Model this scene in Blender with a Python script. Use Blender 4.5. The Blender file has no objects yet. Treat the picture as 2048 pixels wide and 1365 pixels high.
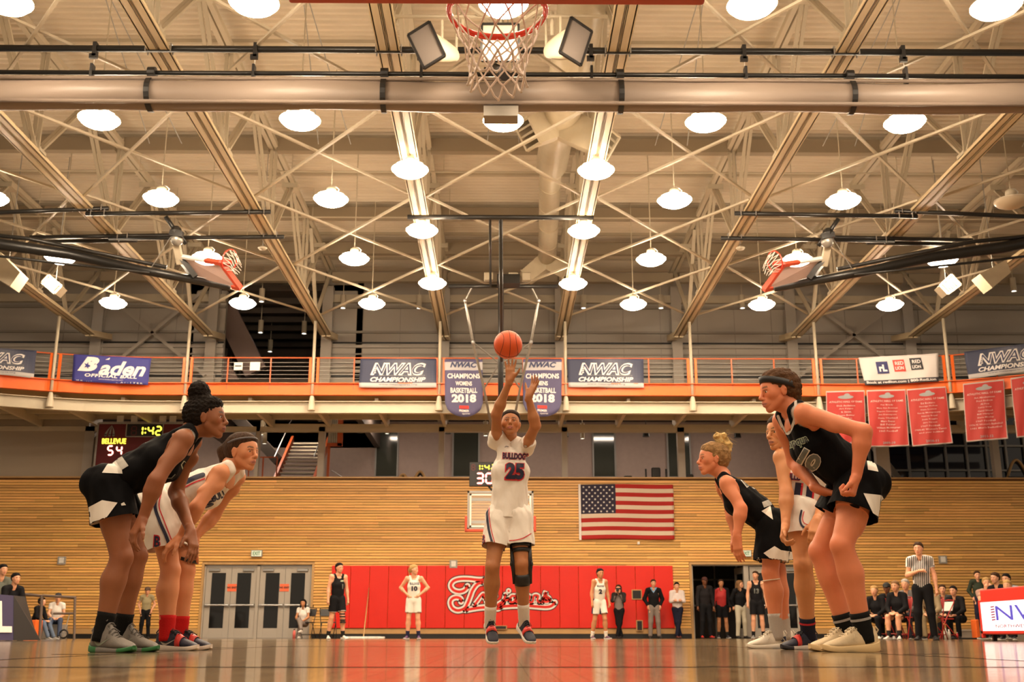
import bpy, bmesh, math, random
import numpy as np
from mathutils import Vector, Matrix
from mathutils.bvhtree import BVHTree

random.seed(7)
rng = np.random.default_rng(7)
PI = math.pi
V = Vector
scene = bpy.context.scene
COL = scene.collection

# ------------------------------------------------------------------ camera
FPX = 2200.0
PITCH = math.radians(15.0)
YAW = math.atan(20 * math.cos(PITCH) / FPX)
CAM_Z = 0.085
cam_data = bpy.data.cameras.new('camera')
cam_data.sensor_width = 36.0
cam_data.lens = FPX / 2048 * 36.0
cam_data.clip_start = 0.05
cam_data.clip_end = 200
cam_data.dof.use_dof = True
cam_data.dof.focus_distance = 6.6
cam_data.dof.aperture_fstop = 5.6
cam = bpy.data.objects.new('camera', cam_data)
COL.objects.link(cam)
RC = Matrix.Rotation(-YAW, 3, 'Z') @ Matrix.Rotation(PI / 2 + PITCH, 3, 'X')
cam.matrix_world = Matrix.Translation((0, 0, CAM_Z)) @ RC.to_4x4()
scene.camera = cam

# ------------------------------------------------------------------ world, exposure
world = bpy.data.worlds.new('world')
scene.world = world
world.use_nodes = True
bg = world.node_tree.nodes['Background']
bg.inputs[0].default_value = (1.0, 0.80, 0.58, 1)
bg.inputs[1].default_value = 0.36
vs = scene.view_settings
vs.view_transform = 'Standard'
vs.look = 'None'
vs.gamma = 1.0
vs.use_curve_mapping = False
vs.exposure = 0.04
LAMP_UP = 26.0  # radiance of the rings added above the lamps to brighten the roof
LAMP = 125.0                      # radiance of the high bay lamps
LAMP_COL = (1.0, 0.79, 0.56)
cy = scene.cycles
cy.max_bounces = 6
cy.diffuse_bounces = 3
cy.glossy_bounces = 3
cy.transmission_bounces = 4
cy.transparent_max_bounces = 8
cy.sample_clamp_indirect = 6.0
cy.caustics_reflective = False
cy.caustics_refractive = False


def P(u, v, Y):
    """Point seen at pixel (u, v) of the 2048x1365 frame at world distance Y along the hall."""
    r = RC @ V(((u - 1024) / FPX, (682.5 - v) / FPX, -1.0))
    k = Y / r.y
    return V((r.x * k, Y, CAM_Z + r.z * k))


def PZ(u, v, z):
    """Point seen at pixel (u, v) at world height z."""
    r = RC @ V(((u - 1024) / FPX, (682.5 - v) / FPX, -1.0))
    k = (z - CAM_Z) / r.z
    return V((r.x * k, r.y * k, z))


# ------------------------------------------------------------------ materials
MATS = {}


def mat(name, col=(0.8, 0.8, 0.8), rough=0.5, metal=0.0, emit=None, estr=0.0, bump=0.0, bscale=60.0, var=0.0, vscale=6.0,
        vcol=False, alpha=1.0, sheen=0.0, sss=0.0, spec=0.5, coat=0.0, stretch=(1, 1, 1), trans=0.0, rvar=0.0):
    if name in MATS:
        return MATS[name]
    m = bpy.data.materials.new(name)
    m.use_nodes = True
    nt = m.node_tree
    N, L = nt.nodes, nt.links
    b = N['Principled BSDF']
    b.inputs['Base Color'].default_value = (*col, 1)
    b.inputs['Roughness'].default_value = rough
    b.inputs['Metallic'].default_value = metal
    b.inputs['Specular IOR Level'].default_value = spec
    b.inputs['Coat Weight'].default_value = coat
    b.inputs['Transmission Weight'].default_value = trans
    if sheen:
        b.inputs['Sheen Weight'].default_value = sheen
    if sss:
        b.inputs['Subsurface Weight'].default_value = sss
        b.inputs['Subsurface Radius'].default_value = (0.02, 0.008, 0.004)
        b.inputs['Subsurface Scale'].default_value = 0.5
    if alpha < 1:
        b.inputs['Alpha'].default_value = alpha
    if emit:
        b.inputs['Emission Color'].default_value = (*emit, 1)
        b.inputs['Emission Strength'].default_value = estr
    src = None
    if vcol:
        a = N.new('ShaderNodeVertexColor')
        a.layer_name = 'Col'
        src = a.outputs[0]
    if var or bump:
        tc = N.new('ShaderNodeTexCoord')
        mp = N.new('ShaderNodeMapping')
        mp.inputs['Scale'].default_value = stretch
        L.new(tc.outputs['Object'], mp.inputs[0])
    if var:
        nz = N.new('ShaderNodeTexNoise')
        nz.inputs['Scale'].default_value = vscale
        nz.inputs['Detail'].default_value = 4
        L.new(mp.outputs[0], nz.inputs['Vector'])
        mr = N.new('ShaderNodeMapRange')
        mr.inputs['From Min'].default_value = 0.3
        mr.inputs['From Max'].default_value = 0.7
        mr.inputs['To Min'].default_value = 1 - var
        mr.inputs['To Max'].default_value = 1 + var
        L.new(nz.outputs[0], mr.inputs[0])
        mx = N.new('ShaderNodeMix')
        mx.data_type = 'RGBA'
        mx.blend_type = 'MULTIPLY'
        mx.inputs[0].default_value = 1
        if src:
            L.new(src, mx.inputs[6])
        else:
            mx.inputs[6].default_value = (*col, 1)
        L.new(mr.outputs[0], mx.inputs[7])
        src = mx.outputs[2]
    if src:
        L.new(src, b.inputs['Base Color'])
    if bump:
        nb = N.new('ShaderNodeTexNoise')
        nb.inputs['Scale'].default_value = bscale
        nb.inputs['Detail'].default_value = 3
        L.new(mp.outputs[0], nb.inputs['Vector'])
        bp = N.new('ShaderNodeBump')
        bp.inputs['Strength'].default_value = bump
        bp.inputs['Distance'].default_value = 0.01
        L.new(nb.outputs[0], bp.inputs['Height'])
        L.new(bp.outputs[0], b.inputs['Normal'])
    MATS[name] = m
    return m


def objrand(m, lo=0.8, hi=1.15):
    """Multiply a material's base colour by a per-object random factor."""
    nt = m.node_tree
    N, L = nt.nodes, nt.links
    b = N['Principled BSDF']
    oi = N.new('ShaderNodeObjectInfo')
    mr = N.new('ShaderNodeMapRange')
    mr.inputs['To Min'].default_value = lo
    mr.inputs['To Max'].default_value = hi
    L.new(oi.outputs['Random'], mr.inputs[0])
    mx = N.new('ShaderNodeMix')
    mx.data_type = 'RGBA'
    mx.blend_type = 'MULTIPLY'
    mx.inputs[0].default_value = 1
    ip = b.inputs['Base Color']
    if ip.links:
        L.new(ip.links[0].from_socket, mx.inputs[6])
    else:
        mx.inputs[6].default_value = ip.default_value
    L.new(mr.outputs[0], mx.inputs[7])
    L.new(mx.outputs[2], ip)
    return m


# ------------------------------------------------------------------ object helpers
def tag(o, label=None, cat=None, group=None, kind=None):
    if label:
        o['label'] = label
    if cat:
        o['category'] = cat
    if group:
        o['group'] = group
    if kind:
        o['kind'] = kind
    return o


def empty(name, loc=(0, 0, 0), label=None, cat=None, group=None, kind=None):
    o = bpy.data.objects.new(name, None)
    o.empty_display_size = 0.1
    COL.objects.link(o)
    o.location = loc
    return tag(o, label, cat, group, kind)


def link_mesh(name, me, mats, parent=None, smooth=False):
    if not isinstance(mats, (list, tuple)):
        mats = [mats]
    if not me.materials:
        for m in mats:
            me.materials.append(m)
    if smooth:
        me.polygons.foreach_set('use_smooth', [True] * len(me.polygons))
    o = bpy.data.objects.new(name, me)
    COL.objects.link(o)
    if parent is not None:
        o.parent = parent
        o.matrix_parent_inverse = world_of(parent).inverted()
    return o


def world_of(o):
    m = Matrix.LocRotScale(o.location, o.rotation_euler, o.scale)
    if o.parent:
        m = world_of(o.parent) @ o.matrix_parent_inverse @ m
    return m


def copy_tree(o, parent=None):
    c = o.copy()
    COL.objects.link(c)
    if parent is not None:
        c.parent = parent
    for ch in list(o.children):
        copy_tree(ch, c)
    return c


def basis(d, up=V((0, 0, 1))):
    d = V(d).normalized()
    a = d.cross(up)
    if a.length < 1e-4:
        a = d.cross(V((0, 1, 0)))
    a.normalize()
    b = a.cross(d).normalized()
    return d, a, b


class MB:
    def __init__(s):
        s.v, s.f, s.m, s.c = [], [], [], []

    def add(s, vs_, fs, mi=0, col=None):
        o = len(s.v)
        s.v += [tuple(p) for p in vs_]
        for f in fs:
            s.f.append(tuple(i + o for i in f))
            s.m.append(mi)
            s.c.append(col)
        return s

    def box(s, c, size, R=None, mi=0, col=None):
        hx, hy, hz = size[0] / 2, size[1] / 2, size[2] / 2
        pts = [V((x, y, z)) for x in (-hx, hx) for y in (-hy, hy) for z in (-hz, hz)]
        if R is not None:
            pts = [R @ p for p in pts]
        c = V(c)
        return s.add([p + c for p in pts], [(0, 1, 3, 2), (4, 6, 7, 5), (0, 4, 5, 1), (2, 3, 7, 6), (0, 2, 6, 4), (1, 5, 7, 3)], mi, col)

    def span(s, lo, hi, mi=0, col=None):
        lo, hi = V(lo), V(hi)
        return s.box((lo + hi) / 2, (hi - lo), None, mi, col)

    def bar(s, a, b, w, h, up=V((0, 0, 1)), mi=0, col=None):
        a, b = V(a), V(b)
        d, x, y = basis(b - a, up)
        R = Matrix((x, d, y)).transposed()
        return s.box((a + b) / 2, (w, (b - a).length, h), R, mi, col)

    def tube(s, a, b, r, r2=None, n=10, cap=True, mi=0, col=None):
        return s.path([a, b], [r, r if r2 is None else r2], n, cap, mi, col)

    def path(s, pts, r, n=8, cap=True, mi=0, col=None, closed=False, flat=1.0):
        pts = [V(p) for p in pts]
        k = len(pts)
        rs = r if isinstance(r, (list, tuple)) else [r] * k
        vs_ = []
        prev = None
        for i, p in enumerate(pts):
            if closed:
                d = pts[(i + 1) % k] - pts[i - 1]
            else:
                d = pts[min(i + 1, k - 1)] - pts[max(i - 1, 0)]
            d.normalize()
            if prev is None:
                d, a, b = basis(d)
            else:
                a = prev - d * prev.dot(d)
                if a.length < 1e-5:
                    d, a, b = basis(d)
                a.normalize()
                b = a.cross(d)
            prev = a
            for j in range(n):
                t = 2 * PI * j / n
                vs_.append(p + (a * math.cos(t) + b * math.sin(t) * flat) * rs[i])
        fs = []
        for i in range(k if closed else k - 1):
            i2 = (i + 1) % k
            for j in range(n):
                j2 = (j + 1) % n
                fs.append((i * n + j, i * n + j2, i2 * n + j2, i2 * n + j))
        if cap and not closed:
            fs.append(tuple(range(n))[::-1])
            fs.append(tuple((k - 1) * n + j for j in range(n)))
        return s.add(vs_, fs, mi, col)

    def lathe(s, prof, n=24, c=(0, 0, 0), R=None, mi=0, cap0=False, cap1=False):
        """prof: list of (radius, z)."""
        c = V(c)
        vs_ = []
        for r, z in prof:
            for j in range(n):
                t = 2 * PI * j / n
                p = V((r * math.cos(t), r * math.sin(t), z))
                vs_.append(c + (R @ p if R is not None else p))
        fs = []
        for i in range(len(prof) - 1):
            for j in range(n):
                j2 = (j + 1) % n
                fs.append((i * n + j, i * n + j2, (i + 1) * n + j2, (i + 1) * n + j))
        if cap0:
            fs.append(tuple(range(n))[::-1])
        if cap1:
            fs.append(tuple((len(prof) - 1) * n + j for j in range(n)))
        return s.add(vs_, fs, mi)

    def sphere(s, c, r, n=12, m=8, R=None, mi=0):
        rr = r if isinstance(r, (list, tuple)) else (r, r, r)
        c = V(c)
        vs_ = []
        for i in range(m + 1):
            ph = PI * i / m
            for j in range(n):
                t = 2 * PI * j / n
                p = V((rr[0] * math.sin(ph) * math.cos(t), rr[1] * math.sin(ph) * math.sin(t), rr[2] * math.cos(ph)))
                vs_.append(c + (R @ p if R is not None else p))
        fs = []
        for i in range(m):
            for j in range(n):
                j2 = (j + 1) % n
                fs.append((i * n + j, (i + 1) * n + j, (i + 1) * n + j2, i * n + j2))
        return s.add(vs_, fs, mi)

    def poly(s, pts, th=0.0, nrm=V((0, -1, 0)), mi=0, col=None):
        """flat polygon, optionally thickened away from nrm."""
        pts = [V(p) for p in pts]
        n = len(pts)
        if th == 0:
            return s.add(pts, [tuple(range(n))], mi, col)
        bk = [p - nrm * th for p in pts]
        fs = [tuple(range(n)), tuple(range(n, 2 * n))[::-1]]
        for i in range(n):
            j = (i + 1) % n
            fs.append((i, i + n, j + n, j))
        return s.add(pts + bk, fs, mi, col)

    def mesh(s, name='m'):
        me = bpy.data.meshes.new(name)
        me.from_pydata(s.v, [], s.f)
        if any(s.m):
            me.polygons.foreach_set('material_index', s.m)
        if any(c is not None for c in s.c):
            a = me.color_attributes.new('Col', 'FLOAT_COLOR', 'CORNER')
            buf = []
            for p, c in zip(me.polygons, s.c):
                c = c or (0.8, 0.8, 0.8)
                buf += [c[0], c[1], c[2], 1.0] * p.loop_total
            a.data.foreach_set('color', buf)
        me.update()
        return me

    def build(s, name, mats, parent=None, smooth=False, bevel=0.0, seg=1):
        me = s.mesh(name)
        o = link_mesh(name, me, mats, parent, smooth)
        if bevel:
            md = o.modifiers.new('bevel', 'BEVEL')
            md.width = bevel
            md.segments = seg
            md.limit_method = 'ANGLE'
        return o


def grid_cloth(name, p00, p10, p01, p11, nx, ny, fn, m, parent=None, th=0.004, colfn=None):
    """Cloth spanned by four corners (p00 top-left, p10 top-right, p01 bottom-left, p11 bottom-right); fn(s,t)->offset vector."""
    vs_, fs = [], []
    for j in range(ny + 1):
        t = j / ny
        for i in range(nx + 1):
            s_ = i / nx
            p = (p00 * (1 - s_) + p10 * s_) * (1 - t) + (p01 * (1 - s_) + p11 * s_) * t
            vs_.append(p + fn(s_, t))
    for j in range(ny):
        for i in range(nx):
            a = j * (nx + 1) + i
            fs.append((a, a + nx + 1, a + nx + 2, a + 1))
    mb = MB()
    for k, f in enumerate(fs):
        pass
    mb.v = [tuple(p) for p in vs_]
    mb.f = fs
    mb.m = [0] * len(fs)
    if colfn:
        mb.c = [colfn((k % nx + 0.5) / nx, (k // nx + 0.5) / ny) for k in range(len(fs))]
    else:
        mb.c = [None] * len(fs)
    o = mb.build(name, m, parent, smooth=True)
    md = o.modifiers.new('thick', 'SOLIDIFY')
    md.thickness = th
    md.offset = -1
    return o


def text_geo(txt, size=1.0, bold=0.0, shear=0.0, spacing=1.0, sx=1.0, align='CENTER', res=3, line=1.0):
    cu = bpy.data.curves.new('t', 'FONT')
    cu.body = txt
    cu.size = size
    cu.offset = bold
    cu.shear = shear
    cu.space_character = spacing
    cu.space_line = line
    cu.align_x = align
    cu.align_y = 'CENTER'
    cu.resolution_u = res
    o = bpy.data.objects.new('t', cu)
    COL.objects.link(o)
    dg = bpy.context.evaluated_depsgraph_get()
    me = bpy.data.meshes.new_from_object(o.evaluated_get(dg))
    bpy.data.objects.remove(o)
    bpy.data.curves.remove(cu)
    vs_ = [V((v.co.x * sx, v.co.y, 0)) for v in me.vertices]
    fs = [tuple(p.vertices) for p in me.polygons]
    bpy.data.meshes.remove(me)
    return vs_, fs


def poly_geo(polys):
    """list of 2-D outlines -> verts, faces (triangulated)."""
    vs_, fs = [], []
    for pl in polys:
        o = len(vs_)
        vs_ += [V((p[0], p[1], 0)) for p in pl]
        fs.append(tuple(range(o, o + len(pl))))
    return vs_, fs


def bvh_of(objs):
    vs_, fs = [], []
    for o in objs:
        mw = world_of(o)
        k = len(vs_)
        vs_ += [mw @ v.co for v in o.data.vertices]
        fs += [tuple(i + k for i in p.vertices) for p in o.data.polygons]
    return BVHTree.FromPolygons(vs_, fs)


def decal(name, geo, origin, right, up, m, parent=None, bvh=None, off=0.004, reach=0.5, cuts=0, th=0.0):
    """Lay flat geometry (lettering, marks) into the plane at origin and, with bvh, drop it on the surface behind."""
    vs_, fs = geo
    bm = bmesh.new()
    bv = [bm.verts.new(v) for v in vs_]
    for f in fs:
        try:
            bm.faces.new([bv[i] for i in f])
        except ValueError:
            pass
    bmesh.ops.triangulate(bm, faces=bm.faces[:])
    if cuts:
        bmesh.ops.subdivide_edges(bm, edges=[e for e in bm.edges if e.calc_length() > cuts], cuts=2, use_grid_fill=True)
        bmesh.ops.triangulate(bm, faces=bm.faces[:])
    right, up = V(right).normalized(), V(up).normalized()
    n = right.cross(up).normalized()
    origin = V(origin)
    for v in bm.verts:
        p = origin + right * v.co.x + up * v.co.y + n * v.co.z
        if bvh:
            h = bvh.ray_cast(p + n * 0.25, -n, reach + 0.25)
            if h[0]:
                p = h[0] + n * off
        v.co = p
    me = bpy.data.meshes.new(name)
    bm.to_mesh(me)
    bm.free()
    return link_mesh(name, me, m, parent)


SEG = {'0': 'abcdef', '1': 'bc', '2': 'abged', '3': 'abgcd', '4': 'fgbc', '5': 'afgcd', '8': 'abcdefg'}


def seg_digit(ch, x, y, w, h, t):
    """seven segment digit polygons, lower-left at x, y."""
    g = 0.12 * t
    hw, hh = w, h / 2

    def hbar(yc):
        return [(x + t * .5 + g, yc), (x + t + g, yc + t / 2), (x + w - t - g, yc + t / 2), (x + w - t * .5 - g, yc), (x + w - t - g, yc - t / 2), (x + t + g, yc - t / 2)]

    def vbar(xc, y0, y1):
        return [(xc, y0 + t * .5 + g), (xc + t / 2, y0 + t + g), (xc + t / 2, y1 - t - g), (xc, y1 - t * .5 - g), (xc - t / 2, y1 - t - g), (xc - t / 2, y0 + t + g)]
    xl, xr = x + t / 2, x + w - t / 2
    yb, ym, yt = y + t / 2, y + h / 2, y + h - t / 2
    d = {'a': hbar(yt), 'g': hbar(ym), 'd': hbar(yb), 'f': vbar(xl, ym - t / 2, y + h), 'b': vbar(xr, ym - t / 2, y + h),
         'e': vbar(xl, y, ym + t / 2), 'c': vbar(xr, y, ym + t / 2)}
    return [d[s] for s in SEG[ch]]


def ribbon(pts, w, closed=False):
    """2-D stroke polygons of width w along pts with round ends."""
    polys = []
    n = len(pts)
    L_, R_ = [], []
    for i in range(n):
        a = V(pts[max(i - 1, 0)]).to_2d() if True else None
        b = V(pts[min(i + 1, n - 1)]).to_2d()
        d = (b - a)
        if d.length < 1e-9:
            d = V((1, 0)).to_2d()
        d.normalize()
        nn = V((-d.y, d.x))
        wi = w[i] if isinstance(w, (list, tuple)) else w
        p = V(pts[i]).to_2d()
        L_.append(p + nn * wi / 2)
        R_.append(p - nn * wi / 2)
    for i in range(n - 1):
        polys.append([tuple(L_[i]), tuple(R_[i]), tuple(R_[i + 1]), tuple(L_[i + 1])])
    for k in (0, n - 1):
        wi = w[k] if isinstance(w, (list, tuple)) else w
        polys.append([(pts[k][0] + wi / 2 * math.cos(2 * PI * j / 12), pts[k][1] + wi / 2 * math.sin(2 * PI * j / 12)) for j in range(12)])
    return polys


def catmull(pts, sub=6):
    out = []
    P_ = [pts[0]] + list(pts) + [pts[-1]]
    for i in range(1, len(P_) - 2):
        p0, p1, p2, p3 = P_[i - 1], P_[i], P_[i + 1], P_[i + 2]
        for k in range(sub):
            t = k / sub
            out.append(tuple(0.5 * ((2 * b) + (-a + c) * t + (2 * a - 5 * b + 4 * c - d) * t * t + (-a + 3 * b - 3 * c + d) * t ** 3)
                             for a, b, c, d in zip(p0, p1, p2, p3)))
    out.append(tuple(pts[-1]))
    return out

# ================================================================== MATERIALS USED
m_wood = mat('slat wood', rough=0.42, vcol=True, var=0.12, vscale=3, stretch=(0.6, 6, 14))
m_gap = mat('dark backing', (0.22, 0.10, 0.03), 0.8)
m_trimwood = mat('frame wood', (0.50, 0.30, 0.12), 0.45, var=0.08, vscale=4)
m_black = mat('black rubber', (0.012, 0.011, 0.011), 0.45)
m_blackmetal = mat('black painted steel', (0.014, 0.013, 0.012), 0.35)
m_cream = mat('cream painted steel', (0.56, 0.49, 0.37), 0.5, var=0.05, vscale=1.5)
m_glulam = mat('tan chord paint', (0.60, 0.48, 0.30), 0.45, var=0.06, vscale=2, stretch=(1, 0.2, 1))
m_deck = mat('roof deck', (0.74, 0.65, 0.52), 0.6, var=0.06, vscale=0.8)
m_wallpaint = mat('upper wall panel', (0.42, 0.38, 0.33), 0.6, var=0.04, vscale=1.0)
m_wallpaint_d = mat('wall girt', (0.30, 0.27, 0.23), 0.6)
m_mauve = mat('mauve plaster', (0.42, 0.32, 0.28), 0.7, var=0.04)
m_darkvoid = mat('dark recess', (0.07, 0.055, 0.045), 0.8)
m_orange = mat('orange paint', (0.88, 0.16, 0.02), 0.4)
m_orange_d = mat('orange rail paint', (0.62, 0.13, 0.04), 0.45)
m_red = mat('red pad vinyl', (0.72, 0.018, 0.008), 0.38, bump=0.02, bscale=30)
m_white = mat('white paint', (0.78, 0.76, 0.72), 0.45)
m_grey = mat('grey paint', (0.33, 0.32, 0.30), 0.5)
m_alu = mat('satin aluminium', (0.50, 0.50, 0.50), 0.35, metal=0.9)
m_doorgrey = mat('door frame grey', (0.42, 0.38, 0.33), 0.45)
m_glassdark = mat('dark door glass', (0.01, 0.01, 0.01), 0.06, spec=0.8)
m_navy = mat('navy banner', (0.035, 0.045, 0.10), 0.75)
m_lens = mat('lamp lens', (0.9, 0.9, 0.9), 0.4, emit=LAMP_COL, estr=LAMP)
m_lens_off = mat('unlit lamp lens', (0.62, 0.52, 0.38), 0.4)
m_down = mat('downlight glow', (0.9, 0.9, 0.9), 0.4, emit=(0.9, 0.95, 1.0), estr=9)
m_ledy = mat('yellow led', (0.1, 0.1, 0), 0.5, emit=(1.0, 0.86, 0.06), estr=2.6)
m_ledr = mat('red led', (0.1, 0, 0), 0.5, emit=(1.0, 0.62, 0.50), estr=2.6)
m_ledhalo = mat('led red glow ring', (0.2, 0, 0), 0.5, emit=(0.9, 0.05, 0.03), estr=0.7)
m_ledoff = mat('unlit led', (0.10, 0.02, 0.02), 0.5)
m_navyink = mat('navy ink', (0.02, 0.03, 0.085), 0.7)
m_whiteink = mat('white ink', (0.80, 0.76, 0.74), 0.7)
m_redink = mat('red ink', (0.60, 0.03, 0.02), 0.6)
m_blackink = mat('black ink', (0.015, 0.013, 0.013), 0.6)
m_greyink = mat('grey ink', (0.30, 0.30, 0.30), 0.7)

YW = 34.5
ZW = 4.86
XW0, XW1 = -18.5, 18.5

# ================================================================== FLOOR
def floor_material(per_object):
    m = mat('maple floor' + (' board' if per_object else ''), (0.30, 0.17, 0.07), 0.13, spec=0.5)
    nt = m.node_tree
    N, L = nt.nodes, nt.links
    b = N['Principled BSDF']
    tc = N.new('ShaderNodeTexCoord')
    geo = N.new('ShaderNodeNewGeometry')
    mp = N.new('ShaderNodeMapping')
    mp.inputs['Scale'].default_value = (1.2, 0.5, 1)
    L.new(geo.outputs['Position'], mp.inputs[0])
    nz = N.new('ShaderNodeTexNoise')
    nz.inputs['Scale'].default_value = 6
    nz.inputs['Detail'].default_value = 5
    L.new(mp.outputs[0], nz.inputs['Vector'])
    rp = N.new('ShaderNodeValToRGB')
    rp.color_ramp.elements[0].position = 0.3
    rp.color_ramp.elements[0].color = (0.15, 0.10, 0.055, 1)
    rp.color_ramp.elements[1].position = 0.75
    rp.color_ramp.elements[1].color = (0.33, 0.24, 0.135, 1)
    L.new(nz.outputs[0], rp.inputs[0])
    L.new(rp.outputs[0], b.inputs['Base Color'])
    mp2 = N.new('ShaderNodeMapping')
    mp2.inputs['Scale'].default_value = (1.6, 7.0, 1)
    L.new(geo.outputs['Position'], mp2.inputs[0])
    n2 = N.new('ShaderNodeTexNoise')
    n2.inputs['Scale'].default_value = 3.0
    n2.inputs['Detail'].default_value = 2
    L.new(mp2.outputs[0], n2.inputs['Vector'])
    bp = N.new('ShaderNodeBump')
    bp.inputs['Strength'].default_value = 0.34
    bp.inputs['Distance'].default_value = 0.0025
    L.new(n2.outputs[0], bp.inputs['Height'])
    L.new(bp.outputs[0], b.inputs['Normal'])
    b.inputs['Roughness'].default_value = 0.10
    b.inputs['Coat Weight'].default_value = 0.0
    if per_object:
        objrand(m, 0.78, 1.18)
    return m


m_floor = floor_material(False)
m_board = floor_material(True)
fb = MB()
# main slab with a shallow rebate under the separately laid near boards
FX0, FX1, FY0, FY1 = -6.84, 6.84, 1.6, 11.0
fb.span((-30, -6, -0.2), (30, FY0, 0))
fb.span((-30, FY1, -0.2), (30, 44, 0))
fb.span((-30, FY0, -0.2), (FX0, FY1, 0))
fb.span((FX1, FY0, -0.2), (30, FY1, 0))
fb.span((FX0, FY0, -0.2), (FX1, FY1, -0.019))
floor = fb.build('floor', m_floor)
tag(floor, kind='structure')
bw = 0.057
bm_ = MB()
bm_.span((-bw / 2 + 0.0004, FY0, -0.019), (bw / 2 - 0.0004, FY1, 0.0))
bme = bm_.mesh('plank')
bme.materials.append(m_board)
nb_ = int((FX1 - FX0) / bw)
for i in range(nb_):
    o = bpy.data.objects.new('plank', bme)
    COL.objects.link(o)
    o.location = (FX0 + (i + 0.5) * bw, 0, 0)
    o.parent = floor
# painted court lines lie on the boards
m_line = mat('black court paint', (0.012, 0.011, 0.012), 0.09, spec=0.5)
m_linew = mat('dark red court paint', (0.22, 0.012, 0.010), 0.09, spec=0.5)
BL = 3.22


def court_line(lo, hi, m=m_line):
    MB().span((lo[0], lo[1], 0.0002), (hi[0], hi[1], 0.0012)).build('court_line', m, floor)


court_line((-7.6, BL - 0.05), (7.6, BL + 0.0))
court_line((-7.6, BL), (-7.55, BL + 28.65))
court_line((7.55, BL), (7.6, BL + 28.65))
court_line((-7.6, BL + 28.6), (7.6, BL + 28.65))
for sx in (-1, 1):
    court_line((sx * 1.83 - 0.025, BL), (sx * 1.83 + 0.025, BL + 5.79))
    for k in (2.13, 3.05, 3.96, 4.88):
        court_line((sx * 2.0 - 0.10, BL + k), (sx * 2.0 + 0.10, BL + k + 0.05))
court_line((-1.83, BL + 5.76), (1.83, BL + 5.81))
court_line((-7.6, BL + 14.3), (7.6, BL + 14.35))
arc = MB()
for k in range(48):
    a0, a1 = PI * k / 48, PI * (k + 1) / 48
    c0 = V((0, BL + 5.79, 0.0010))
    arc.add([c0 + V((math.cos(a) * r, math.sin(a) * r, 0)) for a, r in ((a0, 1.8), (a1, 1.8), (a1, 1.85), (a0, 1.85))], [(0, 3, 2, 1)])
arc.build('court_line', m_line, floor)

# ================================================================== FAR WALL, LOWER SLATTED PART
def wx(u, v=1200):
    return P(u, v, YW).x


DOORS = [(wx(405), wx(622), P(500, 1130, YW).z), (wx(1385), wx(1608), P(1500, 1130, YW).z)]
wall = MB()


def wall_block(x0, x1, z0, z1):
    wall.span((x0, YW + 0.04, z0), (x1, YW + 0.30, z1))


xs = [XW0, DOORS[0][0], DOORS[0][1], DOORS[1][0], DOORS[1][1], XW1]
for i in range(5):
    if i in (1, 3):
        wall_block(xs[i], xs[i + 1], DOORS[0][2], ZW)
    else:
        wall_block(xs[i], xs[i + 1], 0, ZW)
wall_back = wall.build('wall_back', m_gap)
tag(wall_back, kind='structure')
sl = MB()
pitch = 0.0866
row = 0
z = 0.30
sl_rng = random.Random(3)
while z + pitch < ZW + 0.02:
    x = XW0
    while x < XW1:
        w = sl_rng.uniform(1.6, 4.9)
        x1 = min(x + w, XW1)
        t = sl_rng.random()
        k = 0.74 + 0.42 * t
        c = (0.82 * k, 0.455 * k * (0.95 + 0.1 * sl_rng.random()), 0.135 * k)
        segs = [(x, x1)]
        for d0, d1, dz in DOORS:
            if z < dz + 0.07:
                ns = []
                for a, b in segs:
                    if b <= d0 - 0.07 or a >= d1 + 0.07:
                        ns.append((a, b))
                    else:
                        if a < d0 - 0.07:
                            ns.append((a, d0 - 0.07))
                        if b > d1 + 0.07:
                            ns.append((d1 + 0.07, b))
                segs = ns
        pr = 0.004 * sl_rng.random()
        for a, b in segs:
            if b - a > 0.03:
                sl.span((a, YW - 0.035 - pr, z), (b - 0.004, YW + 0.045, z + 0.069), col=c)
        x = x1
    z += pitch
slats = sl.build('slats', m_wood, wall_back)
tag(slats, kind='stuff')
bs = MB()
for a, b in ((xs[0], xs[1] - 0.07), (xs[2] + 0.07, xs[3] - 0.07), (xs[4] + 0.07, xs[5])):
    bs.span((a, YW - 0.02, 0), (b, YW + 0.06, 0.135))
o = bs.build('baseboard_back', m_black)
tag(o, kind='structure')
for a, b in ((xs[0], xs[1] - 0.07), (xs[2] + 0.07, xs[3] - 0.07), (xs[4] + 0.07, xs[5])):
    MB().span((a, YW - 0.045, 0.135), (b, YW + 0.06, 0.29)).build('base_rail', m_trimwood, wall_back)
for a, b, z0 in ((XW0, XW1, ZW),):
    MB().span((a, YW - 0.07, z0 - 0.01), (b, YW + 0.32, z0 + 0.035)).build('cap_rail', m_trimwood, wall_back)

# door frames and leaves
def door_set(idx, x0, x1, zt, leaves, opened):
    fr = MB()
    w = 0.09
    fr.span((x0 - 0.07, YW - 0.06, 0), (x0, YW + 0.30, zt + 0.07))
    fr.span((x1, YW - 0.06, 0), (x1 + 0.07, YW + 0.30, zt + 0.07))
    fr.span((x0, YW - 0.06, zt), (x1, YW + 0.30, zt + 0.07))
    tag(fr.build('door_%d_frame' % idx, m_trimwood), kind='structure')
    inner = MB()
    inner.span((x0, YW + 0.02, 0), (x0 + w * .5, YW + 0.14, zt))
    inner.span((x1 - w * .5, YW + 0.02, 0), (x1, YW + 0.14, zt))
    inner.span((x0, YW + 0.02, zt - w * .4), (x1, YW + 0.14, zt))
    if not opened:
        xm = (x0 + x1) / 2
        inner.span((xm - w * .5, YW + 0.02, 0), (xm + w * .5, YW + 0.14, zt))
    tag(inner.build('door_%d_inner_frame' % idx, m_doorgrey, None), kind='structure')
    return


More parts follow.
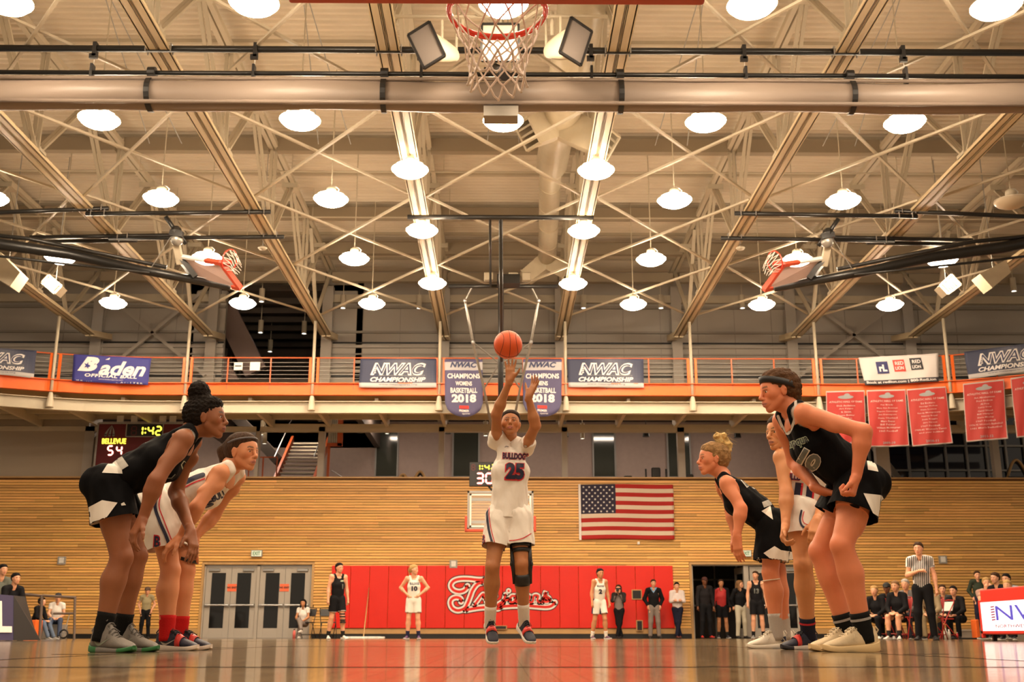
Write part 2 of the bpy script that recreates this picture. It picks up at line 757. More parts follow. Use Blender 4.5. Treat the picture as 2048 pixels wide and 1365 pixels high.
def door_leaf(name, x0, x1, zt, y, closer_side, push=True, ang=0.0, hinge=None):
    """a leaf: stiles and rails, upper and lower glass, push bar, closer."""
    root = empty(name, (x0, y, 0))
    tag(root, kind='structure')
    W = x1 - x0
    st = 0.17
    f = MB()
    f.span((x0, y - .022, 0.01), (x0 + st, y + .022, zt - .05))
    f.span((x1 - st, y - .022, 0.01), (x1, y + .022, zt - .05))
    f.span((x0 + st, y - .022, zt - .05 - .20), (x1 - st, y + .022, zt - .05))
    f.span((x0 + st, y - .022, 0.01), (x1 - st, y + .022, 0.30))
    f.build('stile_frame', m_doorgrey, root, bevel=0.004)
    MB().span((x0 + st - .004, y - .006, 0.29), (x1 - st + .004, y + .006, zt - .24)).build('pane', m_glassdark, root)
    if push:
        p = MB()
        p.tube((x0 + .03, y - .09, .98), (x1 - .03, y - .09, .98), .028, n=10)
        p.span((x0 + .02, y - .09, .94), (x0 + .09, y - .02, 1.02))
        p.span((x1 - .09, y - .09, .94), (x1 - .02, y - .02, 1.02))
        p.build('push_bar', m_alu, root, smooth=False)
    cx = x0 + .25 if closer_side < 0 else x1 - .25
    MB().span((cx - .17, y - .08, zt - .20), (cx + .17, y - .02, zt - .12)).build('closer', m_alu, root, bevel=.01)
    return root


x0, x1, zt = DOORS[0]
door_set(1, x0, x1, zt, 4, False)
xm = (x0 + x1) / 2
qs = [x0 + .045, x0 + .045 + (xm - .09 - x0) / 2, xm - .045, xm + .045, xm + .045 + (x1 - xm - .09) / 2, x1 - .045]
leafs = [(qs[0], qs[1]), (qs[1], qs[2]), (qs[3], qs[4]), (qs[4], qs[5])]
for i, (a, b) in enumerate(leafs):
    door_leaf('door_%d' % (i + 1), a + .006, b - .006, zt, YW + .08, -1 if i % 2 == 0 else 1)
# orange paper notices on the doors
for k, u in enumerate((463, 568)):
    c = P(u, 1176, YW - .01)
    s = MB().span((c.x - .14, YW + .045, c.z - .11), (c.x + .14, YW + .052, c.z + .11)).build('paper_notice', mat('orange paper', (0.95, 0.17, 0.07), .7))
    tag(s, ['orange paper notice across the left pair of doors', 'orange paper notice across the pair of doors by the seated girl'][k], 'sign')
    decal('lettering', text_geo('NO EXIT', .075, .004), (c.x, YW + .042, c.z), (1, 0, 0), (0, 0, 1), m_blackink, s)
# the right doorway, open
x0, x1, zt = DOORS[1]
door_set(2, x0, x1, zt, 4, True)
post = wx(1497)
tag(MB().span((post - .10, YW + 0.02, 0), (post + .05, YW + .14, zt - .036)).build('door_post', m_doorgrey), kind='structure')
door_leaf('door_5', post + .09, x1 - .05, zt, YW + .10, 1)
dl = door_leaf('door_6', post - .04, post + .98, zt, YW + .16, 1, push=False)
dl.rotation_euler = (0, 0, math.radians(96))
dl.location = (post - 0.03, YW + .16, 0)

# vestibule behind the open doorway
vb = MB()
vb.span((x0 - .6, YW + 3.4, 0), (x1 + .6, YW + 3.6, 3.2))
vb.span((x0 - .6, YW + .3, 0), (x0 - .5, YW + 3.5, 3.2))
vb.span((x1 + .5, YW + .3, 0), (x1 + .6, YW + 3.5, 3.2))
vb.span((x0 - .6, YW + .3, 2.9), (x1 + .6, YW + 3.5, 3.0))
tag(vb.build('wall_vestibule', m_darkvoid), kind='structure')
vf = MB()
for k in range(6):
    xx = x0 - .2 + k * (x1 - x0 + .4) / 5
    vf.span((xx - .03, YW + 3.30, 0), (xx + .03, YW + 3.39, 2.9))
for zz in (1.05, 1.9, 2.45):
    vf.span((x0 - .5, YW + 3.30, zz - .03), (x1 + .5, YW + 3.39, zz + .03))
tag(vf.build('window_1_frame', m_grey), kind='structure')

# ================================================================== MEZZANINE BEHIND THE SLATTED WALL
ZD = 6.40      # underside of the running track deck
YB = 41.0
mz = MB()
mz.span((XW0, YW + .30, ZW - .25), (XW1, YB + .3, ZW - .05))
tag(mz.build('floor_mezzanine', mat('mezzanine floor', (.2, .17, .14), .6)), kind='structure')
mc = MB()
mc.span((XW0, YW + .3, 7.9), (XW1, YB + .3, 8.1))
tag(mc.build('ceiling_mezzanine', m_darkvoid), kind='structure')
mw = MB()
xr = P(1610, 900, YB).x
mw.span((XW0, YB, ZW), (xr, YB + .2, 7.9))
mw.span((xr - .1, 38.6, ZW), (xr, YB, 7.9))
tag(mw.build('wall_mezzanine', m_mauve), kind='structure')
# dark glazed slots in the rear wall
m_slot = mat('dim glass', (0.05, 0.055, 0.045), 0.08, spec=0.7)
for u0, u1 in ((752, 796), (906, 958), (1186, 1230), (1335, 1380)):
    a, b = P(u0, 900, YB - .05).x, P(u1, 900, YB - .05).x
    w = empty('window_slot', (a, YB, ZW))
    tag(w, kind='structure')
    MB().span((a, YB - .06, ZW), (b, YB - .02, 7.6)).build('pane', m_slot, w)
    f = MB()
    f.span((a - .03, YB - .10, ZW), (a + .03, YB - .01, 7.65))
    f.span((b - .03, YB - .10, ZW), (b + .03, YB - .01, 7.65))
    f.span((a, YB - .10, 5.75), (b, YB - .01, 5.82))
    f.build('frame', m_grey, w)
# night windows at the right
nw_y = 38.5
m_night = mat('night glass', (0.008, 0.010, 0.028), 0.05, spec=0.8)
nwin = empty('window_2', (xr, nw_y, ZW))
tag(nwin, kind='structure')
MB().span((xr, nw_y, ZW), (XW1 + 2, nw_y + .05, 7.9)).build('pane', m_night, nwin)
mul = [P(u, 920, nw_y - .1).x for u in (1700, 1740, 1763, 1818, 1853, 1893, 1935, 1975, 2014, 2052)]
for xx in mul:
    MB().span((xx - .035, nw_y - .12, ZW), (xx + .035, nw_y + .02, 7.9)).build('mullion', m_grey, nwin)
for v in (942, 893):
    zz = P(1850, v, nw_y).z
    MB().span((xr, nw_y - .10, zz - .03), (XW1 + 2, nw_y + .02, zz + .03)).build('transom', m_grey, nwin)
MB().bar(P(1735, 878, 37.6), P(1800, 962, 37.6), .18, .18).build('steel_brace', m_wallpaint_d, nwin)
# posts and header along the top of the slatted wall
for u, w in ((178, .30), (515, .12), (643, .20), (883, .18), (1129, .18), (1362, .22), (1622, .14), (1763, .42), (1990, .2)):
    xx = P(u, 900, YW + .1).x
    o = MB().span((xx - w / 2, YW + .02, ZW + .03), (xx + w / 2, YW + .26, ZD + .1)).build('column', m_wallpaint, None)
    o['kind'] = 'structure'
zb = P(1000, 855, YW).z
hb = MB()
hb.span((P(540, 860, YW).x, YW + .02, zb - .04), (XW1, YW + .22, zb + .10))
hb.span((XW0, YW + .02, ZD - .05), (XW1, YW + .24, ZD + .1))
tag(hb.build('beam_header', m_cream), kind='structure')
pl = MB()
xa = P(372, 900, YW).x
pl.span((XW0, YW + .06, ZW + .03), (P(172, 900, YW).x, YW + .20, ZD + .5))
tag(pl.build('wall_left_panel', mat('beige panel', (.40, .33, .25), .6)), kind='structure')
pl = MB()
pl.span((P(186, 900, YW).x, YW + .10, ZW + .03), (xa, YW + .22, 6.2))
tag(pl.build('wall_left_infill', mat('beige panel', (.40, .33, .25), .6)), kind='structure')

# steel stair seen between the posts
st = empty('staircase', (P(600, 930, 37.5).x, 37.5, ZW), 'open steel staircase with red stringers behind the slatted wall', 'staircase')
sx0, sx1 = P(567, 930, 37.5).x, P(638, 930, 37.5).x
m_tread = mat('tread plate', (.55, .5, .42), .25, metal=.8)
for k in range(11):
    zz = ZW + .15 + k * .17
    yy = 36.4 + k * .26
    MB().span((sx0, yy, zz), (sx1, yy + .29, zz + .045)).build('tread', m_tread, st)
for xx in (sx0 - .07, sx1 + .02):
    MB().bar((xx, 36.3, ZW + .0), (xx, 39.3, ZW + 2.05), .08, .30).build('stringer', m_orange_d, st)
for xx in (sx0 - .07, sx1 + .02):
    MB().tube((xx, 36.3, ZW + .95), (xx, 39.3, ZW + 3.0), .02).build('handrail', m_alu, st)
# dark stair soffit and red guard at the left of it
g = empty('guard_rail', (P(520, 930, 36.5).x, 36.5, ZW), 'red guard rail behind the wall beside the steel staircase', 'railing')
ga, gb = P(470, 930, 36.5).x, P(560, 930, 36.5).x - .1
MB().span((ga, 36.48, ZW + .95), (gb, 36.52, ZW + .99)).build('rail', m_orange_d, g)
for k in range(4):
    xx = ga + (gb - ga) * k / 3
    MB().span((xx - .02, 36.48, ZW), (xx + .02, 36.52, ZW + .95)).build('post', m_orange_d, g)
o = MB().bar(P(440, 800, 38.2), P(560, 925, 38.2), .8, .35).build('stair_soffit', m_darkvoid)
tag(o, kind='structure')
# red framed cupboard and grille beside the post
hv = empty('hose_cabinet', (P(672, 900, 36).x, 36, ZW), 'red framed white grille panel high beside the third post', 'cabinet')
a, b = P(655, 900, 36).x, P(678, 900, 36).x
z0, z1 = P(660, 887, 36).z, P(660, 838, 36).z
MB().span((a, 35.98, z0), (b - .05, 36.10, z1)).build('grille', m_white, hv)
for k in range(6):
    MB().span((a + k * .06, 35.95, z0), (a + k * .06 + .02, 35.99, z1)).build('slat', m_grey, hv)
MB().span((b - .06, 35.93, z0 - .1), (b + .1, 36.1, z1)).build('frame', m_orange_d, hv)
MB().span((a - .02, 35.93, z0 - .1), (b + .1, 36.1, z0)).build('frame', m_orange_d, hv)
MB().span((a, 36.0, ZW - .08), (a + .08, 36.08, z0)).build('leg', m_orange_d, hv)
MB().tube(P(663, 942, 36), P(700, 965, 36), .025).build('stair_rail', m_alu, hv)

# pendant downlights: one mesh, copied
def make_downlight():
    r = empty('pendant_downlight', (0, 0, 0))
    MB().lathe([(0.001, .44), (.088, .44), (.088, 0), (.075, 0), (.075, .02)], 20).build('shade', m_cream, r, smooth=False)
    MB().lathe([(0.0, .03), (.074, .028)], 20).build('bulb', m_down, r)
    MB().tube((0, 0, .44), (0, 0, 1.2), .012, n=6).build('rod', m_cream, r)
    return r


DL = [(523, 604, 34, 'over the dark opening, highest of the five there'), (521, 666, 36.4, 'over the dark opening, below the highest one'),
      (608, 668, 36.4, 'over the dark opening, beside the steel post'), (540, 704, 38.5, 'over the dark opening, lowest and narrowest'),
      (686, 617, 34, 'left of the long light banner wall'), (838, 617, 34, 'left of the tall centre pole'),
      (1167, 617, 34, 'right of the tall centre pole'), (1322, 617, 34, 'two along to the right of the centre pole'),
      (1485, 617, 34, 'below the right folded backboard'), (2028, 583, 33, 'at the far right edge of the hall'),
      (204, 606, 34, 'behind the leftmost hanging high bay lamp'), (1802, 610, 34, 'behind the rightmost low high bay lamp'),
      (362, 617, 34, 'between the two leftmost hanger rods'), (1642, 617, 34, 'between the two right hanger rods')]
dl0 = make_downlight()
for i, (u, v, Y, s) in enumerate(DL):
    o = dl0 if i == 0 else copy_tree(dl0)
    o.location = P(u, v, Y)
    tag(o, 'small pale cylinder downlight ' + s, 'light', 'pendant downlights')
for i, (u, v, s) in enumerate(((774, 868, 'in front of the first tall slot window'), (1165, 878, 'between the centre posts of the upper level'),
                               (524, 870, 'at the top left of the steel staircase'), (529, 888, 'lower left of the steel staircase'))):
    o = copy_tree(dl0)
    o.location = P(u, v, 36.5)
    o.scale = (.8, .8, max(.8, (7.9 - o.location.z) / 1.2))
    tag(o, 'small pale cylinder downlight ' + s, 'light', 'downlights above the slatted wall')
bulbs = MB()
# treadmills and bikes behind the wall top
def gym_machine(u, v, w, h, label, kind):
    Y = 35.6
    c = P(u, v, Y)
    r = empty('exercise_machine', (c.x, Y, ZW), label, 'exercise machine')
    if kind == 'arch':
        pts = [(c.x - w / 2 + w * t, Y, c.z - .2 + h * math.sin(PI * t)) for t in [k / 12 for k in range(13)]]
        MB().path(pts, .045, 8).build('arched_cover', m_trimwood, r, smooth=True)
        MB().path([(p[0], p[1] + .1, p[2] - .05) for p in pts], .05, 8).build('inner_band', m_black, r, smooth=True)
        MB().span((c.x - w / 2, Y - .1, ZW - .05), (c.x + w / 2, Y + .2, c.z - .15)).build('base', m_black, r)
    else:
        MB().span((c.x - w / 2, Y - .05, c.z - h / 2), (c.x + w / 2, Y + .05, c.z + h / 2)).build('console', m_black, r, bevel=.05, seg=3)
        MB().span((c.x - .05, Y + .05, ZW - .05), (c.x + .05, Y + .15, c.z)).build('column', m_grey, r)
        MB().span((c.x - .35, Y - .1, ZW - .05), (c.x + .35, Y + 1.0, ZW + .12)).build('base', m_black, r)
        if kind == 'handles':
            for sx in (-1, 1):
                MB().tube((c.x + sx * .33, Y, ZW), (c.x + sx * .33, Y, c.z + .12), .03).build('handle', m_black, r)


gym_machine(806, 958, .42, .34, 'wooden arched machine top left of the next arched one on the wall top', 'arch')
gym_machine(840, 956, .46, .40, 'largest wooden arched machine top over the slatted wall', 'arch')
gym_machine(925, 962, .4, .24, 'low wooden arched machine top beside the shot clock', 'arch')
gym_machine(1256, 958, .28, .2, 'small black machine console above the flag', 'console')
gym_machine(1312, 946, .30, .34, 'tall black machine console with two upright handles above the flag', 'handles')
gym_machine(1372, 958, .5, .3, 'wide dark machine beside the post behind the bun-haired player', 'console')
gym_machine(1412, 962, .4, .2, 'low dark machine behind the head of the bun-haired player', 'console')
gym_machine(2035, 945, .7, .6, 'wooden arched machine at the far right of the wall top', 'arch')
# black bell speakers under the mezzanine ceiling
for i, (u, v) in enumerate(((722, 860), (896, 862), (1130, 868), (1292, 868), (1475, 870))):
    c = P(u, v, 36)
    r = MB().lathe([(0.0, .16), (.06, .15), (.09, .05), (.12, -.1), (.0, -.1)], 16, c).tube(c, (c.x, c.y, 7.9), .01, n=6).build('hanging_speaker', m_black, None)
    tag(r, 'small black bell-shaped fixture hanging over the upper level, %s from the left' % ['first', 'second', 'third', 'fourth', 'fifth'][i], 'speaker', 'bell-shaped hanging fixtures')

# ================================================================== UPPER WALL ABOVE THE TRACK
def zat(v, Y=YW, u=1000):
    return P(u, v, Y).z


UW = YW + .25
ztop = zat(600)
open0, open1 = P(450, 650, UW).x, P(652, 650, UW).x
uw = MB()
for a, b in ((XW0, open0), (open1, XW1)):
    uw.span((a, UW, 6.9), (b, UW + .2, ztop + 1.6))
uw.span((open0, UW, zat(548)), (open1, UW + .2, ztop + 1.6))
wall_upper = uw.build('wall_back_upper', m_wallpaint)
tag(wall_upper, kind='structure')
# horizontal girts, recessed dark slot, panel joints
for v, hgt, dep, mm, nm in ((596, .26, .16, m_cream, 'girt'), (612, .08, .10, m_wallpaint_d, 'girt'), (662, .07, .08, m_wallpaint_d, 'girt'),
                            (683, .05, .03, m_black, 'slot'), (691, .09, .09, m_wallpaint, 'girt'), (706, .05, .05, m_wallpaint_d, 'girt'),
                            (722, .10, .08, m_wallpaint, 'girt'), (733, .05, .05, m_wallpaint_d, 'girt'), (741, .10, .10, m_wallpaint, 'girt'),
                            (750, .08, .03, m_black, 'slot'), (762, .06, .10, m_wallpaint, 'girt')):
    zc = zat(v)
    for a, b in ((XW0, open0), (open1, XW1)):
        MB().span((a, UW - dep, zc - hgt / 2), (b, UW + .01, zc + hgt / 2)).build(nm, mm, wall_upper)
for k in range(-12, 13):
    xx = k * 1.22 + .3
    if open0 < xx < open1:
        continue
    MB().span((xx - .008, UW - .012, 7.1), (xx + .008, UW + .01, ztop)).build('panel_joint', m_wallpaint_d, wall_upper)
for u in (190, 421, 652, 888, 1121, 1355, 1585, 1822):
    xx = P(u, 700, UW - .2).x
    c = MB()
    c.span((xx - .17, UW - .26, 6.7), (xx + .17, UW - .22, 11.2))
    c.span((xx - .03, UW - .22, 6.7), (xx + .03, UW - .04, 11.2))
    c.span((xx - .17, UW - .04, 6.7), (xx + .17, UW - .001, 11.2))
    c.build('column', m_wallpaint, wall_upper)
# X braces against the wall at both ends
for a, b in (((200, 580), (410, 752)), ((410, 580), (200, 752)), ((1600, 752), (1815, 590)), ((1600, 590), (1815, 752))):
    MB().bar(P(a[0], a[1], UW - .35), P(b[0], b[1], UW - .35), .10, .10).build('wall_brace', m_wallpaint, wall_upper)
# lobby seen through the opening
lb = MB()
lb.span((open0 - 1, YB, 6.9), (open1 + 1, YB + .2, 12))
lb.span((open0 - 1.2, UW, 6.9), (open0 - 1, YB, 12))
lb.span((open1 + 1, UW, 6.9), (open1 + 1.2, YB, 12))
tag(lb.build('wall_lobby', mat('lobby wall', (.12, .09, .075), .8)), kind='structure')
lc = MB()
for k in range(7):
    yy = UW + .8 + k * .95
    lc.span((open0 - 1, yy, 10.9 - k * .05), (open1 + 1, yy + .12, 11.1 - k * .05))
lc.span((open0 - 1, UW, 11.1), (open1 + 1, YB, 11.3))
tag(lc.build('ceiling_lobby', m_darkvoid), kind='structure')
m_stringer = mat('mauve stringer', (.30, .21, .19), .6)
sc = empty('lobby_stair', tuple(P(500, 700, 36.5)), 'mauve sloping stair seen through the dark upper opening', 'staircase')
MB().bar(P(448, 615, 36.3), P(512, 745, 36.3), .25, .75).build('upper_stringer', m_stringer, sc)
MB().bar(P(430, 715, 35.6), P(480, 800, 35.6), .25, .6).build('lower_stringer', m_stringer, sc)
for k in range(6):
    p = P(436 + k * 9, 670 + k * 14, 36.6)
    MB().span((p.x - .03, 36.55, p.z - .9), (p.x + .03, 36.62, p.z)).build('baluster', m_darkvoid, sc)

# ================================================================== RUNNING TRACK
def track_y(x):
    ax = abs(x)
    if ax <= 10:
        return 31.1
    return 31.1 - (9.3 - math.sqrt(max(9.3 ** 2 - (ax - 10) ** 2, 0.01)))


track = empty('running_track', (0, 31.1, 6.8), 'raised running track with orange edge hung across the far end of the hall', 'running track')
xs_t = [-17 + k * 1.0 for k in range(35)]
fz0, fz1 = 6.77, 7.14
for i in range(len(xs_t) - 1):
    a, b = xs_t[i], xs_t[i + 1]
    pa, pb = V((a, track_y(a), (fz0 + fz1) / 2)), V((b, track_y(b), (fz0 + fz1) / 2))
    if i % 3 == 0 or True:
        f = MB()
        f.bar(pa, pb, .03, fz1 - fz0)
        f.bar(pa + V((0, -.05, .17)), pb + V((0, -.05, .17)), .10, .02)
        f.bar(pa + V((0, -.05, -.17)), pb + V((0, -.05, -.17)), .10, .02)
        f.build('fascia', m_orange, track)
    g = MB()
    off = V((0, .16, -.50))
    g.bar(pa + off, pb + off, .03, .34)
    g.bar(pa + off + V((0, -.03, .16)), pb + off + V((0, -.03, .16)), .18, .02)
    g.bar(pa + off + V((0, -.03, -.17)), pb + off + V((0, -.03, -.17)), .18, .02)
    g.build('edge_beam', m_cream, track)
    # deck segment back to the wall
    d = MB()
    d.add([(a, track_y(a) + .02, 6.86), (b, track_y(b) + .02, 6.86), (b, UW, 6.86), (a, UW, 6.86),
           (a, track_y(a) + .02, 6.96), (b, track_y(b) + .02, 6.96), (b, UW, 6.96), (a, UW, 6.96)],
          [(0, 3, 2, 1), (4, 5, 6, 7), (0, 1, 5, 4), (1, 2, 6, 5), (2, 3, 7, 6), (3, 0, 4, 7)])
    d.build('deck', mat('track deck underside', (.38, .28, .16), .6), track)
for k in range(-9, 10):
    xx = k * 1.83
    MB().bar((xx, track_y(xx) + .2, 6.62), (xx, UW - .05, 6.62), .10, .26).build('joist', m_cream, track)
for yy in (32.2, 33.3, 34.2):
    MB().bar((-16, yy, 6.75), (16, yy, 6.75), .08, .16).build('purlin', m_cream, track)
# railing: top rail, five cables, posts
rail_z = 7.90
for zz, rr, mm, nm in ((rail_z, .020, m_orange_d, 'top_rail'), (7.76, .008, m_grey, 'cable'), (7.64, .008, m_grey, 'cable'), (7.52, .008, m_grey, 'cable'),
                       (7.40, .008, m_grey, 'cable'), (7.28, .008, m_grey, 'cable')):
    MB().path([(x, track_y(x) + .02, zz) for x in xs_t], rr, 6).build(nm, mm, track, smooth=True)
for k in range(-4, 5):
    xx = k * 3.66 + (1.83 if k < 0 else 1.83)
    if abs(xx) > 16:
        continue
    for dx in (-.09, .13):
        y = track_y(xx + dx)
        MB().span((xx + dx - .035, y - .03, 6.8), (xx + dx + .035, y + .03, rail_z)).build('rail_post', m_orange, track)
    for q in (1.18, 2.42):
        y = track_y(xx + q)
        MB().span((xx + q - .018, y - .018, 6.95), (xx + q + .018, y + .018, rail_z)).build('rail_post', m_orange_d, track)
for k in range(-4, 5):
    xx = (k + .5) * 3.66
    y = track_y(xx) - .03
    if abs(xx) > 16:
        continue
    MB().tube((xx, y, 6.55), (xx, y, 9.0), .045, n=12).build('hanger_rod', m_cream, track, smooth=True)
    MB().lathe([(.045, .30), (.06, .28), (.11, -.06), (.11, -.12), (.0, -.12)], 12, (xx, y, 6.45)).build('rod_foot', m_cream, track)
# little paper signs on the railing
for (u0, v0, u1, v1, s) in ((468, 725, 484, 740, 'white paper sign with a black figure on the orange railing'), (500, 724, 519, 741, 'blank white paper sign on the orange railing')):
    a, b = P(u0, v0, 31.0), P(u1, v1, 31.0)
    o = MB().span((a.x, 31.03, b.z), (b.x, 31.045, a.z)).build('paper_sign', m_white)
    tag(o, s, 'sign')
    if 'figure' in s:
        MB().span((a.x + .03, 31.022, a.z - .12), (b.x - .03, 31.032, a.z - .09)).build('mark', m_blackink, o)

# ================================================================== ROOF
ceil = MB()
ZC = 11.75
rib = .20
ys = []
y = -4.0
prof = []
yy = 12.0
prof.append((-6.0, ZC))
prof.append((12.0, ZC))
while yy < 36:
    prof += [(yy, ZC), (yy + .035, ZC + .05), (yy + .13, ZC + .05), (yy + .165, ZC)]
    yy += rib
vs_, fs = [], []
for (py, pz) in prof:
    vs_ += [(-19, py, pz), (19, py, pz)]
for i in range(len(prof) - 1):
    fs.append((2 * i, 2 * i + 1, 2 * i + 3, 2 * i + 2))
ceil.add(vs_, fs)
ceil.span((-19, -6, ZC + .08), (19, 36, ZC + .2))
ceiling = ceil.build('ceiling', m_deck)
tag(ceiling, kind='structure')
for k in range(12):
    yy = 13.4 + k * 2.2
    MB().span((-18, yy - .04, ZC - .08), (18, yy + .05, ZC)).build('purlin', m_cream, ceiling)
# lower clerestory edge beams seen in front of the end wall
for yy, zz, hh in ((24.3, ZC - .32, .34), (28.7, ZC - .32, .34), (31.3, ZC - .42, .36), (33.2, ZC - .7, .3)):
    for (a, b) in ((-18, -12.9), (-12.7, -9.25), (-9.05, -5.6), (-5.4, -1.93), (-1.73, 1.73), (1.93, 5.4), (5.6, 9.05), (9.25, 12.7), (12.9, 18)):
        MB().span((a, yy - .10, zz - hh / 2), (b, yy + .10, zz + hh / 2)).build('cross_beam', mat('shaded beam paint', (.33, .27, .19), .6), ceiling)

ZCH = 9.10
ZT = 11.35
nodes = [8.75, 13.2, 17.65, 22.1, 26.6, 31.1]
mids = [(nodes[i] + nodes[i + 1]) / 2 for i in range(len(nodes) - 1)]
TN = ['outermost left', 'second from the left', 'third from the left', 'left of the centre bay', 'right of the centre bay', 'third from the right', 'second from the right', 'outermost right']
for ti, k in enumerate(range(-4, 4)):
    X = (k + .5) * 3.66
    t = empty('roof_truss', (X, 8, ZCH), 'cream and tan steel roof truss running down the hall, ' + TN[ti], 'roof truss', 'roof trusses')
    c = MB()
    for sx in (-1, 1):
        c.span((X + sx * .098 - .082, 8, ZCH), (X + sx * .098 + .082, 33.0, ZCH + .05))
        c.span((X + sx * .02 - .01, 8, ZCH), (X + sx * .02 + .01, 33.0, ZCH + .20))
        c.span((X + sx * .15 - .01, 8, ZCH), (X + sx * .15 + .01, 33.0, ZCH + .09))
    c.bar((X - .08, 33.0, ZCH + .05), (X - .08, UW - .2, ZCH + .35), .12, .18)
    c.bar((X + .08, 33.0, ZCH + .05), (X + .08, UW - .2, ZCH + .35), .12, .18)
    c.build('bottom_chord', m_glulam, t)
    c = MB()
    for sx in (-1, 1):
        c.span((X + sx * .07 - .05, 8, ZT), (X + sx * .07 + .05, 34.3, ZT + .12))
    c.build('top_chord', m_cream, t)
    for i, ym in enumerate(mids):
        for dy in (-2.2, 0, 2.2):
            ey = ym + dy
            for sx in (-1, 1):
                MB().bar((X + sx * .05, ym, ZCH + .05), (X + sx * .05, ey, ZT), .045, .07, up=V((1, 0, 0))).build('web_member', m_cream, t)
        MB().span((X - .16, ym - .16, ZCH + .04), (X + .16, ym + .16, ZCH + .16)).build('gusset', m_cream, t)
        MB().span((X - .2, ym + 2.2 - .2, ZT - .12), (X + .2, ym + 2.2 + .2, ZT + .02)).build('gusset', m_cream, t)
    MB().bar((X, 31.1, ZCH + .1), (X, 33.4, ZT), .07, .10, up=V((1, 0, 0))).build('web_member', m_cream, t)
    MB().bar((X, 31.1, ZCH + .1), (X, 29.6, ZT), .07, .10, up=V((1, 0, 0))).build('web_member', m_cream, t)
# crossed tie members between neighbouring chords
for k in range(-4, 3):
    xa, xb = (k + .5) * 3.66 + .16, (k + 1.5) * 3.66 - .16
    for i in range(1, len(nodes) - 1):
        y0, y1 = nodes[i] + .05, nodes[i + 1] - .05
        for s in (0, 1):
            a, b = ((xa, y0), (xb, y1)) if s else ((xa, y1), (xb, y0))
            MB().bar((a[0], a[1], ZCH + .10 + s * .06), (b[0], b[1], ZCH + .10 + s * .06), .05, .045).build('tie_brace', m_cream, ceiling)
# thin sprinkler pipes and drop rods
for yy in (21.2, 24.6, 27.6):
    MB().tube((-17, yy, 10.9), (17, yy, 10.9), .02, n=6).build('sprinkler_pipe', m_cream, ceiling)
    for k in range(-7, 8, 2):
        MB().tube((k * 1.83 + .4, yy, 10.9), (k * 1.83 + .4, yy, ZC - .02), .008, n=5).build('sprinkler_drop', m_cream, ceiling)
for k in range(-4, 5):
    for q in (-.35, .35):
        xx = k * 3.66
        MB().tube((xx, 17.5, ZC - .1), (xx + q, 22, 10.4), .010, n=5).build('hanger_wire', m_grey, ceiling)

# ================================================================== HIGH BAY LAMPS
def make_lamp(lens):
    r = empty('high_bay_lamp', (0, 0, 0))
    MB().lathe([(0, -.135), (.10, -.13), (.20, -.105), (.29, -.06), (.345, 0.0), (.35, .02), (.34, .02), (0, .02)], 28).build('lens', lens, r, smooth=True)
    MB().lathe([(.358, .012), (.358, .030), (.28, .055), (.12, .10), (.10, .12), (0, .12)], 28).build('reflector', mat('lamp reflector', (.75, .66, .52), .5), r, smooth=True)
    if lens is m_lens:
        MB().lathe([(.13, .125), (.30, .075)], 20).build('added_uplight_ring', mat('added uplight glow', (.9, .9, .9), .4, emit=LAMP_COL, estr=LAMP_UP), r)  # glowing ring added out of sight on the reflector to light the ceiling
    h = MB().lathe([(0, .12), (.095, .13), (.11, .17), (.10, .24), (.05, .28), (0, .28)], 16)
    h.build('housing', m_cream, r, smooth=True)
    MB().tube((0, 0, .28), (0, 0, ZC - 8.75), .012, n=6).build('rod', m_cream, r)
    b = MB().path([(.10, 0, .12), (.16, 0, .22), (.10, 0, .28), (.03, 0, .29)], .012, 6)
    b.build('yoke', m_white, r, smooth=True)
    return r


lamp0 = make_lamp(m_lens)
used = [False]
ZL = 8.78
ORD = ['first', 'second', 'third', 'fourth', 'fifth', 'sixth', 'seventh', 'eighth']
rows = [(28.6, [-10.55, -7.05, -3.55, 3.55, 7.05, 10.55]), (26.8, [-1.8, 1.8]), (24.9, [-10.55, -7.05, -3.55, 3.55, 7.05, 10.55]),
        (23.0, [-1.8, 1.8]), (21.2, [-10.55, -7.05, -3.55, 3.55, 7.05]), (19.7, [-1.8, 1.8]), (17.6, [-7.05, -3.55, 0, 3.55, 7.05]),
        (13.9, [-7.05, -3.55, 0, 3.55, 7.05]), (10.2, [-7.05, -3.55, 3.55, 7.05]), (6.0, [-7.05, -2.6, 2.6, 7.05]), (1.5, [-5.5, 0, 5.5]), (-3.0, [-5.5, 0, 5.5])]
for ri, (ly, lx) in enumerate(rows):
    for ci, x in enumerate(lx):
        o = copy_tree(lamp0) if used[0] else lamp0
        used[0] = True
        o.location = (x, ly, ZL)
        tag(o, 'lit round lamp, %s from the left in the %s lamp row from the far wall' % (ORD[ci], ['first', 'second', 'third', 'fourth', 'fifth', 'sixth', 'seventh', 'eighth', 'ninth', 'tenth', 'eleventh', 'twelfth'][ri]), 'lamp', 'lit high bay lamps')
off = make_lamp(m_lens_off)
off.location = (10.55, 21.2, ZL)
tag(off, 'unlit dull round high bay lamp at the right edge of the roof', 'lamp')
# round smoke detectors
for u, s in ((525, 'left of the centre bay, near the left folded hoop'), (1481, 'right of the centre bay, near the right folded hoop')):
    c = P(u, 497, 24.5)
    r = empty('ceiling_horn', c, 'round cream ceiling disc ' + s, 'sensor')
    MB().lathe([(0, -.04), (.08, -.03), (.11, .01), (.06, .04), (0, .05)], 18, c).build('disc', m_cream, r, smooth=True)
    MB().tube(c, (c.x, c.y, ZC), .008, n=5).build('rod', m_grey, r)

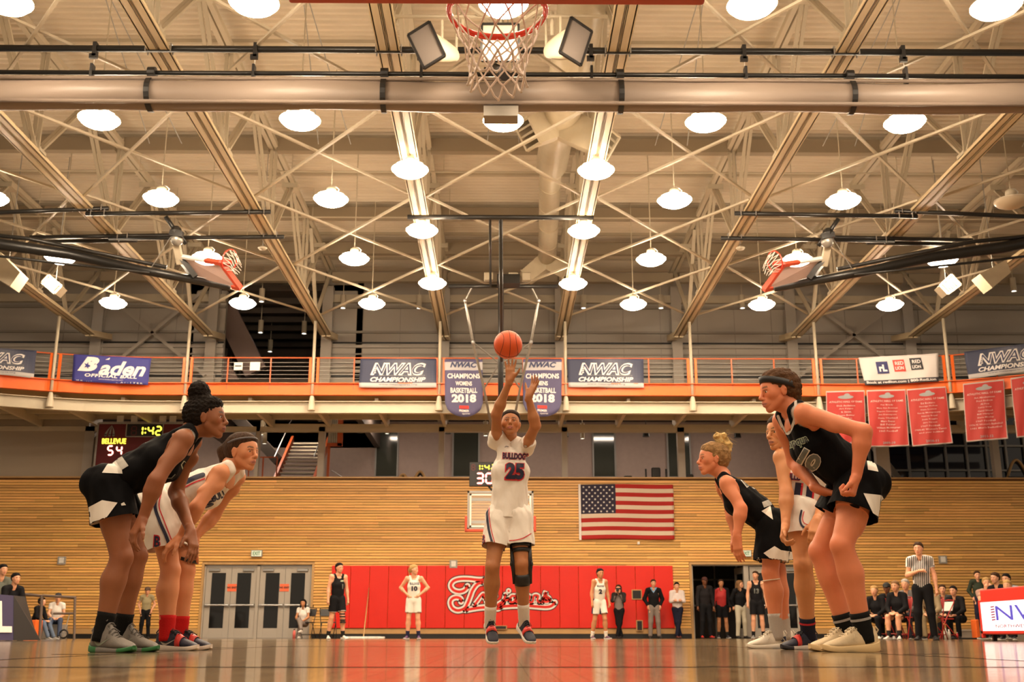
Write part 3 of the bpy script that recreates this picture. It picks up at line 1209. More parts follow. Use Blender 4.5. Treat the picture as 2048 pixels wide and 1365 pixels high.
# ================================================================== DIVIDER CURTAIN, PIPES
YC = 15.8
m_curt = mat('rolled curtain vinyl', (.27, .21, .17), .45, bump=.25, bscale=2.2, stretch=(.7, 5, 5), var=.06, vscale=1.2)
zc_ = P(1000, 193, YC).z
cu = MB()
n = 22
vs_, fs = [], []
for i in range(n + 1):
    x = -11 + 22 * i / n
    for j in range(24):
        a = 2 * PI * j / 24
        r = .245 + .012 * math.sin(3 * a + i)
        vs_.append((x, YC + r * .9 * math.cos(a), zc_ + r * math.sin(a) + .02 * math.sin(i * 1.7)))
for i in range(n):
    for j in range(24):
        j2 = (j + 1) % 24
        fs.append((i * 24 + j, i * 24 + j2, (i + 1) * 24 + j2, (i + 1) * 24 + j))
cu.add(vs_, fs)
curtain = empty('divider_curtain', (0, YC, zc_), 'long grey rolled-up divider curtain strapped under black pipes', 'curtain')
cu.build('curtain_roll', m_curt, curtain, smooth=True)
zp1, zp2 = P(1000, 101, YC).z, P(1000, 149, YC - .05).z
MB().tube((-11, YC, zp1), (11, YC, zp1), .055, n=12).build('upper_pipe', m_blackmetal, curtain, smooth=True)
MB().tube((-11, YC - .05, zp2), (11, YC - .05, zp2), .038, n=12).build('lower_pipe', m_blackmetal, curtain, smooth=True)
MB().tube((-11, YC - .18, zc_ - .20), (11, YC - .18, zc_ - .20), .035, n=8).build('hem_pipe', m_curt, curtain, smooth=True)
MB().tube((-11, YC - .16, zc_ + .21), (11, YC - .16, zc_ + .21), .03, n=8).build('hem_pipe', m_curt, curtain, smooth=True)
for x in (-9.15, -5.55, -1.88, 1.85, 5.5, 9.15):
    s = MB()
    pts = [(x, YC + .27 * math.cos(a), zc_ + .27 * math.sin(a)) for a in [PI * (.38 + k * 1.24 / 14) for k in range(15)]]
    for i in range(len(pts) - 1):
        s.bar(pts[i], pts[i + 1], .085, .012, up=(V(pts[i]) - V((x, YC, zc_))))
    s.build('strap', m_black, curtain)
    MB().tube((x - .06, YC - .05, zp2), (x + .06, YC - .05, zp2), .095, n=14).build('strap_drum', m_black, curtain)
    MB().span((x - .055, YC - .12, zc_ + .2), (x + .055, YC - .02, zp2)).build('strap_plate', m_black, curtain)
for x in (-6.5, -3.95, -1.3, 1.4, 3.85, 6.4):
    c = MB()
    c.span((x - .03, YC - .07, zp1 - .16), (x + .03, YC + .05, zp1 + .09))
    c.span((x - .07, YC - .07, zp1 - .20), (x + .05, YC - .02, zp1 - .12))
    c.span((x - .02, YC - .11, zp2 - .15), (x + .02, YC + .02, zp2 + .14))
    c.build('pulley', m_black, curtain)
    MB().tube((x, YC - .02, zp2), (x, YC - .02, zp1 - .1), .006, n=5).build('cord', m_white, curtain)
c = P(1002, 229, YC - .1)
MB().span((c.x - .27, YC - .2, c.z - .07), (c.x + .27, YC + .1, c.z + .10)).build('winch_box', m_wallpaint_d, curtain)
for k in range(-2, 3):
    X = (k + .5) * 3.66 - 0
    for q in (-.2, .2):
        c = MB().path([(X + q, YC - .07, zp1 - .07), (X + q, YC - .07, zp1 + .06), (X + q, YC, ZCH + .1), (X + q, YC + .07, zp1 + .06), (X + q, YC + .07, zp1 - .07)], .012, 6)
        c.build('clamp', m_alu, curtain)

# ================================================================== DUCT WITH BRANCHES
m_duct = mat('cream duct', (.60, .52, .38), .35, var=.04)
duct = empty('air_duct', (1.3, 20, 10.2), 'cream round air duct with forked rectangular outlets right of the centre', 'duct')
zd = 10.25
axis = lambda u, v, z: PZ(u, v, z)
pA, pB = PZ(1117, 250, zd), PZ(1103, 330, zd)
pC, pD = PZ(1101, 345, zd), PZ(1094, 530, zd)
MB().path([(pA.x + .3, 12.5, zd + .3), (pA.x + .1, pA.y - 1.2, zd), pA, pB], [.44, .40, .35, .35], 24).build('upper_run', m_duct, duct, smooth=True)
MB().path([pB, pC, pD], [.35, .25, .25], 24).build('lower_run', m_duct, duct, smooth=True)
for k in range(5):
    q = pC.lerp(pD, (k + .5) / 5)
    MB().path([q, q + V((0, .03, 0))], [.26, .26], 24).build('duct_band', m_duct, duct)


def outlet(root, mouth, w, h):
    d = (mouth - root)
    side = V((0, 1, 0))
    dn, x, y = basis(d, V((0, 0, 1)))
    b = MB()
    ps = []
    for p, s in ((root, 1.15), (mouth, 1.0)):
        for sx, sy in ((-1, -1), (1, -1), (1, 1), (-1, 1)):
            ps.append(p + x * sx * w / 2 * s + y * sy * h / 2 * s)
    b.add(ps, [(0, 1, 5, 4), (1, 2, 6, 5), (2, 3, 7, 6), (3, 0, 4, 7), (0, 3, 2, 1)])
    for k in range(4):
        e0, e1 = ps[4 + k], ps[4 + (k + 1) % 4]
        b.bar(e0, e1, .05, .05)
    b.build('outlet', m_duct, duct)
    fin = MB()
    for k in range(3):
        t = (k + 1) / 4
        fin.bar(ps[4].lerp(ps[7], t), ps[5].lerp(ps[6], t), .01, .05)
    fin.build('outlet_fins', m_cream, duct)


zr = zd - .05
outlet(PZ(1112, 245, zr), PZ(1056, 268, zr - .45), .46, .56)
outlet(PZ(1120, 245, zr), PZ(1215, 290, zr - .75), .46, .56)
outlet(PZ(1094, 522, zr), PZ(1052, 556, zr - .5), .40, .40)
outlet(PZ(1096, 522, zr), PZ(1138, 548, zr - .5), .40, .40)
# ================================================================== LOUDSPEAKER CLUSTER
spk_m = mat('speaker grille', (.17, .14, .12), .6, bump=.1, bscale=300)
spk_w = mat('pale speaker face', (.50, .45, .36), .6)


def speaker(corners, Y, label, face, depth_dir):
    r = empty('loudspeaker', tuple(P(*corners[0], Y)), label, 'loudspeaker')
    ps = [P(u, v, Y + dy) for (u, v), dy in zip(corners, (0, 0, 0, 0))]
    cen = sum(ps, V()) / 4
    nrm = (ps[1] - ps[0]).cross(ps[3] - ps[0]).normalized()
    if nrm.y > 0:
        nrm = -nrm
    fr = MB()
    for i in range(4):
        fr.bar(ps[i], ps[(i + 1) % 4], .035, .05, up=nrm)
    fr.build('frame', m_black, r)
    MB().poly([p + nrm * .005 for p in ps], .03, nrm).build('grille', face, r)
    bk = MB()
    bc = cen + V(depth_dir)
    ring0 = ps
    ring1 = [bc + (p - cen) * .45 for p in ps]
    nsub = 6
    pts = []
    for s in range(nsub + 1):
        t = s / nsub
        k = (1 - t ** 1.6)
        for p in ps:
            for q in (0,):
                pts.append(cen + (p - cen) * (.42 + .58 * k) + V(depth_dir) * t)
    fs_ = []
    for s in range(nsub):
        for i in range(4):
            j = (i + 1) % 4
            fs_.append((s * 4 + i, s * 4 + j, (s + 1) * 4 + j, (s + 1) * 4 + i))
    fs_.append(tuple(nsub * 4 + i for i in range(4)))
    bk.add(pts, fs_)
    o = bk.build('horn', m_duct, r, smooth=True)
    md = o.modifiers.new('ss', 'SUBSURF')
    md.levels = md.render_levels = 2
    MB().tube(bc, bc + V((0, .1, .9)), .02, n=6).build('bracket', m_cream, r)
    MB().tube(cen + V(depth_dir) * .5, (cen + V(depth_dir) * .5) + V((0, 0, .5)), .02, n=6).build('bracket', m_cream, r)
    return r


speaker([(859, 44), (890, 111), (848, 137), (816, 71)], 14.6, 'white horn loudspeaker with dark grille left of the net', spk_m, (.42, .45, .10))
speaker([(1142, 35), (1184, 64), (1162, 131), (1119, 104)], 14.6, 'white horn loudspeaker with dark grille right of the net', spk_m, (-.42, .45, .10))
speaker([(964, 49), (1037, 49), (1037, 121), (963, 121)], 14.8, 'pale square loudspeaker behind the net', spk_w, (.02, .5, .1))
pj = empty('ceiling_spotlight', tuple(P(1000, 140, 15.0)), 'small black spotlight seen through the net', 'spotlight')
a = P(985, 133, 15.1)
MB().tube(a, P(1010, 150, 14.8), .07, .09, n=14).build('barrel', m_black, pj)
MB().tube(P(968, 138, 15.1), P(1032, 148, 15.1), .03).build('arm', m_black, pj)
MB().tube(P(993, 125, 15.1), P(993, 100, 15.1), .015).build('stem', m_black, pj)
rk = empty('speaker_frame', tuple(P(1000, 33, 15.0)), 'pale horizontal rack bar carrying the loudspeakers', 'rack')
MB().tube(P(790, 33, 15.0), P(1215, 33, 15.0), .03, n=8).build('bar', m_cream, rk)
for u in (925, 1104):
    MB().tube(P(u, 25, 15.05), P(u, 72, 15.05), .03, n=8).build('bar', m_cream, rk)

# boxes hung at both sides: louvred heaters and big plenum
def tilted_box(name, corners, Y, dep, label, cat, m, front=None):
    r = empty(name, tuple(P(*corners[0], Y)), label, cat)
    ps = [P(u, v, Y) for u, v in corners]
    nrm = (ps[1] - ps[0]).cross(ps[3] - ps[0]).normalized()
    if nrm.y > 0:
        nrm = -nrm
    MB().poly(ps, dep, nrm).build('case', m, r)
    if front:
        c = sum(ps, V()) / 4
        q = [c + (p - c) * .72 + nrm * .01 for p in ps]
        MB().poly(q, .02, nrm).build('grille', front, r)
        fr = MB()
        for i in range(4):
            fr.bar(ps[i], ps[(i + 1) % 4], .05, .06, up=nrm)
        fr.build('frame', m, r)
        lv = MB()
        for k in range(5):
            lv.bar(q[0].lerp(q[3], (k + .5) / 5) + nrm * .01, q[1].lerp(q[2], (k + .5) / 5) + nrm * .01, .015, .03)
        lv.build('louvre', m, r)
    c = sum(ps, V()) / 4 + V((0, .2, 0))
    MB().tube(c, (c.x, c.y, ZC), .012, n=6).build('hanger', m_grey, r)
    return r


tilted_box('unit_heater', [(98, 551), (124, 573), (110, 588), (84, 566)], 25.5, .35, 'cream louvred heater box hung by the left chords', 'heater', m_cream, m_wallpaint_d)
tilted_box('unit_heater', [(1902, 550), (1921, 570), (1895, 589), (1879, 572)], 25.5, .35, 'cream louvred heater box hung by the right chords', 'heater', m_cream, m_wallpaint_d)
tilted_box('plenum_box', [(-5, 500), (40, 545), (20, 573), (-25, 545)], 24.5, .5, 'large tan duct box at the left edge of the roof', 'duct', m_duct)
tilted_box('plenum_box', [(2012, 520), (2022, 545), (1985, 576), (1960, 548)], 24.5, .5, 'large tan duct box at the right edge of the roof', 'duct', m_duct)

# unseen warm panels added to light the upper level behind the slatted wall
m_panel = mat('unseen ceiling panel light', (.9, .9, .9), .4, emit=(1.0, .80, .62), estr=45)
for i, x in enumerate((-12, -8, -4, 0, 4, 8)):
    r = empty('added_panel_light', (x, 37.6, 7.82), 'flat unseen ceiling panel light added over the upper level, %s from the left' % ORD[i], 'light', 'added upper level lights')
    MB().span((x - .6, 37.3, 7.84), (x + .6, 37.9, 7.90)).build('housing', m_white, r)
    MB().span((x - .55, 37.35, 7.82), (x + .55, 37.85, 7.84)).build('diffuser', m_panel, r)

# ================================================================== PROPS
def fit(geo, w, h=None):
    vs_, fs = geo
    x0 = min(v.x for v in vs_); x1 = max(v.x for v in vs_)
    y0 = min(v.y for v in vs_); y1 = max(v.y for v in vs_)
    sx = w / (x1 - x0)
    sy = (h / (y1 - y0)) if h else sx
    cx, cy_ = (x0 + x1) / 2, (y0 + y1) / 2
    return [V(((v.x - cx) * sx, (v.y - cy_) * sy, v.z)) for v in vs_], fs


# ------------------------------------------------------------------ hoops
def net_mb(mb, c, tilt=None, seed=1, r=.0036, scale=1.0, zs=1.0):
    rr = random.Random(seed)
    lv = [(0.0, .225), (-.085, .192), (-.165, .163), (-.235, .145), (-.295, .134), (-.35, .130), (-.405, .138)]
    N_ = 12
    nodes_ = []
    for i, (z, rad) in enumerate(lv):
        row = []
        for k in range(N_):
            a = 2 * PI * (k + .5 * (i % 2)) / N_ + rr.uniform(-.05, .05) * (i > 0)
            q = rad * (1 + rr.uniform(-.07, .07) * (i > 0))
            p = V((q * math.cos(a), q * math.sin(a), z * zs + rr.uniform(-.012, .012) * (i > 0))) * scale
            row.append(c + (tilt @ p if tilt else p))
        nodes_.append(row)
    for i in range(len(lv) - 1):
        for k in range(N_):
            k2 = (k - 1) % N_ if i % 2 == 0 else (k + 1) % N_
            for kk in (k, k2):
                a, b = nodes_[i][k], nodes_[i + 1][kk]
                if i == len(lv) - 2:
                    m_ = a.lerp(b, .5) + V((0, 0, -.012 * scale))
                else:
                    m_ = a.lerp(b, .5) + V((rr.uniform(-1, 1), rr.uniform(-1, 1), rr.uniform(-1, 1))) * .004
                mb.path([a, m_, b], [r * (1.3 if i >= 4 else 1.0)] * 3, 5, cap=False)
    for row in nodes_[1:]:
        for p in row:
            mb.sphere(p, r * 1.9, 6, 4)
    return mb


m_rim = mat('orange rim paint', (.78, .05, .02), .25, coat=.4)
m_pad = mat('brick red board padding', (.55, .07, .03), .5)
m_net = mat('net cord', (.86, .75, .66), .8)
m_boardglass = mat('backboard glass', (.9, .95, .95), .03, alpha=.10, spec=.6)


def ring_pts(c, r, n, R=None):
    out = []
    for k in range(n):
        a = 2 * PI * k / n
        p = V((r * math.cos(a), r * math.sin(a), 0))
        out.append(c + (R @ p if R else p))
    return out


RIM = V((-.03, 4.80, 3.05))
hoop = empty('basketball_hoop', (RIM.x, 4.42, 2.9), 'nearest orange-rimmed basketball hoop with white net hanging over the foul lane', 'basketball hoop')
MB().path(ring_pts(RIM, .2375, 48), .014, 10, closed=True).path(ring_pts(RIM - V((0, 0, .016)), .2375, 48), .006, 8, closed=True).build('rim', m_rim, hoop, smooth=True)
br = MB()
for sx in (-1, 1):
    br.bar(RIM + V((sx * .228, -.07, 0)), RIM + V((sx * .10, -.36, 0)), .03, .03)
    br.bar(RIM + V((sx * .215, -.10, -.012)), RIM + V((sx * .07, -.37, -.10)), .018, .018)
br.span((RIM.x - .13, RIM.y - .385, RIM.z - .10), (RIM.x + .13, RIM.y - .36, RIM.z + .04))
br.build('rim_bracket', m_rim, hoop, bevel=.003)
for k in range(12):
    hk = MB()
    a = 2 * PI * k / 12
    q = RIM + V((math.cos(a) * .232, math.sin(a) * .232, -.022))
    hk.path([q + V((0, 0, .012)), q + V((0, 0, -.008)), q + V((math.cos(a) * -.012, math.sin(a) * -.012, -.002))], .003, 5)
    hk.build('net_hook', m_rim, hoop)
net_mb(MB(), RIM - V((0, 0, .025)), seed=5, r=.0044, zs=.92).build('net', m_net, hoop, smooth=True)
BX0, BX1 = RIM.x - .935, RIM.x + .935
bz = 2.885
MB().span((BX0 + .02, 4.415, bz + .02), (BX1 - .02, 4.43, bz + 1.07)).build('glass_board', m_boardglass, hoop)
MB().span((BX0, 4.39, bz - .02), (BX1, 4.45, bz + .03)).span((BX0 - .01, 4.39, bz - .02), (BX0 + .03, 4.45, bz + .38)).span((BX1 - .03, 4.39, bz - .02), (BX1 + .01, 4.45, bz + .38)).build('edge_padding', m_pad, hoop, bevel=.012, seg=3)
MB().span((BX0, 4.36, bz + .03), (BX1, 4.40, bz + .07)).span((BX0, 4.36, bz + 1.05), (BX1, 4.40, bz + 1.09)).span((BX0, 4.36, bz + .03), (BX0 + .04, 4.40, bz + 1.09)).span((BX1 - .04, 4.36, bz + .03), (BX1, 4.40, bz + 1.09)).build('frame', m_white, hoop)
MB().tube((RIM.x, 4.28, bz + .2), (RIM.x, 4.28, 9.1), .06, n=12).tube((RIM.x, 4.36, bz + .3), (RIM.x, 4.28, bz + .3), .06, n=12).build('mast', m_blackmetal, hoop, smooth=False)

# far hoop
FR = V((-.05, 30.24, 3.05))
fh = empty('basketball_hoop', (FR.x, 30.6, 2.9), 'far basketball hoop behind the shooting player hung on a tall black pole', 'basketball hoop')
FY = 30.62
fx0, fx1 = FR.x - .915, FR.x + .915
MB().span((fx0 + .03, FY, 2.93), (fx1 - .03, FY + .015, 3.93)).build('glass_board', m_boardglass, fh)
fr = MB()
for a, b in (((fx0, 2.90), (fx1, 2.95)), ((fx0, 3.91), (fx1, 3.97)), ((fx0, 2.90), (fx0 + .05, 3.97)), ((fx1 - .05, 2.90), (fx1, 3.97))):
    fr.span((a[0], FY - .03, a[1]), (b[0], FY + .05, b[1]))
fr.build('outer_frame', m_grey, fh)
fr = MB()
for a, b in (((fx0 + .06, 2.97), (fx1 - .06, 3.02)), ((fx0 + .06, 3.84), (fx1 - .06, 3.89)), ((fx0 + .06, 2.97), (fx0 + .11, 3.89)), ((fx1 - .11, 2.97), (fx1 - .06, 3.89))):
    fr.span((a[0], FY - .012, a[1]), (b[0], FY - .004, b[1]))
for a, b in (((-.305, 3.05), (.305, 3.10)), ((-.305, 3.46), (.305, 3.51)), ((-.305, 3.05), (-.255, 3.51)), ((.255, 3.05), (.305, 3.51))):
    fr.span((FR.x + a[0], FY - .012, a[1]), (FR.x + b[0], FY - .004, b[1]))
fr.build('white_border', m_white, fh)
MB().span((fx0 - .06, FY - .05, 2.84), (fx1 + .06, FY + .06, 2.92)).span((fx0 - .07, FY - .05, 2.84), (fx0 + .0, FY + .06, 3.28)).span((fx1 - .0, FY - .05, 2.84), (fx1 + .07, FY + .06, 3.28)).build('edge_padding', m_pad, fh, bevel=.02, seg=2)
MB().path(ring_pts(FR, .2375, 28), .011, 8, closed=True).build('rim', m_rim, fh, smooth=True)
net_mb(MB(), FR - V((0, 0, .02)), seed=9, r=.005).build('net', m_net, fh, smooth=True)
MB().span((FR.x - .1, FR.y + .23, 2.98), (FR.x + .1, FY, 3.07)).build('rim_bracket', m_rim, fh)
MB().span((fx0 + .1, FY + .05, 3.7), (fx1 - .1, FY + .12, 3.78)).span((fx0 + .1, FY + .05, 3.08), (fx1 - .1, FY + .12, 3.16)).build('rear_rails', m_grey, fh)
top27 = P(1003, 573, 27.9)
MB().path([(FR.x, 27.9, 9.05), (FR.x, FY + .2, 3.4)], .075, 12).build('mast', m_blackmetal, fh, smooth=True)
MB().path([(FR.x, 22.9, 9.05), (FR.x + .02, 28.6, 7.2)], .045, 12).build('front_brace', m_blackmetal, fh, smooth=True)
MB().path([P(980, 436, 22.9), P(981, 573, 27.8)], .03, 8).build('lift_brace', m_blackmetal, fh, smooth=True)
zq = P(1000, 435, 22.9).z
MB().tube((P(815, 435, 22.9).x, 22.9, zq), (P(1187, 437, 22.9).x, 22.9, zq), .055, n=12).build('cross_pipe', m_blackmetal, fh, smooth=True)
zq = P(1000, 573, 27.9).z
MB().tube((P(897, 573, 27.9).x, 27.9, zq), (P(1115, 573, 27.9).x, 27.9, zq), .055, n=12).build('cross_pipe', m_blackmetal, fh, smooth=True)
for s, pts in ((0, [(930, 602, 28.0), (946, 685, 28.8), (968, 778, 29.9), (984, 862, 30.5)]), (1, [(1077, 602, 28.0), (1062, 685, 28.8), (1040, 778, 29.9), (1024, 862, 30.5)])):
    MB().path([P(*q) for q in pts], .036, 10).build('side_strut', mat('galvanised tube', (.33, .31, .28), .4, metal=.6), fh, smooth=True)
m_galv = MATS['galvanised tube']
for a, b in (((946, 685, 28.8), (999, 727, 29.4)), ((1062, 685, 28.8), (1007, 727, 29.4)), ((968, 778, 29.9), (999, 727, 29.4)), ((1040, 778, 29.9), (1007, 727, 29.4)),
             ((930, 602, 28.0), (945, 573, 27.9)), ((1077, 602, 28.0), (1062, 573, 27.9))):
    MB().tube(P(*a), P(*b), .022, n=8).build('strut_brace', m_galv, fh)
for q in ((946, 685, 28.75), (1062, 685, 28.75), (999, 727, 29.35), (930, 602, 27.95), (1077, 602, 27.95)):
    MB().sphere(P(*q), .055, 8, 6).build('joint', m_alu, fh)
MB().span((FR.x - .10, 27.4, 9.0), (FR.x + .5, 27.8, 9.25)).build('winch', m_blackmetal, fh)
for dx in (-.45, .2, .55):
    MB().span((FR.x + dx, 27.75, 9.2), (FR.x + dx + .25, 27.95, 9.42)).build('motor_box', m_cream, fh, bevel=.02)
# shot clock over the far board
sc0, sc1 = P(939, 925, 30.7), P(1002, 973, 30.7)
clk = empty('shot_clock', sc0, 'black shot clock with yellow 1:42 and red 30 behind the shooter', 'clock')
MB().span((sc0.x, 30.68, sc1.z), (sc1.x, 30.85, sc0.z)).build('case', m_black, clk, bevel=.01)
W_, H_ = sc1.x - sc0.x, sc0.z - sc1.z
f = 0.0


def seg_decal(txt, x, y, w, h, t, m, parent, o, halo=None, gapw=.25, name='digit'):
    """txt with ':' as two dots; o = lower-left world point, drawn in the XZ plane facing -Y."""
    cx = x
    for ch in txt:
        if ch == ':':
            r = t * .6
            pol = [[(cx + r * math.cos(a), y + h * q + r * math.sin(a)) for a in [k * PI / 4 for k in range(8)]] for q in (.3, .7)]
            decal(name, poly_geo(pol), o, (1, 0, 0), (0, 0, 1), m, parent)
            cx += w * .35
            continue
        pol = seg_digit(ch, cx, y, w, h, t)
        if halo:
            decal(name + '_glow', poly_geo(seg_digit(ch, cx - t * .35, y - t * .35, w + t * .7, h + t * .7, t * 1.7)), o + V((0, .003, 0)), (1, 0, 0), (0, 0, 1), halo, parent)
        decal(name, poly_geo(pol), o, (1, 0, 0), (0, 0, 1), m, parent)
        cx += w * (1 + gapw)


o_ = V((sc0.x, 30.672, sc1.z))
seg_decal('30', W_ * .20, H_ * .08, W_ * .26, H_ * .48, W_ * .055, m_ledr, clk, o_, m_ledhalo, .15)
seg_decal('1', W_ * .20, H_ * .64, W_ * .15, H_ * .27, W_ * .04, m_ledy, clk, o_)
seg_decal(':', W_ * .41, H_ * .64, W_ * .15, H_ * .27, W_ * .04, m_ledy, clk, o_)
seg_decal('42', W_ * .47, H_ * .64, W_ * .17, H_ * .27, W_ * .04, m_ledy, clk, o_)
seg_decal('8', W_ * .06, H_ * .64, W_ * .13, H_ * .27, W_ * .03, m_ledoff, clk, o_)
MB().tube((sc0.x + .45, 30.78, sc1.z + .1), (FR.x, FY + .1, 3.75), .03, n=8).build('bracket', m_blackmetal, clk)
# cylinder downlight just above the clock
o = copy_tree(dl0)
o.location = P(971, 872, 36.5)
o.scale = (.9, .9, max(.9, (7.9 - o.location.z) / 1.2))
tag(o, 'small pale cylinder downlight just left of the shooting player face', 'light', 'downlights above the slatted wall')


# folded side hoops
def side_hoop(sgn, label):
    """built from the left one's picture positions; the right one mirrored about the hall's centre plane."""
    def Q(u, v, Y):
        p = P(u, v, Y)
        return V((p.x * (1 if sgn < 0 else -1), p.y, p.z))
    r = empty('folded_hoop', Q(420, 520, 23.4), label, 'basketball hoop')
    MB().path([Q(-90, 470, 23.0), Q(0, 489, 23.2), Q(140, 509, 23.3), Q(280, 540, 23.4), Q(460, 574, 23.5)], [.14, .135, .12, .10, .085], 14).build('mast', m_blackmetal, r, smooth=True)
    MB().path([Q(-90, 462, 23.0), Q(60, 478, 23.1), Q(333, 535, 23.35)], .045, 10).build('upper_tube', m_blackmetal, r, smooth=True)
    MB().path([Q(-60, 505, 23.1), Q(0, 513, 23.2), Q(150, 530, 23.2), Q(300, 546, 23.3)], .03, 8).build('lower_tube', m_blackmetal, r, smooth=True)
    for (a, b, Y) in (((-60, 427), (217, 417), 22.6), ((172, 428), (541, 424), 22.6), ((60, 475), (344, 471), 24.1), ((218, 477), (568, 474), 24.1), ((80, 484), (274, 481), 24.4)):
        MB().tube(Q(a[0], a[1], Y), Q(b[0], b[1], Y), .05, n=10).build('roof_pipe', m_blackmetal, r, smooth=True)
    for (u, v, Y) in ((177, 421, 22.6), (204, 420, 22.6), (183, 431, 22.6), (210, 430, 22.6), (499, 427, 22.6), (529, 427, 22.6), (256, 476, 24.1), (528, 474, 24.1), (554, 474, 24.1), (236, 480, 24.1)):
        p = Q(u, v - 2, Y)
        MB().path([p + V((0, -.06, -.05)), p + V((0, -.06, .08)), p + V((0, .06, .08)), p + V((0, .06, -.05))], .012, 5).build('clamp', m_alu, r)
    MB().path([Q(331, 433, 22.7), Q(351, 462, 22.9), Q(372, 488, 23.1)], .05, 10).build('lift_arm', m_blackmetal, r, smooth=True)
    k = MB()
    k.sphere(Q(352, 463, 22.85), .13, 8, 6)
    k.bar(Q(340, 466, 22.8), Q(366, 470, 22.8), .12, .12)
    k.build('pivot_joint', m_blackmetal, r)
    MB().sphere(Q(354, 480, 22.9), .14, 12, 8).build('pulley_drum', m_galv, r, smooth=True)
    MB().bar(Q(353, 488, 23.0), Q(361, 528, 23.3), .15, .10).build('lever', m_cream, r)
    MB().bar(Q(363, 520, 23.3), Q(390, 556, 23.4), .22, .12).build('knee_plate', m_blackmetal, r)
    MB().tube(Q(344, 470, 22.9), Q(303, 535, 23.3), .008, n=5).build('cable', m_grey, r)
    # board: a parallelogram seen edge-on, red padded
    A, B, C_, D = Q(361, 513, 23.2), Q(443, 526, 22.8), Q(481, 577, 23.0), Q(396, 556, 23.5)
    n_ = (B - A).cross(D - A).normalized()
    if n_.y > 0:
        n_ = -n_
    MB().poly([A, B, C_, D], .02, n_).build('glass_board', mat('scuffed board glass', (.75, .55, .5), .25, alpha=.45), r)
    e = MB()
    e.bar(A, A.lerp(B, .62), .05, .10, up=n_)
    e.build('frame_edge', m_white, r)
    e = MB()
    e.bar(A.lerp(B, .62), B, .08, .11, up=n_)
    e.bar(B, C_, .08, .12, up=n_)
    e.bar(C_, C_.lerp(D, .18), .08, .10, up=n_)
    e.build('edge_padding', m_pad, r)
    # folded rim and net standing off the board
    rc = Q(459, 521, 22.6)
    ax = (Q(474, 531, 22.4) - Q(447, 523, 22.9)).normalized()
    zaxis = V((.86 * (1 if sgn < 0 else -1), -.35, -.30)).normalized()
    xa = V((0, 0, 1)).cross(zaxis).normalized()
    R = Matrix((xa, zaxis.cross(xa), zaxis)).transposed()
    MB().path(ring_pts(rc, .2375, 28, R), .016, 8, closed=True).build('rim', m_rim, r, smooth=True)
    mb = MB()
    Rn = Matrix((xa, -(zaxis.cross(xa)), -zaxis)).transposed()
    for k in range(12):
        a = 2 * PI * k / 12
        p0 = rc + R @ V((.2375 * math.cos(a), .2375 * math.sin(a), 0))
        for dk in (-.5, .5):
            a2 = a + dk * 2 * PI / 12
            p1 = rc + R @ V((.15 * math.cos(a2), .15 * math.sin(a2), .16)) - V((0, 0, .05))
            p2 = rc + R @ V((.13 * math.cos(a2 + .2), .13 * math.sin(a2 + .2), .24)) - V((0, 0, .14))
            mb.path([p0, p1, p2], .007, 4, cap=False)
    mb.build('net', m_net, r)
    MB().span(tuple(min(a, b) for a, b in zip(B - V((.02, 0, .05)), rc + V((.0, .05, .05)))), tuple(max(a, b) for a, b in zip(B + V((.02, .03, .03)), rc))).build('rim_bracket', m_rim, r)
    return r


side_hoop(-1, 'folded side basketball hoop on black mast hung in the left half of the roof')
side_hoop(1, 'folded side basketball hoop on black mast hung in the right half of the roof')

# ------------------------------------------------------------------ big scoreboard at the left
s0, s1 = P(198, 847, 33.9), P(377, 958, 33.9)
sb = empty('scoreboard', s0, 'dark red scoreboard reading BELLEVUE behind the left black-shirted player', 'scoreboard')
MB().span((s0.x, 33.88, s1.z), (s1.x, 34.15, s0.z)).build('case', mat('scoreboard maroon', (.12, .008, .010), .45), sb)
fr = MB()
for a, b in (((s0.x - .03, s1.z), (s0.x + .02, s0.z)), ((s0.x, s0.z - .03), (s1.x, s0.z + .02)), ((s1.x - .02, s1.z), (s1.x + .03, s0.z)), ((s0.x, s1.z - .02), (s1.x, s1.z + .03))):
    fr.span((a[0], 33.86, a[1]), (b[0], 33.90, b[1]))
fr.build('frame', m_grey, sb)
W_, H_ = s1.x - s0.x, s0.z - s1.z
k0, k1 = P(254, 849, 33.87), P(325, 874, 33.87)
MB().span((k0.x, 33.865, k1.z), (k1.x, 33.885, k0.z)).build('clock_window', m_black, sb)
fr = MB()
for a, b in (((k0.x - .015, k1.z), (k0.x + .015, k0.z)), ((k1.x - .015, k1.z), (k1.x + .015, k0.z)), ((k0.x, k1.z - .015), (k1.x, k1.z + .015))):
    fr.span((a[0], 33.855, a[1]), (b[0], 33.87, b[1]))
fr.build('clock_border', m_grey, sb)
o_ = P(279, 872, 33.855)
u1 = (P(280, 860, 33.86).x - P(279, 860, 33.86).x)
seg_decal('1', 0, 0, u1 * 7, u1 * 20, u1 * 3.4, m_ledy, sb, o_)
seg_decal(':', u1 * 11, 0, u1 * 7, u1 * 20, u1 * 3.0, m_ledy, sb, o_)
seg_decal('42', u1 * 15, 0, u1 * 13, u1 * 20, u1 * 3.2, m_ledy, sb, o_, gapw=.2)
seg_decal('8', -u1 * 18, 0, u1 * 12, u1 * 20, u1 * 2.4, m_ledoff, sb, o_)
c = P(228, 883, 33.86)
decal('team_name', fit(text_geo('BELLEVUE', 1, .03), u1 * 48, u1 * 11), c, (1, 0, 0), (0, 0, 1), m_ledy, sb)
seg_decal('54', 0, 0, u1 * 13, u1 * 21, u1 * 3.2, m_ledr, sb, P(213, 912, 33.855), m_ledhalo, gapw=.35)
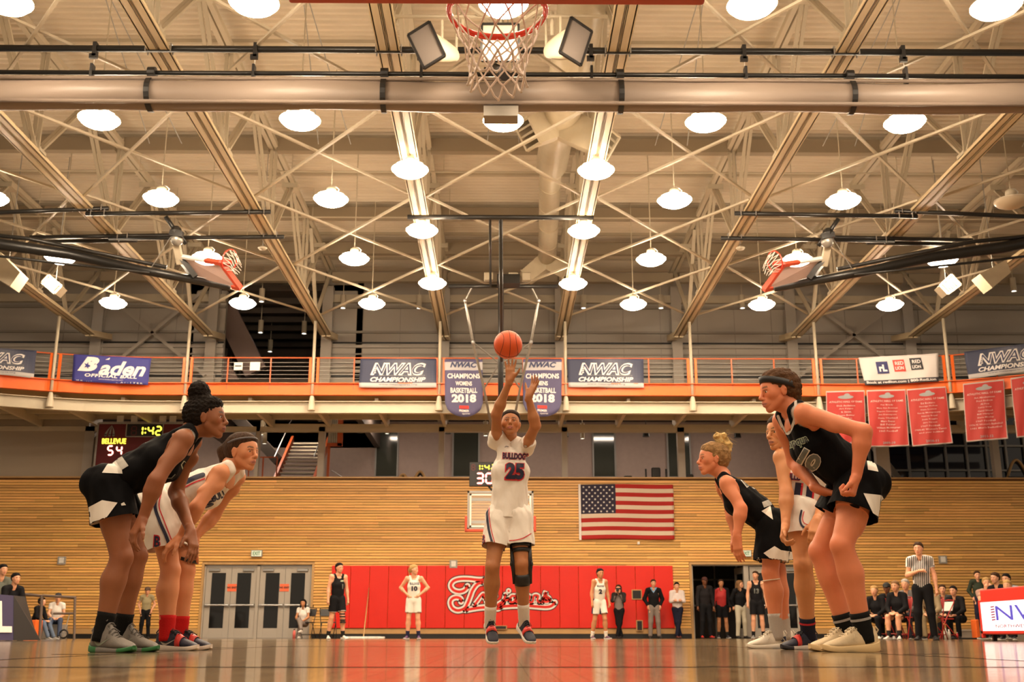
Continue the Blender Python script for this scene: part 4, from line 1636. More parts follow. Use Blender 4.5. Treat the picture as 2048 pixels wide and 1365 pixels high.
# sail shaped logo
lg = []
for k, (a, b) in enumerate(((0, 0), (7, 2), (14, 6))):
    base = P(211 + k * 8, 871, 33.86).x - s0.x
    top = P(224, 851, 33.86).x - s0.x
    pts = []
    for t in [i / 8 for i in range(9)]:
        pts.append(((base) * (1 - t) + top * t - math.sin(t * PI) * u1 * (1.5 - k * 1.5), t * u1 * 20))
    w_ = [u1 * 5 * (1 - i / 8) + .004 for i in range(9)]
    lg += ribbon(pts, w_)
decal('logo', poly_geo(lg), V((s0.x, 33.858, P(211, 871, 33.86).z)), (1, 0, 0), (0, 0, 1), m_greyink, sb)
for u in (240, 268, 325, 345):
    c = P(u, 842, 33.95)
    MB().span((c.x - .10, 33.95, s0.z), (c.x + .10, 34.0, s0.z + .25)).build('hanger_plate', m_white, sb)

# ------------------------------------------------------------------ red wall padding with team script
pads = empty('wall_padding', (0, YW - .05, .3), 'row of red vinyl wall pads below the flag with a script name across', 'wall padding')
px0, px1 = P(661, 1200, YW - .09).x, P(1348, 1200, YW - .09).x
pz0, pz1 = .30, P(1000, 1132, YW - .1).z
pw = (px1 - px0) / 18
pm = MB()
pm.span((-pw / 2 + .004, -.05, 0), (pw / 2 - .004, 0.0, pz1 - pz0))
pme = pm.mesh('pad')
pme.materials.append(m_red)
pobjs = []
for k in range(18):
    o = bpy.data.objects.new('pad', pme)
    COL.objects.link(o)
    o.location = V((px0 + (k + .5) * pw, YW - .04, pz0)) - pads.location
    o.parent = pads
    md = o.modifiers.new('bevel', 'BEVEL')
    md.width = .012
    md.segments = 2
K_ = 1 / 7.314


def LP(x, y):
    return (860 + x * K_, 1140 + y * K_)


strokes = [
    [(800, 148), (700, 150), (560, 135), (430, 138), (340, 170), (305, 235), (345, 300), (430, 325), (510, 300), (548, 240)],
    [(770, 185), (690, 215), (625, 300), (590, 390), (555, 480), (505, 565), (410, 598), (330, 565), (298, 490), (320, 430), (385, 405), (445, 425), (455, 470)],
    [(520, 592), (700, 562), (860, 548), (1000, 545), (1200, 530), (1400, 528), (1560, 540), (1700, 548), (1780, 530), (1825, 480)],
    [(650, 520), (700, 450), (760, 372), (790, 365), (800, 420)],
    [(905, 390), (860, 385), (825, 440), (840, 490), (890, 490), (925, 440), (905, 390), (960, 385)],
    [(1105, 365), (1085, 440), (1055, 520), (1000, 575), (965, 560), (1010, 500), (1110, 450), (1160, 440)],
    [(1265, 395), (1205, 385), (1165, 430), (1180, 475), (1230, 465), (1275, 395), (1262, 470), (1310, 470)],
    [(1340, 480), (1370, 390), (1355, 470), (1420, 390), (1460, 395), (1440, 470), (1500, 470), (1520, 385), (1580, 385), (1570, 450), (1600, 480)],
    [(1640, 480), (1665, 420), (1690, 330), (1700, 390), (1740, 420), (1730, 465), (1680, 470), (1660, 440), (1690, 415), (1760, 455)],
]
dots = [(1150, 312)]
Yp = YW - .095
cen = P(*LP(1050, 370), Yp)


def to2(x, y):
    p = P(*LP(x, y), Yp)
    return (p.x - cen.x, p.z - cen.z)


for nm, w, mm, dy in (('script_outline', 112, m_blackink, 0.0), ('script_border', 88, m_whiteink, .003), ('script_fill', 36, m_red, .006)):
    mb = MB()
    for si, s in enumerate(strokes):
        big = si < 3
        ww = w * (1.0 if big else (.86 if w > 50 else .8)) * 0.01538 * K_
        pts = catmull([to2(*q) for q in s], 5)
        for pl in ribbon(pts, ww):
            mb.poly([(cen.x + a, Yp - dy, cen.z + b) for a, b in pl])
    mb.build(nm, mm, pads)
    mb = MB()
    for q in dots:
        a, b = to2(*q)
        r_ = w * .5 * .01538 * K_ * .9
        mb.poly([(cen.x + a + r_ * math.cos(t), Yp - dy, cen.z + b + r_ * math.sin(t)) for t in [k * PI / 8 for k in range(16)]])
    mb.build(nm.replace('script', 'script_dot'), mm, pads)
# boxes set into the padding and wall
for (u0, v0, u1_, v1, lab) in ((1263, 1180, 1284, 1200, 'dark upper socket box set in the red padding beside the man in black sweater'),
                              (1272, 1241, 1286, 1263, 'dark lower socket box set in the red padding near the floor')):
    a, b = P(u0, v0, YW - .1), P(u1_, v1, YW - .1)
    r = empty('wall_box', a, lab, 'wall box')
    MB().span((a.x, YW - .12, b.z), (b.x, YW - .085, a.z)).build('wood_frame', m_trimwood, r)
    MB().span((a.x + .03, YW - .13, b.z + .03), (b.x - .03, YW - .118, a.z - .03)).build('plate', m_black, r)
a, b = P(973, 1252, YW - .1), P(1014, 1260, YW - .1)
r = empty('wall_box', a, 'small socket box low on the red padding behind the shooter feet', 'wall box')
MB().span((a.x, YW - .12, b.z), (b.x, YW - .085, a.z)).build('wood_frame', m_trimwood, r)
MB().span((a.x + .03, YW - .13, b.z + .02), (b.x - .03, YW - .118, a.z - .02)).build('plate', m_black, r)
for (u, v, lab) in ((124, 1122, 'left of the seated spectators'), (907, 1129, 'just above the red padding'), (1885, 1120, 'right of the referee')):
    c = P(u, v, YW - .05)
    r = empty('wall_thermostat', c, 'square grey framed wall fixture ' + lab, 'wall fixture')  # square thermostat on the wall
    MB().span((c.x - .12, YW - .10, c.z - .12), (c.x + .12, YW - .03, c.z + .12)).build('frame', m_grey, r)
    MB().span((c.x - .075, YW - .115, c.z - .085), (c.x + .075, YW - .095, c.z + .085)).build('face', m_white, r, bevel=.01)
c = P(1277, 1087, YW - .05)
o = MB().span((c.x - .035, YW - .10, c.z - .045), (c.x + .035, YW - .03, c.z + .045)).build('wall_plate', m_white, None, bevel=.008)
tag(o, 'tiny white wall plate just under the flag', 'wall fixture')
for (u, lab) in ((514, 'green lettered EXIT sign over the closed grey doors'), (1491, 'green lettered EXIT sign over the open doorway')):
    c = P(u, 1108, YW - .05)
    r = empty('exit_sign', c, lab, 'exit sign')
    MB().span((c.x - .17, YW - .12, c.z - .10), (c.x + .17, YW - .04, c.z + .10)).build('case', m_grey, r)
    MB().span((c.x - .15, YW - .13, c.z - .085), (c.x + .15, YW - .118, c.z + .085)).build('face', mat('exit face', (.62, .66, .55), .5, emit=(.8, .9, .7), estr=.25), r)
    decal('lettering', fit(text_geo('EXIT', 1, .02), .22, .11), (c.x, YW - .134, c.z), (1, 0, 0), (0, 0, 1), mat('exit green', (.03, .22, .08), .5), r)

# ------------------------------------------------------------------ flag
TL, TR, BL_, BR_ = P(1161, 970, YW - .10), P(1346, 969, YW - .10), P(1162, 1080, YW - .10), P(1349, 1079, YW - .10)
fred, fwhite, fblue = (.42, .015, .012), (.70, .58, .46), (.025, .02, .045)


def flagcol(s, t):
    if s < .375 and t < 7 / 13:
        return fblue
    return fred if int(t * 13) % 2 == 0 else fwhite


m_flag = mat('flag cloth', rough=.8, vcol=True)
flag = empty('flag', TL, 'large american flag hung flat on the slatted wood wall', 'flag')
fc = grid_cloth('flag_cloth', TL, TR, BL_, BR_, 40, 39, lambda s, t: V((.01 * math.sin(t * 5) * (1 - t), .015 * math.sin(s * 9 + t * 3), .02 * math.sin(s * 5.2) * .8)), m_flag, flag, colfn=flagcol)
bv = bvh_of([fc])
star = MB()
geo_v, geo_f = [], []
W_ = (TR - TL).length
H_ = (TL - BL_).length
for r in range(9):
    for k in range(6 if r % 2 == 0 else 5):
        cx = W_ * .375 * ((k + (.5 if r % 2 == 0 else 1.0)) / 6)
        cy_ = -H_ * 7 / 13 * ((r + .8) / 9.6)
        o = len(geo_v)
        geo_v.append(V((cx, cy_, 0)))
        for q in range(10):
            rr_ = (.034 if q % 2 == 0 else .014) * W_ / 2.9 * 1.15
            a = PI / 2 + q * PI / 5
            geo_v.append(V((cx + rr_ * math.cos(a), cy_ + rr_ * math.sin(a), 0)))
        geo_f += [(o, o + 1 + q, o + 1 + (q + 1) % 10) for q in range(10)]
decal('stars', (geo_v, geo_f), TL, TR - TL, TL - BL_, m_whiteink, flag, bv, off=.006)
MB().bar(TL + V((-.035, 0, .01)), BL_ + V((-.02, 0, -.01)), .07, .02, up=V((0, -1, 0))).build('heading', m_whiteink, flag)


# ------------------------------------------------------------------ banners on the track rail
def yat(u, v, dy=-.12):
    Y = 31.0
    for _ in range(6):
        Y = track_y(P(u, v, Y).x) + dy
    return Y


def banner(label, corners, colfn_or_col, items, cat='banner', group=None, wave=.03, nx=24, ny=12, dy=-.12, pointed=0.0, border=None):
    TL, TR, BL_, BR_ = [P(u, v, yat(u, v, dy)) for u, v in corners]
    r = empty('banner', TL, label, cat, group)
    if callable(colfn_or_col):
        m, cf = mat('banner cloth', rough=.65, vcol=True, bump=.12, bscale=4), colfn_or_col
    else:
        cc = colfn_or_col
        m, cf = mat('banner cloth', rough=.65, vcol=True, bump=.12, bscale=4), (lambda s, t: cc)
    ph = random.random() * 6
    dn = (BL_ - TL)

    def off(s, t):
        o = V((0, wave * math.sin(s * 7 + ph + t * 2) + wave * .5 * math.sin(s * 17 + t * 5), 0)) * (.3 + .7 * t)
        if pointed:
            o += dn * (pointed * t ** 3 * math.sqrt(max(0, 1 - (2 * s - 1) ** 2)))
        return o
    cl = grid_cloth('cloth', TL, TR, BL_, BR_, nx, ny, off, m, r, th=.003, colfn=cf)
    bv = bvh_of([cl])
    right = ((TR - TL) + (BR_ - BL_)) / 2
    W = right.length
    up = (TL - BL_)
    H = up.length
    for it in items:
        s, t, geo, w, h, mm = it[:6]
        off_ = (it[6] if len(it) > 6 else .006) * 1.8
        c = TL.lerp(TR, s).lerp(BL_.lerp(BR_, s), t)
        decal('lettering', fit(geo, w * W, h * H), c, right, up, mm, r, bv, off=off_)
    return r


m_bnavy = mat('banner navy letters', (.05, .06, .13), .7)


def nwac_items(cy=.36, full=True):
    return [(.5, cy, text_geo('NWAC', 1, .06, .35), .72, .44, m_whiteink, .005), (.5, cy, text_geo('NWAC', 1, -.002, .35), .66, .34, m_bnavy, .009),
            (.20, cy, poly_geo([[(0, k * .2), (.3, k * .2), (.3, k * .2 + .1), (0, k * .2 + .1)] for k in range(5)]), .025, .30, m_whiteink, .012),
            (.5, .72, text_geo('CHAMPIONSHIP', 1, .035, .3), .72, .16, m_whiteink), (.5, .90, text_geo('www.nwacsports.org', 1, 0), .5, .055, m_navyink),
            (.55, .585, text_geo('NORTHWEST ATHLETIC CONFERENCE', 1, 0), .6, .045, m_greyink)]


def nwac_col(s, t):
    if t > .82:
        return (.50, .48, .48)
    k = max(0, .30 - abs(s - (.55 + .25 * t))) * .25
    return (.035 + k, .042 + k, .085 + k)


banner('navy championship banner left of the centre pennants', [(721, 718), (873, 718), (718, 776), (873, 776)], nwac_col, nwac_items(), group='navy championship banners')
banner('navy championship banner right of the centre pennants', [(1134, 718), (1287, 718), (1137, 775), (1288, 776)], nwac_col, nwac_items(), group='navy championship banners')
banner('navy championship banner cut by the left picture edge', [(-84, 690), (74, 702), (-86, 741), (67, 757)], nwac_col, nwac_items(), group='navy championship banners')
banner('navy championship banner cut by the right picture edge', [(1928, 704), (2088, 683), (1938, 759), (2098, 737)], nwac_col, nwac_items(), group='navy championship banners')


def baden_col(s, t):
    return (.035, .035, .22)


star5 = [(math.cos(PI / 2 + q * PI / 5 - .3) * (1 if q % 2 == 0 else .4), math.sin(PI / 2 + q * PI / 5 - .3) * (1 if q % 2 == 0 else .4)) for q in range(10)]
banner('blue official ball banner with white slanted lettering', [(147, 709), (303, 717), (145, 763), (296, 771)], baden_col,
       [(.20, .34, text_geo('B', 1, .07, .45), .28, .54, m_whiteink), (.64, .44, text_geo('aden', 1, .03, .4), .62, .54, m_whiteink),
        (.19, .40, poly_geo([star5]), .085, .26, mat('banner blue', (.035, .035, .22), .65), .012),
        (.44, .10, poly_geo([[(0, 0), (1, .1), (1.2, 1)]]), .06, .09, m_whiteink),
        (.5, .74, text_geo('OFFICIAL BALL', 1, .03, .2, spacing=1.1), .68, .12, m_whiteink), (.5, .87, text_geo('www.badensports.com', 1), .32, .05, m_whiteink),
        (.15, .955, text_geo('vi x   , . -', 1, .01), .2, .05, m_whiteink), (.75, .955, text_geo('-.  A r - 1 T E R', 1, .01), .35, .05, m_whiteink)])


def penn_col(s, t):
    if .035 < t < .25 and .02 < s < .98:
        return (.46, .44, .46)
    return (.085, .075, .16)


for who, cs, lab in (('WOMENS', [(889, 719), (965, 719), (890, 806), (966, 806)], 'hanging pennant reading champions womens basketball 2018'),
                     ('MENS', [(1046, 719), (1124, 719), (1046, 806), (1123, 806)], 'hanging pennant reading champions mens basketball 2018')):
    banner(lab, cs, penn_col, [(.5, .13, text_geo('NWAC', 1, .05, .3), .72, .13, m_bnavy), (.5, .39, text_geo('CHAMPIONS', 1, .03), .86, .115, m_whiteink),
                               (.5, .56, text_geo(who, 1, .03), .43 if who == 'WOMENS' else .28, .10, m_whiteink), (.5, .72, text_geo('BASKETBALL', 1, .03), .70, .12, m_whiteink),
                               (.5, .90, text_geo('2018', 1, .05), .64, .19, m_whiteink), (.5, 1.10, poly_geo([[(0, 0), (1, 0), (1, .3), (0, .3)]]), .25, .07, m_redink),
                               (.5, 1.18, text_geo('PREMIER', 1, .02), .25, .05, m_whiteink), (.55, 1.25, text_geo('sports', 1), .2, .04, m_whiteink)],
           nx=16, ny=16, wave=.035, pointed=.32, dy=-.16)
red_sq = mat('poster red', (.60, .06, .04), .6)
dk_sq = mat('poster dark', (.03, .03, .035), .6)
sq = poly_geo([[(0, 0), (1, 0), (1, 1), (0, 1)]])


def rl_col(s, t):
    return (.055, .05, .06) if t > .84 else (.62, .57, .55)


banner('white hotel sponsor banner with three square logos', [(1717, 716), (1876, 707), (1729, 772), (1877, 764)], rl_col,
       [(.28, .40, sq, .155, .42, mat('poster navy', (.03, .03, .12), .6)), (.285, .42, text_geo('rL', 1, .05), .105, .24, m_whiteink, .012),
        (.50, .36, sq, .15, .42, red_sq), (.5, .28, text_geo('RED', 1, .02), .11, .12, m_whiteink, .02), (.5, .45, text_geo('LION', 1, .02), .11, .12, m_whiteink, .02),
        (.72, .33, sq, .155, .42, dk_sq), (.72, .25, text_geo('RED', 1, .02), .11, .12, m_whiteink, .02), (.72, .43, text_geo('LION', 1, .02), .11, .12, m_whiteink, .02),
        (.5, .92, text_geo('Book at redlion.com | 800-RedLion', 1, .02), .90, .115, m_whiteink)], wave=.04)
m_halltxt = mat('banner pale letters', (.60, .42, .38), .7)
halls = [
    ([(1652, 783), (1729, 781), (1655, 895), (1735, 894)], ['Dick Anderson', 'Art Feiges', 'R Smith', 'Steve Buhler', 'Mary Kim', 'Ed Hall', 'Jim Ross', '1967 Football'], '2008-09', 'first'),
    ([(1733, 781), (1811, 779), (1740, 895), (1818, 893)], ['Pat Brady', 'Mary Ann Bowman', 'Eugene Cummings', 'Jim Davenport', 'Steve Okerlund', 'Marc Evans', 'Bill Felder', 'William McWhirter', '1965 Football'], '2009-10', 'second'),
    ([(1813, 779), (1892, 773), (1825, 894), (1906, 887)], ['Ed Boitano', 'George Hollow', 'Dave Lowery', 'Randy Montgomery', 'Nancy Royal', 'Juan Reggio', 'Jim Street', '1967 Football', "1984-85 Women's Tennis", 'and year Softball'], '2010-11', 'third'),
    ([(1926, 768), (2008, 759), (1933, 885), (2016, 878)], ['Art Abrahamson', 'Fred Andrew', 'Al Fox', 'Larry Dow', 'Carol Wood', 'Bill Harper', 'Dave Mosley', '1967 Football', "1974-75 Women's Basketball", "1981 Men's Basketball"], '2011-12', 'fourth'),
    ([(2021, 757), (2100, 744), (2032, 877), (2112, 866)], ['Al Ochs', 'Bob Dean', 'Carl Moss', 'Dee Ward', 'Jan Hill', 'Kay Wynn'], '2012-13', 'fifth'),
]


def hall_col(s, t):
    return (.46, .38, .35) if (s < .02 or s > .98 or t < .012 or t > .988) else (.44, .035, .028)


for cs, names, yr, nth in halls:
    its = [(.5, .10, poly_geo([[(math.cos(a) * 2.4, math.sin(a) * .8) for a in [k * PI / 10 for k in range(20)]], [(math.cos(a) * .9 + .4, math.sin(a) * .9 + .7) for a in [k * PI / 8 for k in range(16)]]]), .40, .10, m_greyink),
           (.5, .20, text_geo('ATHLETIC HALL OF FAME', 1, .02, res=1), .84, .035, m_halltxt), (.5, .93, text_geo(yr, 1, .02, res=1), .32, .045, m_greyink)]
    for k, nme in enumerate(names):
        its.append((.5, .27 + k * .057, text_geo(nme, 1, .015, res=1), min(.8, .036 * len(nme)), .030, m_halltxt))
    banner('red athletic hall of fame banner, %s from the left of the row' % nth, cs, hall_col, its, group='red hall of fame banners', wave=.03, nx=50, ny=44, dy=-.16)

# ------------------------------------------------------------------ scorer tables
tb = empty('scorer_table', (8.1, 17, 0), 'red scorer table with lit white sponsor panel at the right edge', 'table')
m_redtable = mat('red table vinyl', (.62, .03, .02), .45)
ty1 = 18.3
ty0 = 12.5
tx = (1964 - 1004) / 2200 * (ty1 * .966 + .1)
tz = P(1962, 1181, ty1).z
pz_t, pz_b = P(1966, 1206, ty1).z, P(1970, 1263, ty1).z
MB().span((tx + .02, ty0, .10), (tx + .75, ty1, tz)).build('table_body', m_redtable, tb, bevel=.02, seg=2)
MB().span((tx - .015, ty0 + .1, max(.06, pz_b)), (tx + .02, ty1 - .06, pz_t)).build('light_panel', mat('lit panel', (.9, .88, .9), .4, emit=(1.0, .88, .88), estr=1.0), tb)
fr = MB()
fr.span((tx - .025, ty0, pz_t), (tx + .02, ty1, pz_t + .03))
fr.span((tx - .025, ty0, max(.04, pz_b - .04)), (tx + .02, ty1, max(.06, pz_b)))
fr.span((tx - .025, ty1 - .06, .05), (tx + .02, ty1, pz_t))
fr.build('panel_frame', m_redtable, tb)
for yy in (ty1 - .1, ty1 - 2.2):
    MB().span((tx + .1, yy - .05, 0), (tx + .16, yy, .12)).build('leg', m_black, tb)
blue_ink = mat('lit blue letters', (.04, .04, .35), .5, emit=(.12, .10, .60), estr=.6)
hh = pz_t - max(.06, pz_b)
decal('lettering', fit(text_geo('NWAC', 1, .0), 2.9, hh * .50), (tx - .018, ty1 - .60 - 1.45, max(.06, pz_b) + hh * .60), (0, -1, 0), (0, 0, 1), blue_ink, tb)
decal('lettering', fit(text_geo('NORTHWEST ATHLETIC CONFERENCE', 1, .01), 3.3, hh * .11), (tx - .018, ty1 - .60 - 1.6, max(.06, pz_b) + hh * .16), (0, -1, 0), (0, 0, 1), mat('lit maroon letters', (.3, .03, .12), .5), tb)
decal('lattice_mark', fit(poly_geo([[(0, k * .2), (.3, k * .2 + .03), (.3, k * .2 + .13), (0, k * .2 + .1)] for k in range(6)]), .14, hh * .5), (tx - .018, ty1 - .50, max(.06, pz_b) + hh * .60), (0, -1, 0), (0, 0, 1), mat('lit maroon letters', (.3, .03, .12), .5), tb)
bd = empty('banner_table', (-8.3, 17, 0), 'navy draped table with a white letter at the left edge', 'table')
lx = (40 - 1004) / 2200 * (19.0 * .966 + .1)
lz = P(30, 1193, 19).z
m_drape = mat('navy drape', (.035, .03, .09), .7)
MB().add([(lx, 19.2, lz), (lx - .9, 19.2, lz), (lx - .9, 13.5, lz), (lx, 13.5, lz), (lx + .10, 19.25, 0.01), (lx - 1, 19.25, 0.01), (lx - 1, 13.4, 0.01), (lx + .10, 13.4, 0.01)],
         [(0, 3, 2, 1), (0, 1, 5, 4), (1, 2, 6, 5), (2, 3, 7, 6), (3, 0, 4, 7)]).build('drape', m_drape, bd)
MB().add([(lx + .003, 19.2, lz), (lx + .003, 18.75, lz + .001), (lx + .105, 18.7, 0.01), (lx + .30, 19.3, 0.01), (lx + .2, 19.25, .2)], [(0, 1, 2, 3, 4)]).build('end_flap', m_black, bd)
mid = V((lx + .055, 18.35, lz * .52))
decal('lettering', fit(text_geo('L', 1, .03), .55, lz * .68), mid + V((.012, 0, 0)), (0, 1, 0), (-.13, 0, 1), m_whiteink, bd)

# ------------------------------------------------------------------ bleachers
m_bleach = mat('grey bleacher board', (.26, .235, .205), .6)


def bleachers(sgn, x0, label, y1, tiers=6):
    r = empty('bleachers', (sgn * x0, 28, 0), label, 'bleachers')
    for k in range(tiers):
        xa = x0 + k * .42
        zt = .24 + k * .22
        lo, hi = (sgn * xa, 20.5, 0.0), (sgn * (xa + .42), y1, zt - .04)
        MB().span(tuple(min(a, b) for a, b in zip(lo, hi)), tuple(max(a, b) for a, b in zip(lo, hi))).build('riser', mat('bleacher riser', (.19, .165, .14), .7), r)
        lo, hi = (sgn * (xa - .02), 20.4, zt - .04), (sgn * (xa + .44), y1 + .03, zt)
        MB().span(tuple(min(a, b) for a, b in zip(lo, hi)), tuple(max(a, b) for a, b in zip(lo, hi))).build('tread', m_bleach, r)
    return r


bleachers(1, 12.55, 'grey stepped bleachers at the right behind the scorer table', 31.0)
bleachers(-1, 12.3, 'grey stepped bleachers at the left behind the navy table', 30.0)


# ------------------------------------------------------------------ chairs
def folding_chair(c, face, m_frame, m_seat, label, m_back=None, group=None):
    """c: floor point under the seat centre; face: unit direction the sitter looks."""
    r = empty('folding_chair', c, label, 'chair', group)
    f = V(face).normalized()
    s = V((-f.y, f.x, 0))
    c = V(c)
    up = V((0, 0, 1))
    for sg in (-1, 1):
        o = s * .22 * sg
        MB().path([c + o + f * .24 + up * .01, c + o + f * .02 + up * .46, c + o - f * .22 + up * .82, c + o * .9 - f * .235 + up * .87], .012, 8).build('front_leg', m_frame, r, smooth=True)
        MB().path([c + o * .93 - f * .26 + up * .01, c + o * .93 + f * .12 + up * .44], .012, 8).build('rear_leg', m_frame, r, smooth=True)
    MB().path([c + s * -.205 - f * .235 + up * .87, c - f * .24 + up * .885, c + s * .205 - f * .235 + up * .87], .012, 8).build('top_bar', m_frame, r, smooth=True)
    for z_, q in ((.12, .21), (.10, -.22)):
        MB().tube(c + f * q * .9 + s * .21 + up * z_, c + f * q * .9 - s * .21 + up * z_, .009, n=6).build('stretcher', m_frame, r)
    R = Matrix((s, f, up)).transposed()
    MB().box(c + up * .455, (.40, .40, .03), R).build('seat', m_seat, r, bevel=.012, seg=2)
    bdir = (f * -.09 + up * .30).normalized()
    Rb = Matrix((s, bdir.cross(s) * -1, bdir)).transposed()
    MB().box(c - f * .205 + up * .74, (.40, .02, .22), Rb).build('backrest', m_back or m_seat, r, bevel=.008, seg=2)
    return r


def floor_at(u, Y):
    p = P(u, 1275, Y)
    return V((p.x, Y, 0))


folding_chair(floor_at(612, 33.3), (-.15, -1, 0), m_blackmetal, m_black, 'black folding chair under the seated girl beside the doors')
folding_chair(floor_at(655, 33.3), (.35, -1, 0), m_blackmetal, m_black, 'empty black folding chair left of the red padding')
m_redmetal = mat('red chair steel', (.40, .02, .015), .4)
folding_chair(floor_at(1886, 26.2), (-1, -.25, 0), m_redmetal, m_redmetal, 'empty red folding chair with white back right of the referee', m_back=m_white)

# dust mop leaning on the padding
mop = empty('dust_mop', floor_at(725, 31), 'wide dust mop with long wooden handle leaning beside the left far player', 'mop')
a, b = P(738, 1177, YW - .16), V((floor_at(727, 31).x, 31.0, .05))
MB().tube(b, a, .016, n=8).build('handle', m_trimwood, mop, smooth=True)
mb = MB()
x0, x1 = floor_at(685, 31).x, floor_at(769, 31).x
for k in range(36):
    xx = x0 + (x1 - x0) * (k + .5) / 36
    mb.box((xx, 31, .028), (.045, .16 + .03 * random.random(), .05 + .012 * random.random()))
mb.build('mop_head', m_white, mop, bevel=.01)
MB().span((x0 + .1, 30.97, .05), (x1 - .1, 31.03, .065)).build('frame', m_alu, mop)

# rolling rail frame, orange boxes at the left
cf = empty('rail_cart', floor_at(118, 26), 'brown metal rail frame with crossbars in front of the left spectators', 'rail')
m_railm = mat('brown metal', (.16, .12, .10), .5, metal=.4)
q = lambda u, v: P(u, v, 26)
for a, b, w in (((84, 1191), (80, 1272), .035), ((150, 1196), (149, 1272), .03), ((0, 1184), (84, 1193), .03), ((84, 1192), (152, 1196), .03), ((107, 1228), (150, 1228), .025)):
    pa, pb = q(*a), q(*b)
    pb.z = max(pb.z, .0) if b[1] > 1265 else pb.z
    if b[1] > 1265:
        pb.z = 0.0
    MB().tube(pa, pb, w, n=8).build('bar', m_railm, cf)
wc = empty('rollator', floor_at(112, 29), 'small wheeled frame beside the seated spectator in white tee', 'walker')
for u, v in ((94, 1264), (128, 1264)):
    c = P(u, v, 29)
    c.z = .125
    R = Matrix.Rotation(PI / 2, 3, 'X')
    MB().path(ring_pts(c, .10, 20, R), .022, 8, closed=True).build('wheel', m_black, wc, smooth=True)
    for k in range(3):
        a = k * PI / 3
        MB().tube(c + R @ V((math.cos(a) * .1, math.sin(a) * .1, 0)), c - R @ V((math.cos(a) * .1, math.sin(a) * .1, 0)), .008, n=5).build('spoke', m_grey, wc)
    MB().tube(c, c + V((.1, 0, .5)), .012, n=6).build('leg', m_grey, wc)
c0 = P(112, 1235, 29)
MB().tube(V((P(94, 1264, 29).x + .1, 29, .62)), V((P(128, 1264, 29).x + .1, 29, .62)), .014, n=6).build('crossbar', m_grey, wc)
ob = mat('orange plastic', (.85, .15, .02), .5)
a, b = P(52, 1241, 27), P(78, 1258, 27)
o = MB().span((a.x, 26.8, .0), (b.x, 27.2, a.z)).build('storage_box', ob, None, bevel=.02, seg=2)
tag(o, 'bright orange box on the floor near the left table', 'box')
a, b = P(1947, 1240, 27.5), P(1956, 1254, 27.5)
o = MB().span((a.x, 27.4, .0), (b.x, 27.7, a.z)).build('storage_box', ob, None, bevel=.02, seg=2)
tag(o, 'small orange box beside the red scorer table', 'box')
# bottles
def bottle(u, Y, h, col, label, cap=(.8, .8, .8)):
    c = floor_at(u, Y)
    r = empty('bottle', c, label, 'bottle')
    w = h * .16
    MB().lathe([(0, 0), (w, .005), (w, h * .62), (w * .8, h * .75), (w * .45, h * .85), (w * .45, h * .90), (0, h * .90)], 14, c).build('body', mat('bottle ' + str(col), col, .3), r, smooth=True)
    MB().lathe([(w * .5, h * .88), (w * .5, h), (0, h)], 12, c).build('cap', mat('cap ' + str(cap), cap, .4), r)


bottle(588, 32.9, .27, (.75, .15, .13), 'pink drinks bottle on the floor left of the seated girl', (.02, .02, .02))
bottle(1892, 25.6, .24, (.62, .60, .56), 'clear water bottle on the floor under the red chair')
bottle(1899, 25.6, .22, (.55, .50, .46), 'second clear water bottle right beside the red chair leg')
bottle(1915, 26.3, .16, (.70, .05, .05), 'small red cup-like bottle on the dark mat')
o = MB().span((P(1885, 1270, 26.5).x, 26.1, 0), (P(1940, 1270, 26.5).x, 26.9, .035)).build('floor_mat', m_black)
tag(o, 'dark flat mat on the floor near the right bleachers', 'mat')

